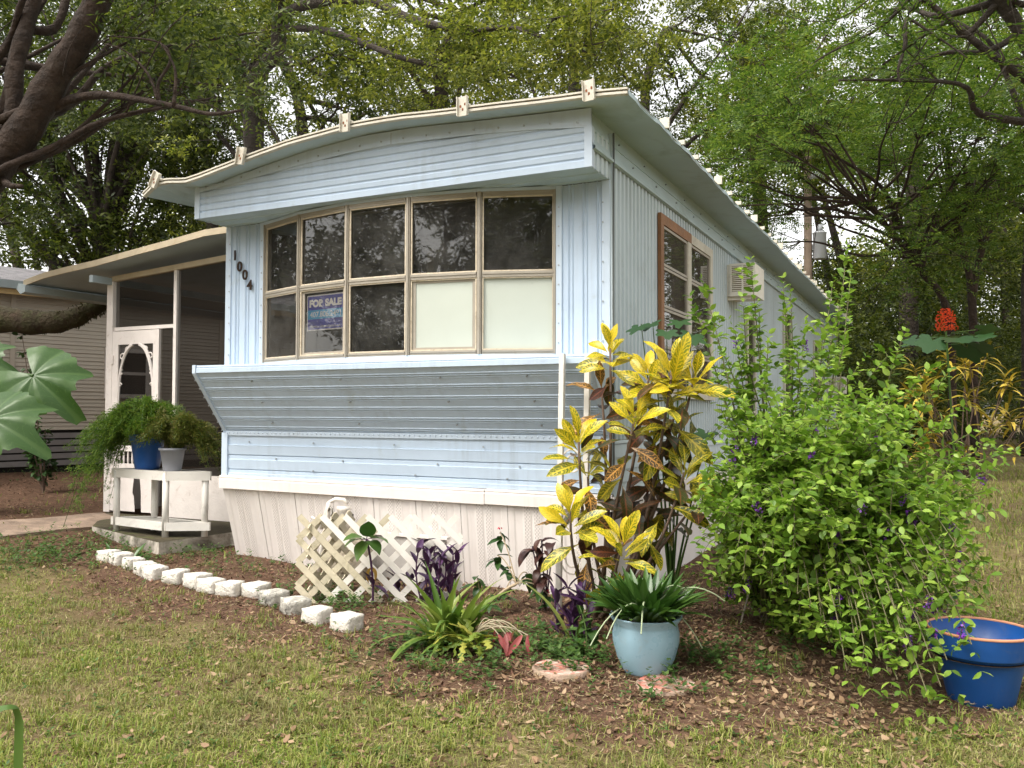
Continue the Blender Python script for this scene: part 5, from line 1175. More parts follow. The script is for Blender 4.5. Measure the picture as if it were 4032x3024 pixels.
DM = leaf_mesh('dry_leaf', 0.09, 0.035, DRY, 'oval', 5, 1.0, 0.5, 0.05)
hb0 = ground(805, 1305); hp_ = thing('heart_leaf_plant', tuple(hb0), 'young plant with broad green leaves growing through the lattice', 'plant'); s_ = MB()
top = at_depth(792, 1165, 5.9); pts = curve_pts(hb0, top, (0.02, 0, 0), 8); s_.tube(pts, 0.008, 7)
for k, (dx, el) in enumerate(((-1, .1), (1, .25), (-.6, .3), (.7, -.2), (.1, .5), (-.2, -.3))):
    d = _r2*dx*0.9-_fw*ru(0.1, 0.6)+np.array((0, 0, el)); s_.tube([top, top+d*0.04], 0.003, 5); put_leaf(random.choice(HM), hp_, top+d*0.04, d, ru(-.3, .3), ru(1.05, 1.45))
for dx in (-1, 1): put_leaf(DM, hp_, pts[4], _r2*dx*0.6+np.array((0, 0, -0.9)), 0.4, 1.3)
for k in range(4): put_leaf(random.choice(PUM), hp_, pts[2], _r2*ru(-1, 1)-_fw*0.3+np.array((0, 0, ru(-.2, .9))), 0, 1.0)
s_.build('stem', M_pst, hp_)
# leaning pentas with red flowers
b5 = ground(1040, 1325); pe = thing('flowering_plant', tuple(b5), 'leaning green plant with small red flowers against white skirting', 'flower'); s_ = MB()
RED = mat('red_petal', (0.55, 0.02, 0.05), 0.5, 0.2)
def red_flower(c, par, r=0.016, n=9, name='flower'):
    mb = MB()
    for k in range(n):
        d = np.array((ru(-1, 1), ru(-1, 1), ru(-.2, 1))); d /= np.linalg.norm(d); s = np.cross(d, (0.3, 0.5, 0.7)); s /= np.linalg.norm(s); q_ = np.cross(s, d)
        p = c+d*r; mb.add([p-s*r*.45, p-q_*r*.45, p+s*r*.45, p+q_*r*.45], [(0, 1, 2, 3)])
    mb.build(name, RED, par)
tips = [(1080, 1150, 5.75), (1075, 1200, 5.75), (1100, 1225, 5.7), (1165, 1265, 5.6), (1185, 1285, 5.6), (1030, 1245, 5.55), (1060, 1285, 5.5), (1095, 1270, 5.6), (1140, 1240, 5.65)]
j0 = at_depth(1115, 1262, 5.6); s_.tube(curve_pts(b5+np.array((0, 0, -0.01)), j0, (0, 0, 0.03), 7), 0.010, 7)
for i, (x, y, dep) in enumerate(tips):
    p = at_depth(x, y, dep); root = j0 if i not in (5, 6) else b5; s_.tube(curve_pts(root, p, (0, 0, 0.04), 7), 0.004, 5)
    for k in range(7):
        th = k*1.05+i; put_leaf(random.choice(HMD), pe, p+np.array((0, 0, -0.012*k)), (math.cos(th), math.sin(th), ru(-.7, .15)), ru(-.3, .3), ru(0.6, 1.0))
    if i in (0, 3, 4): red_flower(p+np.array((0, 0, 0.02)), pe)
s_.build('stem', mat('tan_stem', (0.36, 0.28, 0.18), 0.7), pe)
b6 = ground(1178, 1318); bu = thing('burgundy_plant', tuple(b6), 'drooping burgundy leaved plant left of the scroll trellis', 'plant'); s_ = MB()
for i, (x, y) in enumerate(((1170, 1165), (1150, 1180), (1185, 1190), (1195, 1175), (1165, 1230), (1180, 1245))):
    p = at_depth(x, y, 5.6); s_.tube(curve_pts(b6, p, (0, 0, 0), 7), 0.005, 6)
    for k in range(3): put_leaf(random.choice(BM_), bu, p-np.array((0, 0, 0.02*k)), _r2*ru(-1, 1)-_fw*ru(-.3, .8)+np.array((0, 0, ru(-.5, .5))), ru(-.4, .4), ru(0.6, 0.95))
s_.build('stem', M_pst, bu)
# heart leaved weed by the trellis foot
b7 = ground(1262, 1425); hw2 = thing('heart_leaf_plant', tuple(b7), 'leafy green plant with heart shaped leaves right of the purple clump', 'plant'); s_ = MB()
for i in range(7):
    p = at_depth(1252+ru(-22, 30), 1320+ru(-20, 75), 4.75); s_.tube(curve_pts(b7, p, (ru(-.03, .03), 0, 0), 6), 0.004, 5)
    for k in range(4): put_leaf(random.choice(HM), hw2, p-np.array((0, 0, .03*k)), (ru(-1, 1), ru(-1, .4), ru(-.6, .3)), ru(-.3, .3), ru(0.45, 0.85))
s_.build('stem', M_weed, hw2)

# ---- strappy plant in the glazed pot
TG = leafmat('tongue_leaf', [(0.030, 0.080, 0.015), (0.050, 0.115, 0.022), (0.085, 0.16, 0.035)], 0.25, 0.3, 'object', 0.5)
TM = [leaf_mesh('tongue_leaf', 0.245, 0.046, TG, 'lance', 7, dr, 0.3, 0.0, tw, s) for s, (dr, tw) in enumerate(((0.2, .1), (0.5, -.1), (0.85, .2)))]
tp = np.array((gp[0], gp[1], gp[2]+0.275)); tt_ = thing('potted_plant', tuple(tp), 'dense dark green tongue leaves filling the glazed pot', 'potted plant'); s_ = MB()
for k in range(210):
    a_ = ru(0, 6.28); rr = 0.14*math.sqrt(ru(0, 1)); el = 1.40-0.85*(rr/0.14)**1.2*ru(0.6, 1.15); d = (math.cos(a_)*math.cos(el), math.sin(a_)*math.cos(el), math.sin(el))
    put_leaf(random.choice(TM), tt_, tp+np.array((rr*math.cos(a_), rr*math.sin(a_), 0.0)), d, ru(-.4, .4), ru(0.75, 1.15))
M_pale = mat('pale_stalk', (0.34, 0.40, 0.24), 0.6)
for (x, y, dep) in ((1565, 1298, 4.5), (1517, 1400, 4.45), (1275, 1395, 4.2), (1385, 1370, 4.15), (1310, 1380, 4.15), (1495, 1290, 4.6)):
    e = at_depth(x, y, dep); s_.tube(curve_pts(tp+np.array((0, 0, .02)), e, (0, 0, 0.10), 9), np.linspace(0.005, 0.0032, 9), 5)
s_.build('flower_stalk', M_pale, tt_)

# ---- big duranta bush with purple flowers
DG = leafmat('duranta_leaf', [(0.085, 0.17, 0.020), (0.155, 0.275, 0.034), (0.235, 0.37, 0.05), (0.36, 0.49, 0.09)], 0.4, 0.42, 'island', 0.35)
DGo = leafmat('duranta_leaf_single', [(0.085, 0.17, 0.020), (0.155, 0.275, 0.034), (0.235, 0.37, 0.05), (0.36, 0.49, 0.09)], 0.4, 0.42, 'object', 0.35)
db = ground(1650, 1345); db = np.array((db[0]+0.15, db[1]+0.15, 0.0)); db[2] = float(gz(db[0], db[1]))
dur = thing('duranta_bush', tuple(db), 'big light green flowering bush with purple blossom sprays at the right', 'bush')
shoots = []
for (x, y, dep) in ((1490, 640, 5.9), (1515, 600, 6.0), (1620, 562, 5.6), (1605, 640, 5.5), (1690, 600, 5.8), (1705, 620, 5.9), (1740, 690, 5.7), (1800, 600, 6.1), (1830, 530, 6.4), (1835, 690, 5.6), (1590, 735, 5.5), (1660, 720, 5.4),
                    (1800, 760, 5.3), (1870, 770, 5.3), (1530, 700, 5.8), (1560, 760, 5.6), (1640, 650, 5.6), (1575, 690, 5.7), (1720, 740, 5.5), (1770, 800, 5.3), (1690, 790, 5.3), (1640, 820, 5.3), (1780, 680, 5.8), (1820, 640, 6.0), (1840, 580, 6.2), (1850, 830, 5.2), (1920, 840, 5.1), (1760, 880, 5.1), (1540, 800, 5.5), (1590, 920, 5.1), (1960, 1000, 4.7), (2060, 980, 4.6), (2040, 1060, 4.4), (1955, 715, 5.2), (1935, 750, 5.2), (2005, 800, 5.0), (2055, 795, 5.0), (1990, 870, 4.9), (2080, 880, 4.8), (2120, 925, 4.7), (2195, 975, 4.6), (2170, 1000, 4.5),
                    (2150, 1055, 4.4), (2100, 1100, 4.2), (2140, 1240, 4.0), (2095, 1350, 3.9), (2120, 1450, 3.75), (2075, 1500, 3.7), (2000, 1480, 3.7), (1930, 1520, 3.65), (1890, 1540, 3.65), (1860, 1480, 3.75), (1990, 1390, 3.8),
                    (1800, 1440, 3.9), (1760, 1360, 4.0), (1720, 1330, 4.1), (1700, 1270, 4.1), (1640, 1240, 4.2), (1590, 1210, 4.3), (1545, 1150, 4.4), (1510, 1080, 4.6), (1540, 1020, 4.7), (1560, 950, 4.9), (1600, 860, 5.1), (1550, 870, 5.4),
                    (2040, 1610, 3.45), (2060, 1570, 3.5), (2050, 1330, 3.85), (2080, 1280, 3.9), (2020, 1300, 3.85), (1960, 1330, 3.85), (1940, 1420, 3.75), (1970, 1450, 3.7), (1900, 1400, 3.8), (1870, 1440, 3.8), (1840, 1520, 3.7), (1910, 1490, 3.68), (2030, 1430, 3.72), (2060, 1400, 3.75), (1820, 1380, 3.9), (2090, 1220, 4.0), (2130, 1150, 4.15), (2160, 1100, 4.3), (1960, 1550, 3.6), (1780, 1400, 3.95), (1985, 1530, 3.62), (1600, 1290, 4.2), (2105, 1180, 4.1)):
    shoots.append((at_depth(x, y, dep), 1))
cc = db+np.array((0.32, -0.22, 0.98))
for k in range(430):
    x = random.gauss(1815, 190); y = random.gauss(1140, 190)
    if not (1520 < x < 2150 and 850 < y < 1500) or (x < 1640 and y > 1260) or (x > 2000 and y < 930): continue
    rr = ((x-1815)/330)**2+((y-1130)/330)**2
    dep = 4.05+0.75*rr+ru(-.12, .5)
    if x > 1950 and y > 1250: dep -= 0.2
    shoots.append((at_depth(x, y, dep), 0))
for k in range(70):
    x = ru(1540, 1760); y = ru(980, 1310); shoots.append((at_depth(x, y, ru(4.9, 5.9)), 0))
br = MB(); LV = []; singles = []; fl = MB(); fstem = MB()
for i, (e, kind) in enumerate(shoots):
    f0 = db+np.array((ru(-.18, .18), ru(-.18, .18), -0.02)); dist = np.linalg.norm(e-f0); down = e[2] < 0.75
    bend = np.array((0, 0, 0.35*dist if down else 0.10*dist)) + np.array((ru(-.06, .06), ru(-.06, .06), 0))
    pts = curve_pts(f0, e, bend, 22); br.tube(pts[::2], np.linspace(0.009, 0.0022, 11), 5)
    n0 = (5 if down else 8) if kind else 10
    seg = np.linspace(n0, 21, 24 if kind else 16)
    for j, sgt in enumerate(seg):
        a_ = int(min(20, math.floor(sgt))); fr = sgt-a_; p = pts[a_]*(1-fr)+pts[a_+1]*fr; tdir = pts[a_+1]-pts[a_]; tdir /= np.linalg.norm(tdir)
        perp = np.cross(tdir, (ru(-.3, .3), ru(-.3, .3), 1)); perp /= np.linalg.norm(perp)+1e-9; per2 = np.cross(tdir, perp)
        ang = (j % 2)*math.pi/2+ru(-.3, .3); L = ru(0.036, 0.078)*(0.75 if j > len(seg)-4 else 1.0)
        for sg in (-1, 1):
            d = tdir*0.65+sg*(perp*math.cos(ang)+per2*math.sin(ang)); d /= np.linalg.norm(d); singles.append((p, d, L))
    # small side twigs with leaves
    for j in range(7 if not kind else 6):
        a_ = random.randint(n0, 20); p = pts[a_]; d0 = np.array((ru(-1, 1), ru(-1, 1), ru(-.5, .7))); d0 /= np.linalg.norm(d0); Lt = ru(0.08, 0.22)*(1 if not kind else 0.6)
        tw = curve_pts(p, p+d0*Lt, (0, 0, 0.02), 5); br.tube(tw, 0.0018, 4)
        for q_ in range(1, 5):
            for sg in (-1, 1):
                s = np.cross(d0, (0.2, 0.3, 1)); s /= np.linalg.norm(s); d = d0*0.6+sg*s+np.array((0, 0, ru(-.3, .5))); d /= np.linalg.norm(d); singles.append((tw[q_], d, ru(0.036, 0.060)))
    # hanging flower sprays
    if random.random() < (0.24 if e[2] < 1.35 else 0.10):
        p = pts[19]; dr = np.array((ru(-.5, .5), ru(-.5, .2), -1.0)); dr /= np.linalg.norm(dr); Ls = ru(0.06, 0.14); fstem.tube(curve_pts(p, p+dr*Ls, (0, 0, 0.01), 6), 0.0018, 4)
        for k in range(random.randint(16, 40)):
            c = p+dr*Ls*ru(0.1, 0.75)+np.array((ru(-1, 1), ru(-1, 1), ru(-1, 1)))*0.017; d = np.array((ru(-1, 1), ru(-1, 1), ru(-1, 1))); d /= np.linalg.norm(d); s = np.cross(d, (0.3, 0.6, 0.2)); s /= np.linalg.norm(s); q_ = np.cross(s, d)
            r_ = ru(0.005, 0.010); fl.add([c-s*r_, c-q_*r_, c+s*r_, c+q_*r_], [(0, 1, 2, 3)])
br.build('branches', mat('bush_twig', (0.12, 0.11, 0.055), 0.8), dur); fl.build('blossom', mat('purple_petal', (0.16, 0.035, 0.34), 0.5, 0.25), dur, kind='stuff'); fstem.build('blossom_stalks', M_weed, dur, kind='stuff')
order = sorted(range(len(singles)), key=lambda i: float(np.dot(np.array(singles[i][0])-CAM, _fw))-singles[i][2]*8)
pick = set(random.sample(order[:1400], 300))
LMs = [leaf_mesh('duranta_leaf', 1.0, 0.58, DGo, 'oval', 5, dr, 0.25, 0.01, 0.0, s) for s, dr in enumerate((0.4, 0.8))]
rest = []
for i, (p, d, L) in enumerate(singles):
    if i in pick: put_leaf(random.choice(LMs), dur, p, d, ru(-.5, .5), L)
    else: rest.append((p, d, L))
def leaf_cloud(lst, wr=0.5, seed=1):
    P_ = np.array([a[0] for a in lst]); Dv = np.array([a[1] for a in lst]); L = np.array([a[2] for a in lst])[:, None]
    r = np.random.default_rng(seed); up = r.normal(0, 0.45, (len(lst), 3))+np.array((0, 0, 1.0)); s = np.cross(Dv, up); s /= np.linalg.norm(s, axis=1, keepdims=True)+1e-9; n_ = np.cross(s, Dv)
    w = L*wr*0.5
    pts = [P_, P_+Dv*L*.28+s*w*.85+n_*L*.05, P_+Dv*L*.62+s*w*.9+n_*L*.03, P_+Dv*L-n_*L*.12, P_+Dv*L*.62-s*w*.9+n_*L*.03, P_+Dv*L*.28-s*w*.85+n_*L*.05, P_+Dv*L*.45-n_*L*.02]
    Vv = np.stack(pts, 1).reshape(-1, 3); o = np.arange(len(lst))[:, None]*7
    F_ = np.concatenate([o+np.array([[6, k, (k+1) % 6]]) for k in range(6)], 0)
    return Vv, F_
Vv, F_ = leaf_cloud(rest, 0.6); link(fast_mesh('foliage', Vv, F_, DG), 'foliage', dur, kind='stuff')
# bamboo and metal canes under the bush
for (x0, y0, x1, y1, dep, m_, lab) in ((1598, 1345, 1632, 1225, 4.9, M_alu, 'thin grey metal cane leaning under the flowering bush'), (1548, 1330, 1560, 1180, 5.2, M_stem, 'brown wooden cane at the left foot of the flowering bush')):
    a_ = ground(x0, y0); e = at_depth(x1, y1, float(np.dot(a_-CAM, _fw))); tag(MB().tube([a_-np.array((0, 0, .03)), e], 0.006, 6).build('garden_cane', m_), lab, 'cane')

# ---- lobed leaf plant peeping over the croton
LO = leafmat('lobed_leaf', [(0.020, 0.06, 0.018), (0.035, 0.085, 0.025)], 0.2, 0.4, 'object', 0.45)
def lobed(L, m_, n=5, depth_=0.35, name='lobed_leaf', wob=0.0, droop=0.15):
    vs_ = [(0, 0.25*L, 0.0)]; uv = [(0.5, 0.3)]; K = n*8
    for k in range(K):
        th = -2.55+5.1*k/(K-1); lob = 0.5+0.5*math.cos((th)*n/5.1*2*math.pi); r = L*0.62*(1-depth_*(1-lob)**1.2)*(1.12-0.14*abs(th)); r *= 1+0.04*math.sin(k*3.7)
        x = r*math.sin(th); y = 0.25*L+r*math.cos(th); z = -droop*(x*x+max(0, y-0.2*L)**2)/L+0.10*L*0.25*lob+wob*math.sin(k*1.9)*L
        vs_.append((x, y, z)); uv.append((0.5+0.5*math.sin(th), 0.5+0.5*math.cos(th)))
    f = [(0, k, k+1) for k in range(1, K)]
    return MB().add(vs_, f, uv).mesh(name, m_, True)
LB = [lobed(0.17, LO), lobed(0.15, LO, 5, 0.45)]
b8 = ground(1450, 1300); lo_ = thing('lobed_leaf_plant', tuple(b8), 'dark green lobed leaves rising behind the tall croton', 'plant'); s_ = MB()
for (x, y, dep) in ((1385, 700, 5.75), (1440, 712, 5.7), (1495, 718, 5.75), (1410, 695, 5.8), (1470, 690, 5.85), (1540, 985, 5.6), (1530, 930, 5.7)):
    p = at_depth(x, y, dep); s_.tube(curve_pts(b8, p, (0, 0, .05), 9), np.linspace(0.010, 0.003, 9), 6); put_leaf(random.choice(LB), lo_, p, _r2*ru(-1, 1)-_fw*0.6+np.array((0, 0, ru(-.5, 0))), ru(-.3, .3), ru(0.85, 1.15), up=(0, 0, 1))
s_.build('stem', M_weed, lo_)

# ---- broad leaves reaching in at the left edge, close to the camera
BG = leafmat('broad_leaf', [(0.030, 0.080, 0.012), (0.042, 0.098, 0.016)], 0.28, 0.38, 'object', 0.45, ((0.08, 0.15, 0.035), 0.5, 7.0, (0.015, 0.05)))
def broad(L, seed, lobes):
    """radial leaf: petiole at the origin, creased along its main veins, edge lobed and drooping"""
    r = np.random.default_rng(seed); NR, NA = 9, 64; vs_ = [(0, 0, 0)]; uv = [(0.5, 0.5)]
    for i in range(1, NR+1):
        q_ = i/NR
        for k in range(NA+1):
            th = -2.75+5.5*k/NA; R = 0.0
            for la, ll, lw in lobes: R = max(R, ll*math.exp(-((th-la)/lw)**2))
            R = max(R, 0.80)*L*(1+0.035*math.sin(k*1.7+seed)+0.02*math.sin(k*3.1))
            rr = R*q_; x = rr*math.sin(th); y = rr*math.cos(th)
            vein = min(abs(th-la)/lw for la, ll, lw in lobes)
            z = 0.035*L*3*(min(1.0, vein)*q_)-0.42*L*(rr/L)**2-0.03*L*math.sin(th*3+seed)*q_**2+0.012*L*math.sin(rr/L*26)*min(1, vein*1.5)*q_
            vs_.append((x, y, z)); uv.append((0.5+0.5*min(1, vein)*(1 if th > 0 else -1), q_))
    M1 = NA+1
    f = [(0, 1+k, 2+k) for k in range(NA)]+[(1+(i-1)*M1+k, 1+i*M1+k, 2+i*M1+k, 2+(i-1)*M1+k) for i in range(1, NR) for k in range(NA)]
    return MB().add(vs_, f, uv).mesh('broad_leaf', BG, True)
LOB = [(0, 1.18, 0.42), (0.95, 1.0, 0.36), (-0.95, 1.0, 0.36), (1.9, 0.85, 0.45), (-1.9, 0.85, 0.45)]
BL = [broad(0.135, 0, LOB), broad(0.13, 3, LOB)]
b9 = at_depth(-190, 1560, 2.3); b9 = np.array((b9[0], b9[1], float(gz(b9[0], b9[1])))); bl_ = thing('broad_leaf_plant', tuple(b9), 'large soft green leaves reaching in at the left edge', 'plant'); s_ = MB()
for i, (x, y, dep, tx, ty, sc_, me) in enumerate(((72, 812, 2.25, 178, 930, 1.0, BL[0]), (-20, 905, 2.1, 88, 985, 1.0, BL[1]), (-60, 775, 2.3, 45, 815, 0.75, BL[0]), (-90, 900, 2.2, -10, 940, 1.0, BL[1]))):
    p = at_depth(x, y, dep); e = at_depth(tx, ty, dep-0.06); j = at_depth(-150, 860, 2.35); s_.tube(curve_pts(b9, j, (0, 0, 0), 8), 0.010, 7) if i == 0 else None
    s_.tube(curve_pts(j, p, (0, 0, .03), 7), 0.005, 6); put_leaf(me, bl_, p, e-p+np.array((0, 0, 0.03)), 0.0, sc_, up=-_fw*0.9+np.array((0, 0, 0.6)))
s_.build('stem', M_weed, bl_)
bA = at_depth(38, 1690, 2.25); bA = np.array((bA[0], bA[1], 0)); bA[2] = float(gz(bA[0], bA[1])); bld = thing('blade_leaf_plant', tuple(bA), 'single thick green blade bending at the lower left corner', 'plant')
tipz = at_depth(42, 1530, 2.25)
vs_ = []; uv = []
path = [bA+np.array((0, 0, -0.01)), bA+(tipz-bA)*0.5, tipz-np.array((0, 0, 0.03)), tipz+np.array((0, 0, 0.005))-_r2*0.012, tipz-_r2*0.05-np.array((0, 0, 0.0)), tipz-_r2*0.10-np.array((0, 0, 0.03)), tipz-_r2*0.14-np.array((0, 0, 0.08))]
for i, p in enumerate(path):
    w = (0.026, 0.027, 0.026, 0.025, 0.022, 0.014, 0.002)[i]
    for c in (-1, 0, 1): vs_.append(p+(_r2*0.8-_fw*0.6)*c*w+(_fw*0.006 if c == 0 else 0)); uv.append((0.5+0.5*c, i/6))
MB().add(vs_, [(3*i+k, 3*i+k+1, 3*i+4+k, 3*i+3+k) for i in range(6) for k in range(2)], uv).build('leaf', HG, bld, smooth=True)

# ---- gold croton and pagoda flower further back at the right
GC = leafmat('gold_croton', [(0.05, 0.07, 0.01), (0.24, 0.19, 0.02), (0.50, 0.37, 0.05), (0.65, 0.48, 0.08)], 0.2, 0.4, 'object', 0.4)
GM = [leaf_mesh('gold_leaf', 0.34, 0.055, GC, 'lance', 5, dr, 0.3, 0.0, 0.2, s) for s, dr in enumerate((0.8, 1.4))]
bB = ground(2085, 1035); gc = thing('gold_croton', tuple(bB), 'bushy gold and green croton in the shade at the far right', 'croton'); s_ = MB(); nlf = 0
gd0 = float(np.dot(bB-CAM, _fw))
for k in range(34):
    x = ru(1965, 2240); y = ru(745, 985)
    if (x-2100)**2/140**2+(y-870)**2/140**2 > 1.15: continue
    p = at_depth(x, y, gd0+ru(-.7, .5)); s_.tube(curve_pts(bB+np.array((ru(-.3, .3), ru(-.2, .2), 0)), p, (0, 0, 0), 6), np.linspace(0.014, 0.006, 6), 5)
    for j in range(12):
        th = j*2.4+k; el = 1.1-1.3*j/12; put_leaf(random.choice(GM), gc, p-np.array((0, 0, 0.018*j)), (math.cos(th)*math.cos(el), math.sin(th)*math.cos(el), math.sin(el)), ru(-.4, .4), ru(0.8, 1.15))
s_.build('stem', M_stem, gc)
pgd = 8.9; pgc = at_depth(2043, 690, pgd); bC = np.array((pgc[0]+0.1, pgc[1]+0.1, 0)); bC[2] = float(gz(bC[0], bC[1]))
pg_ = thing('pagoda_flower', tuple(bC), 'orange red cone shaped flower head on a broad leaved plant', 'flower'); s_ = MB()
s_.tube(curve_pts(bC, pgc-np.array((0, 0, 0.12)), (0, 0, 0), 8), 0.012, 6)
ORM = mat('orange_floret', (0.62, 0.075, 0.02), 0.5, 0.25, 30); mb = MB()
for tier in range(8):
    z = -0.10+0.20*tier/7; R = 0.112*math.sqrt(max(0.04, 1-(tier/7.6)**2))
    for k in range(int(8+26*R/0.1)):
        th = k*2.4+tier; rr = R*math.sqrt(ru(0.2, 1)); c = pgc+np.array((rr*math.cos(th), rr*math.sin(th), z+ru(-.012, .012))); r_ = ru(0.006, 0.012)
        mb.add([c+np.array((-r_, 0, 0)), c+np.array((0, -r_, r_*.4)), c+np.array((r_, 0, 0)), c+np.array((0, r_, r_*.4)), c+np.array((0, 0, -r_*1.2))], [(0, 1, 2, 3), (0, 4, 1), (1, 4, 2), (2, 4, 3), (3, 4, 0)])
mb.build('flower_head', ORM, pg_, kind='stuff')
PL = [lobed(0.34, LO, 5, 0.25, 'pagoda_leaf')]
for k in range(11):
    th = k*0.72; p = pgc+np.array((0.05*math.cos(th), 0.05*math.sin(th), -0.14-0.012*k)); q_ = p+np.array((0.22*math.cos(th), 0.22*math.sin(th), 0.02)); s_.tube([p, q_], 0.004, 5); put_leaf(PL[0], pg_, q_, (math.cos(th), math.sin(th), ru(-.9, .1)), ru(-.4, .4), ru(0.6, 0.95))
s_.build('stem', M_weed, pg_)
# small shrub before the neighbouring wall
b10 = at_depth(95, 1015, 11.2); b10[2] = float(gz(b10[0], b10[1])); sh = thing('wall_shrub', tuple(b10), 'thin dark green shrub growing up the beige siding', 'shrub'); lv = []; s_ = MB()
for k in range(9):
    e = at_depth(85+ru(-55, 25), 725 if k == 0 else ru(745, 1000), 11.2+ru(-.15, .15)); pts = curve_pts(b10, e, (0, 0, 0.03), 10); s_.tube(pts, np.linspace(0.012, 0.004, 10), 5)
    for j in range(3, 10):
        for q_ in range(9): d = np.array((ru(-1, 1), ru(-1, 1), ru(-.6, .4))); d /= np.linalg.norm(d); lv.append((pts[j]+d*ru(0, .06), d, ru(0.05, 0.095)))
s_.build('stem', M_stem, sh); Vv, F_ = leaf_cloud(lv, 0.7, 5); link(fast_mesh('foliage', Vv, F_, leafmat('shrub_leaf', [(0.02, 0.05, 0.012), (0.035, 0.08, 0.02), (0.06, 0.12, 0.03)], 0.25, 0.45)), 'foliage', sh, kind='stuff')
# low dark plants at the foot of the landing
b11 = ground(268, 1205); fp = thing('dark_leaf_plant', tuple(b11), 'low dark green plant between the blocks and the landing', 'plant')
for k in range(16):
    th = ru(0, 6.28); el = ru(0.25, 1.1); put_leaf(random.choice(TM), fp, b11+np.array((ru(-.22, .22), ru(-.05, .05), 0)), (math.cos(th)*math.cos(el), math.sin(th)*math.cos(el), math.sin(el)), ru(-.4, .4), ru(0.5, 0.8))
# ================================================================== trees
def sprig_cloud(cen, rad, n, k, L, Wd, r, shell=0.35, flat=0.0, droop=0.15, pinnate=False):
    """n sprigs of k leaves inside an ellipsoid; returns (n*k*4,3) vertices"""
    d = r.normal(0, 1, (n, 3)); d /= np.linalg.norm(d, axis=1, keepdims=True); rho = (shell+(1-shell)*r.random(n))**0.8
    pos = np.array(cen)+d*rho[:, None]*np.array(rad)
    ax = d*0.7+r.normal(0, 0.6, (n, 3)); ax[:, 2] = ax[:, 2]*(1-flat)-droop; ax /= np.linalg.norm(ax, axis=1, keepdims=True)
    up = r.normal(0, 0.35, (n, 3))+np.array((0, 0, 1.0)); sd = np.cross(ax, up); sd /= np.linalg.norm(sd, axis=1, keepdims=True)+1e-9; nm = np.cross(sd, ax)
    out = []
    for j in range(k):
        t = (j//2+0.5)/(k/2.0); sg = 1 if j % 2 else -1
        if pinnate: base = pos+ax*(t*L*5.0)[..., None] if hasattr(t, 'shape') else pos+ax*(t*L*5.0); ld = ax*0.25+sd*sg+nm*r.normal(0, 0.12, (n, 1))
        else: base = pos+ax*(t*L*2.6); ld = ax*0.6+sd*sg*0.9+nm*r.normal(0, 0.55, (n, 1))+r.normal(0, 0.25, (n, 3))
        ld /= np.linalg.norm(ld, axis=1, keepdims=True); ls = np.cross(ld, nm+r.normal(0, 0.3, (n, 3))); ls /= np.linalg.norm(ls, axis=1, keepdims=True)+1e-9
        l = L*r.uniform(0.7, 1.25, (n, 1)); w = Wd*0.5*r.uniform(0.75, 1.2, (n, 1))
        out.append(np.stack([base, base+ld*l*0.45+ls*w, base+ld*l, base+ld*l*0.45-ls*w], 1))
    return np.concatenate(out, 0).reshape(-1, 3)
M_bark = mat('oak_bark', (0.029, 0.018, 0.012), 0.95, 0.4, 6, 1.0, 11, dirt=(0.07, 0.055, 0.04), dirt_amt=0.2, dirt_scale=5)
M_bark2 = mat('grey_bark', (0.040, 0.031, 0.024), 0.95, 0.3, 3, 0.9, 14, dirt=(0.08, 0.07, 0.055), dirt_amt=0.2, dirt_scale=4)
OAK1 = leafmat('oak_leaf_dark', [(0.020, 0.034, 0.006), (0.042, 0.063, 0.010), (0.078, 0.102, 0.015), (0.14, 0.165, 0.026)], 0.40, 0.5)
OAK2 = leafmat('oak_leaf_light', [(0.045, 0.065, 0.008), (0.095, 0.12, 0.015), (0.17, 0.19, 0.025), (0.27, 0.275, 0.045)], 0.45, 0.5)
FEA = leafmat('feather_leaf', [(0.030, 0.070, 0.010), (0.060, 0.115, 0.016), (0.105, 0.165, 0.024), (0.18, 0.24, 0.04)], 0.45, 0.5)
def proj(c):
    d = np.array(c)-CAM; z = d@_fw; return ((2016+FPX*(d@_r2)/z)/OV, (1512-FPX*(d@_u2)/z)/OV, z)
def in_sightline(c, rr):      # keeps the view to the transformer open, as it is in the place
    x, y, z = proj(c); a = rr*FPX/z/OV; return z < 25 and abs(x-1765) < 22+0.75*a and abs(y-520) < 45+0.5*a
def limb(mb, pts, r0, r1, n=8, wob=0.0, rs=None):
    P_ = np.array(pts, float)
    # smooth resample
    t = np.linspace(0, len(P_)-1, max(6, 4*len(P_))); i = np.clip(np.floor(t).astype(int), 0, len(P_)-2); f = (t-i)[:, None]
    p0 = P_[np.clip(i-1, 0, len(P_)-1)]; p1 = P_[i]; p2 = P_[i+1]; p3 = P_[np.clip(i+2, 0, len(P_)-1)]
    Q = 0.5*((2*p1)+(-p0+p2)*f+(2*p0-5*p1+4*p2-p3)*f**2+(-p0+3*p1-3*p2+p3)*f**3)
    R = np.linspace(r0, r1, len(Q))*(1+0.07*np.sin(np.arange(len(Q))*1.7))
    mb.tube(Q, list(R), n); return Q
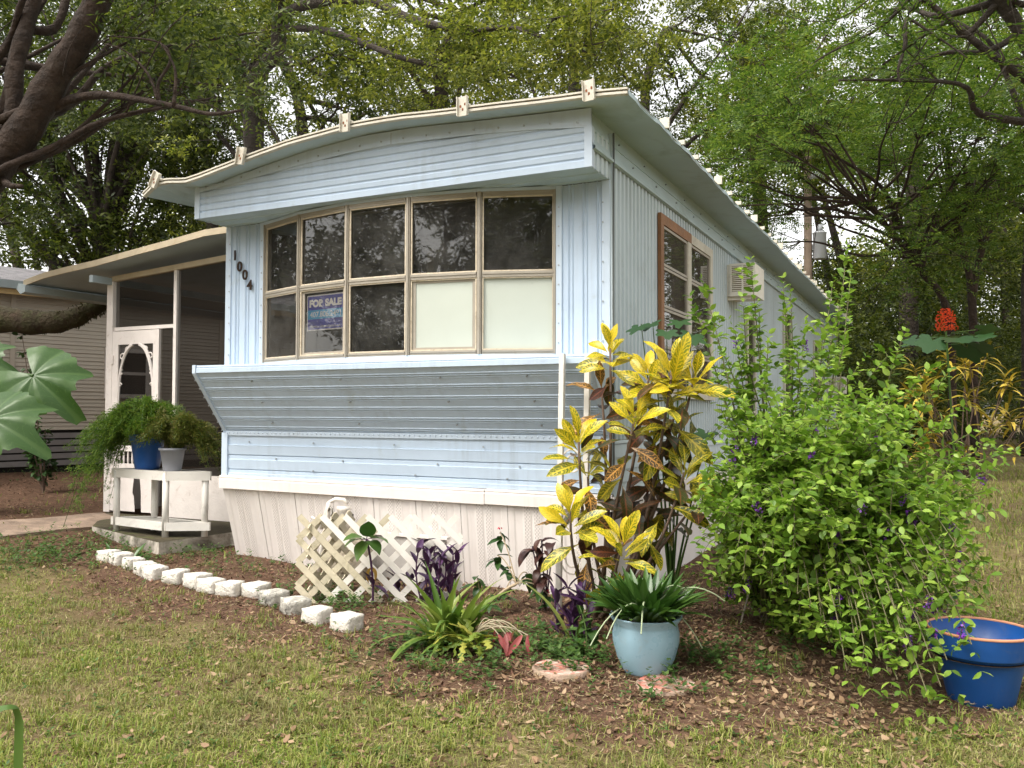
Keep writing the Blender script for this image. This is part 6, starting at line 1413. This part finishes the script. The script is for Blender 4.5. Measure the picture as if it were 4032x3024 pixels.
def tree(name, base, trunk, crown, nclump, nsprig, L, Wd, leaf, bark, label, group=None, seed=0, k=8, clump_r=(0.7, 1.2), extra=(), pinnate=False, flat=0.3, r0=0.2, low=-0.75, xclump=()):
    """trunk: list of points above the base; crown: (centre, radii)"""
    r = np.random.default_rng(seed); t = thing(name, tuple(base), label, 'tree', group); mb = MB()
    path = [base-np.array((0, 0, 0.15))]+[np.array(p, float) for p in trunk]; Q = limb(mb, path, r0, r0*0.45, 10)
    cen, rad = np.array(crown[0], float), np.array(crown[1], float); cl = []
    for (pts, a, b_) in extra: limb(mb, pts, a, b_, 8); 
    tries = 0
    while len(cl) < nclump and tries < 5000:
        tries += 1; d = r.normal(0, 1, 3); d /= np.linalg.norm(d)
        if d[2] < low: continue
        c = cen+d*rad*r.uniform(0.35, 1.0)**0.6
        if in_sightline(c, clump_r[1]): continue
        if all(np.linalg.norm((c-o)/1.0) > clump_r[0]*0.75 for o, _ in cl): cl.append((c, r.uniform(*clump_r)))
    cl += [(np.array(c, float), rr) for c, rr in xclump]
    Vs = []
    for i, (c, rr) in enumerate(cl):
        s = Q[int(len(Q)*r.uniform(0.45, 0.99))]; mid = (s+c)/2+r.normal(0, 0.25, 3)+np.array((0, 0, 0.15)); dd = np.linalg.norm(c-s)
        B = limb(mb, [s, s*0.66+c*0.34+r.normal(0, .12, 3), mid*0.5+(s*0.35+c*0.65)*0.5, c], min(r0*0.4, 0.02+0.014*dd), 0.010, 6)
        for q in range(4):
            e = c+r.normal(0, 1, 3)*rr*0.75; limb(mb, [B[int(len(B)*0.7)], (B[int(len(B)*0.8)]+e)/2+r.normal(0, .1, 3), e], 0.010, 0.003, 4)
        Vs.append(sprig_cloud(c, (rr, rr, rr*0.62), int(nsprig*(rr/1.0)**1.7), k, L, Wd, r, 0.25, flat, 0.12, pinnate))
    mb.build('trunk', bark, t, smooth=True)
    Vv = np.concatenate(Vs); link(fast_mesh('crown', Vv, np.arange(len(Vv)).reshape(-1, 4), leaf), 'crown', t, kind='stuff')
    return t
def gnd(x, d, dx=0.0):
    p = at_depth(x, 905, d); return np.array((p[0], p[1], float(gz(p[0], p[1]))))
def hi(x, y, d): return at_depth(x, y, d)

# T1: big oak at the left edge: trunk out of the picture, heavy limbs inside it
b = gnd(-130, 9.2)
ex = [([hi(-130, 520, 9.2), hi(-20, 375, 9.2), hi(60, 270, 9.1), hi(120, 165, 9.0), hi(170, 90, 8.9), hi(215, -10, 8.8), hi(250, -120, 8.7)], 0.20, 0.115),
      ([hi(10, 345, 9.2), hi(30, 250, 9.2), hi(32, 150, 9.2), hi(62, 40, 9.3), hi(85, -60, 9.4)], 0.105, 0.075),
      ([hi(45, 60, 9.4), hi(120, 60, 9.6), hi(150, -40, 9.8)], 0.06, 0.04),
      ([hi(118, 232, 9.1), hi(160, 213, 9.0), hi(225, 205, 8.8), hi(300, 215, 8.6), hi(390, 232, 8.4), hi(455, 246, 8.3), hi(525, 238, 8.2)], 0.055, 0.012),
      ([hi(345, 225, 8.5), hi(342, 180, 8.5), hi(368, 130, 8.5), hi(340, 90, 8.5), hi(230, 78, 8.5)], 0.022, 0.006),
      ([hi(375, 230, 8.4), hi(378, 150, 8.4), hi(345, 90, 8.4)], 0.020, 0.006),
      ([hi(340, 215, 8.4), hi(320, 160, 8.4), hi(270, 110, 8.4), hi(225, 95, 8.4)], 0.016, 0.005),
      ([hi(0, 380, 9.2), hi(20, 400, 9.0), hi(48, 402, 8.9)], 0.05, 0.02)]
tree('oak_tree', b, [hi(-130, 700, 9.2), hi(-135, 520, 9.2), hi(-150, 300, 9.3), hi(-140, 0, 9.5)], (hi(90, 40, 10.2), (2.7, 2.4, 1.9)), 15, 190, 0.085, 0.034, OAK1, M_bark,
     'large oak with heavy reddish limbs reaching in at the upper left', seed=11, clump_r=(0.6, 0.95), extra=ex, r0=0.36, low=-0.5,
     xclump=[(hi(60, 330, 10.4), .5), (hi(110, 420, 10.8), .6), (hi(330, 120, 9.0), .5), (hi(420, 90, 9.2), .55), (hi(330, 60, 8.8), .5), (hi(470, 210, 8.8), .42), (hi(30, 480, 11.0), .6)])
# mossy low limb in front of the beige wall
lm = MB(); Ql = limb(lm, [hi(-260, 700, 11.3), hi(-120, 690, 11.3), hi(0, 690, 11.3), hi(90, 697, 11.3), hi(150, 690, 11.3), hi(195, 668, 11.3), hi(232, 648, 11.4), hi(244, 640, 11.4)], 0.215, 0.075, 14)
M_mosb = mat('mossy_bark', (0.055, 0.036, 0.022), 0.98, 0.4, 5, 1.0, 22, dirt=(0.065, 0.068, 0.026), dirt_amt=0.6, dirt_scale=4)
ml = thing('fallen_limb', tuple(hi(-260, 700, 11.3)), 'thick mossy low limb stretching in from the left before the beige wall', 'tree limb'); lm.build('limb', M_mosb, ml, smooth=True)
fz = []
for i in range(1500):
    p = Ql[random.randint(2, len(Ql)-3)]; a_ = ru(0, 6.28); d = np.array((0, 0, 1.0))*math.sin(a_)+_fw*math.cos(a_)*-1; d = d+RNG.normal(0, .3, 3); d /= np.linalg.norm(d); fz.append((p+d*0.115, d if ru(0, 1) > .25 else np.array((ru(-.2, .2), ru(-.2, .2), -1.0)), ru(0.02, 0.06)))
Vv, F_ = leaf_cloud(fz, 0.35, 9); link(fast_mesh('moss', Vv, F_, leafmat('moss_tuft', [(0.035, 0.03, 0.012), (0.06, 0.06, 0.018), (0.09, 0.075, 0.035)], 0.2, 0.8)), 'moss', ml, kind='stuff')
sup = MB(); limb(sup, [hi(-260, 700, 11.3), hi(-300, 800, 11.3), gnd(-320, 11.3)-np.array((0, 0, .1))], 0.2, 0.28, 10); sup.build('root_stem', M_mosb, ml, smooth=True)

# T2: twin stemmed oak behind the neighbouring roof
b = gnd(215, 21.5)
ex = [([hi(222, 480, 21.5), hi(180, 400, 21.4), hi(110, 340, 21.2), hi(40, 260, 21)], 0.26, 0.10), ([hi(225, 470, 21.5), hi(285, 340, 21.5), hi(272, 240, 21.5), hi(266, 120, 21.5), hi(262, -20, 21.5)], 0.36, 0.22),
      ([hi(283, 300, 21.5), hi(330, 230, 21.3), hi(380, 160, 21), hi(400, 80, 21)], 0.13, 0.06), ([hi(200, 640, 21.5), hi(120, 570, 21.8), hi(60, 510, 22), hi(-20, 450, 22)], 0.2, 0.12)]
tree('oak_tree', b, [hi(218, 640, 21.5), hi(222, 480, 21.5)], (hi(190, 190, 21.5), (4.6, 3.0, 5.0)), 22, 105, 0.15, 0.062, OAK1, M_bark2, 'dark twin stemmed oak standing behind the beige neighbouring home', seed=21, clump_r=(1.0, 1.7), extra=ex, r0=0.36,
     xclump=[(hi(x, y, 21+((x*7+y) % 5)*0.4), 0.95) for x, y in ((40, 430), (110, 470), (170, 520), (60, 540), (20, 330), (130, 300), (190, 330), (320, 380), (300, 470), (250, 545), (140, 560), (70, 250), (340, 300), (390, 400), (370, 470), (230, 260), (420, 330), (330, 530))])
# T3..: oaks behind the porch and the home
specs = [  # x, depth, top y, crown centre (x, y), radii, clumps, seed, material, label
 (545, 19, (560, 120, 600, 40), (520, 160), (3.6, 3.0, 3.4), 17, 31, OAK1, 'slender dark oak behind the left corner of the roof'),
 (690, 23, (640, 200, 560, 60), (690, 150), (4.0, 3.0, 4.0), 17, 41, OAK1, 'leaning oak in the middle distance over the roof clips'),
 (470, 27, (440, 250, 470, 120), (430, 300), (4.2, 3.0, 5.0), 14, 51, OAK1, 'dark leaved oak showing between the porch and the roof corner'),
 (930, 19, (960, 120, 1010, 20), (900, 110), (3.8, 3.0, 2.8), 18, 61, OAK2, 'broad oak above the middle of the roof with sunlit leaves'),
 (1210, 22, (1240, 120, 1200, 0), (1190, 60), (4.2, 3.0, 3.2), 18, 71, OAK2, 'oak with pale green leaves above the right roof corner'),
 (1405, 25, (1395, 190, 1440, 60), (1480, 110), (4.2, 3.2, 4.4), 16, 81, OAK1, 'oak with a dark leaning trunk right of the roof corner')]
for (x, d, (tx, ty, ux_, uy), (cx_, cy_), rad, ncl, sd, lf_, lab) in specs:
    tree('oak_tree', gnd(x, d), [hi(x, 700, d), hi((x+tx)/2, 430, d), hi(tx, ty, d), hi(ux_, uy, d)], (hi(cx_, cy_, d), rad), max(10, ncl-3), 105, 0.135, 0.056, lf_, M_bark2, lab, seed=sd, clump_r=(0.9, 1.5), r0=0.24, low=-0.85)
# sweeping branches that hang over the roof, from the oak in the middle
ov = thing('oak_tree', tuple(gnd(560, 14.5)), 'oak whose long bare branches sweep over the roof from the left', 'tree'); mb = MB()
bb = gnd(560, 14.5)
limb(mb, [bb-np.array((0, 0, .1)), hi(560, 600, 14.5), hi(545, 235, 14.0), hi(568, 145, 13.8), hi(600, 110, 13.6), hi(600, 0, 13.5), hi(610, -120, 13.5)], 0.17, 0.09, 10)
LIMBS = [([hi(602, 40, 13.5), hi(660, 10, 13), hi(787, 0, 12.6), hi(880, 38, 12.3), hi(970, 63, 12), hi(1010, 76, 11.9), hi(1060, 62, 11.8), hi(1130, 63, 11.6), hi(1190, 88, 11.5), hi(1290, 120, 11.4)], 0.085, 0.012),
         ([hi(598, 60, 13.5), hi(700, 66, 13), hi(790, 95, 12.6), hi(860, 123, 12.4), hi(960, 144, 12.2), hi(1070, 146, 12), hi(1110, 165, 11.9), hi(1150, 185, 11.8)], 0.062, 0.010),
         ([hi(1180, 66, 11.6), hi(1200, 40, 11.5), hi(1260, 32, 11.4), hi(1330, 18, 11.3)], 0.02, 0.007), ([hi(930, 142, 12.2), hi(960, 105, 12.2), hi(1040, 85, 12.1), hi(1110, 20, 12)], 0.018, 0.006),
         ([hi(1120, 64, 11.6), hi(1210, 92, 11.4), hi(1260, 100, 11.3), hi(1320, 85, 11.2), hi(1360, 60, 11.1)], 0.018, 0.005), ([hi(545, 235, 14), hi(590, 285, 13.8), hi(610, 330, 13.6)], 0.03, 0.01), ([hi(560, 160, 13.9), hi(470, 90, 13.6), hi(440, 20, 13.4)], 0.05, 0.015)]
Vs = []; r = np.random.default_rng(5)
for pts, a_, c_ in LIMBS:
    Q = limb(mb, pts, a_, c_, 7)
    for q in range(int(len(Q)*0.35), len(Q), 2):
        e = Q[q]+r.normal(0, 1, 3)*np.array((.45, .45, .25))+np.array((0, 0, -0.05)); limb(mb, [Q[q], (Q[q]+e)/2+r.normal(0, .06, 3), e], 0.009, 0.003, 4)
        Vs.append(sprig_cloud(e, (0.5, 0.5, 0.26), 42, 8, 0.075, 0.034, r, 0.1, 0.5, 0.1))
for (x, y, d) in ((600, -60, 13.5), (540, 10, 13.6), (660, -40, 13.2), (480, 40, 13.4)): Vs.append(sprig_cloud(hi(x, y, d), (0.9, 0.9, 0.5), 160, 8, 0.08, 0.034, r, 0.1, 0.5, 0.1))
mb.build('trunk', M_bark2, ov, smooth=True); Vv = np.concatenate(Vs); link(fast_mesh('crown', Vv, np.arange(len(Vv)).reshape(-1, 4), OAK2), 'crown', ov, kind='stuff')

# right side: feathery leaved trees
tree('feathery_tree', gnd(2055, 16.5), [hi(2050, 690, 16.5), hi(1985, 580, 16.5), hi(1900, 470, 16.4), hi(1860, 430, 16.3)], (hi(1800, 360, 15.5), (3.9, 3.0, 2.0)), 28, 105, 0.080, 0.03, FEA, M_bark,
     'feathery leaved tree with a trunk leaning left at the right', seed=91, k=18, pinnate=True, flat=0.75, clump_r=(0.8, 1.3), r0=0.085, low=-0.95,
     extra=[([hi(1985, 580, 16.5), hi(1940, 480, 16.4), hi(1900, 400, 16.2), hi(1790, 330, 15.8)], 0.07, 0.02), ([hi(1990, 585, 16.5), hi(2020, 480, 16.5), hi(2060, 400, 16.4)], 0.05, 0.02)])
tree('feathery_tree', gnd(2105, 17.5), [hi(2100, 650, 17.5), hi(2080, 540, 17.5), hi(2062, 440, 17.5), hi(2050, 350, 17.5)], (hi(2090, 250, 16.6), (3.0, 2.8, 2.4)), 19, 105, 0.082, 0.03, FEA, M_bark,
     'feathery leaved tree with several thin stems at the far right', seed=92, k=18, pinnate=True, flat=0.7, clump_r=(0.8, 1.3), r0=0.09, low=-0.95,
     extra=[([hi(2100, 640, 17.5), hi(2120, 540, 17.5), hi(2150, 470, 17.5), hi(2160, 380, 17.5)], 0.08, 0.03), ([hi(2122, 540, 17.5), hi(2110, 450, 17.5), hi(2130, 380, 17.5)], 0.05, 0.03)])
tree('feathery_tree', gnd(2330, 8.5), [hi(2330, 600, 8.5), hi(2300, 300, 8.5), hi(2200, 60, 8.5), hi(2100, -60, 8.4)], (hi(2020, 20, 8.6), (2.2, 1.6, 0.95)), 15, 110, 0.058, 0.021, FEA, M_bark2,
     'overhanging feathery branches along the upper right edge', seed=93, k=18, pinnate=True, flat=0.7, clump_r=(0.55, 0.85), r0=0.12, low=-0.95,
     extra=[([hi(2100, -60, 8.4), hi(1970, 20, 8.3), hi(1955, 100, 8.2), hi(1940, 150, 8.2), hi(1945, 180, 8.2)], 0.03, 0.008), ([hi(2000, -40, 8.4), hi(1900, 60, 8.6), hi(1800, 110, 8.8), hi(1750, 140, 9)], 0.02, 0.006), ([hi(1965, 40, 8.3), hi(2040, 90, 8.2), hi(2090, 125, 8.1)], 0.015, 0.006)])
tree('oak_tree', gnd(1650, 28), [hi(1650, 600, 28), hi(1630, 300, 28), hi(1600, 100, 28)], (hi(1640, 210, 28), (4.8, 3.5, 5.5)), 15, 110, 0.17, 0.07, OAK2, M_bark2, 'tall pale oak beyond the far end of the home', seed=94, clump_r=(1.2, 1.9), r0=0.3)
tree('oak_tree', gnd(1960, 24), [hi(1965, 600, 24), hi(1980, 300, 24), hi(1970, 100, 24)], (hi(1980, 230, 24), (4.8, 3.5, 5.0)), 14, 110, 0.16, 0.066, OAK2, M_bark2, 'tall oak behind the feathery trees', seed=95, clump_r=(1.1, 1.8), r0=0.3)
tree('oak_tree', gnd(2230, 19), [hi(2230, 600, 19), hi(2240, 300, 19), hi(2230, 100, 19)], (hi(2230, 220, 19), (3.4, 3.0, 4.6)), 12, 110, 0.14, 0.058, OAK1, M_bark2, 'dark oak at the right edge behind the feathery trees', seed=96, clump_r=(1.0, 1.6), r0=0.26)

# undergrowth and far woods: masses nobody could count
r = np.random.default_rng(77)
Vs = []
for i in range(80):
    x = r.uniform(1720, 2330); d = r.uniform(19, 30); p = gnd(x, d); h_ = r.uniform(0.6, 6.0); rr = r.uniform(0.9, 1.6)
    if in_sightline(p+np.array((0, 0, h_)), rr): continue
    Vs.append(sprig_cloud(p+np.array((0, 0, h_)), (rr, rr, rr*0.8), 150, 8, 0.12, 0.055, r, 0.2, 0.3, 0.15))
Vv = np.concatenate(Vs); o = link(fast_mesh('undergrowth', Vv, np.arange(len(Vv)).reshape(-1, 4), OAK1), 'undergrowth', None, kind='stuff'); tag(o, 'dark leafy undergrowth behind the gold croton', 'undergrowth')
Vs = []
for i in range(130):
    x = r.uniform(-200, 2420); d = r.uniform(32, 46); p = gnd(x, d); h_ = r.uniform(0.5, 15); rr = r.uniform(1.8, 2.8)
    if h_ > 6 and r.random() < 0.9: continue
    Vs.append(sprig_cloud(p+np.array((0, 0, h_)), (rr, rr, rr*0.75), 130, 8, 0.30, 0.13, r, 0.2, 0.3, 0.15))
for i in range(55):
    x = r.uniform(1770, 2330); d = r.uniform(31, 42); p = gnd(x, d); rr = r.uniform(1.4, 2.3); Vs.append(sprig_cloud(p+np.array((0, 0, r.uniform(1.5, 10))), (rr, rr, rr*0.75), 110, 8, 0.26, 0.11, r, 0.2, 0.3, 0.15))
for (x, y) in ((390, 520), (430, 480), (455, 540), (360, 555), (480, 500), (410, 560)): Vs.append(sprig_cloud(hi(x, y, 30), (1.3, 1.3, 0.9), 120, 8, 0.2, 0.085, r, 0.2, 0.3, 0.15))
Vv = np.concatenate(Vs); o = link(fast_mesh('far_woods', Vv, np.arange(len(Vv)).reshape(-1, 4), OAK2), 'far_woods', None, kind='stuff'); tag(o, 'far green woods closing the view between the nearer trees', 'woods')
tm = MB()
for i in range(26):
    p = gnd(r.uniform(-100, 2300), r.uniform(30, 42)); limb(tm, [p-np.array((0, 0, .2)), p+np.array((r.normal(0, .3), r.normal(0, .3), 4)), p+np.array((r.normal(0, .8), r.normal(0, .8), 10))], r.uniform(0.15, 0.3), 0.1, 7)
o = tm.build('far_trunks', M_bark2, None, smooth=True, kind='stuff'); tag(o, 'dim trunks inside the far woods', 'woods')
# trees across the road behind the photographer, seen only mirrored in the panes
for i, (x, y, h_, rx) in enumerate(((-14, -2.5, 5.5, 3.2), (-13.5, -8, 5.5, 3.2), (-10, -12, 5.5, 3.2), (6.6, -18, 5.5, 2.8), (-15, -16, 6.0, 4.2), (-8.5, -17, 3.6, 3.4), (-2, -18, 5.5, 3.4), (2.6, -21, 6.0, 3.0), (11.5, -18, 5.5, 3.6), (17.0, -12, 5.0, 3.2))):
    bb = np.array((x, y, float(gz(x, y)))); tree('roadside_tree', bb, [bb+np.array((0.1, 0, 2)), bb+np.array((0.3, 0.1, h_))], (bb+np.array((0.2, 0, h_)), (rx, 2.6, 3.4)), 14, 90, 0.2, 0.085, OAK1, M_bark2,
        'tree mirrored in the window panes, standing '+('beyond the left edge of the yard' if x < -9.9 else 'across the road behind the photographer'), 'trees mirrored in the window', 200+i, clump_r=(1.0, 1.6), r0=0.22)

# utility pole with transformer
pb_ = gnd(1745, 24); pole = thing('utility_pole', tuple(pb_), 'wooden utility pole with grey transformer behind the end of the home', 'utility pole')
M_pole = mat('pole_wood', (0.20, 0.15, 0.11), 0.9, 0.2, 3, 0.4, 30); M_tran = mat('transformer_grey', (0.55, 0.57, 0.60), 0.45, 0.05, 4)
top = hi(1745, 330, 24); MB().tube([pb_-np.array((0, 0, .3)), top], [0.13, 0.10], 12).build('pole', M_pole, pole, smooth=True)
tc_ = hi(1771, 560, 23.8); tt2 = hi(1771, 500, 23.8); hh = tt2[2]-tc_[2]
MB().lathe([(0.155, 0), (0.18, 0.02), (0.18, hh*0.92), (0.192, hh*0.93), (0.192, hh*0.96), (0.14, hh)], tc_, 20).build('transformer', M_tran, pole, smooth=True)
MB().tube([tt2, tt2+np.array((0, 0, 0.12)), tt2+np.array((0, 0, 0.2))], [0.05, 0.07, 0.03], 8).build('bushing', M_tran, pole, smooth=True)
MB().bar(tuple((tc_+tt2)/2), (pb_[0], pb_[1], (tc_[2]+tt2[2])/2), 0.06, 0.12).build('bracket', M_tran, pole)
la_ = hi(1757, 378, 23.7); MB().tube([la_-_r2*0.05, la_+_r2*0.12, la_+_r2*0.28], [0.08, 0.13, 0.10], 10).build('lamp_head', M_tran, pole, smooth=True); MB().tube([la_, (pb_[0], pb_[1], la_[2]-0.1)], 0.03, 6).build('lamp_arm', M_tran, pole)
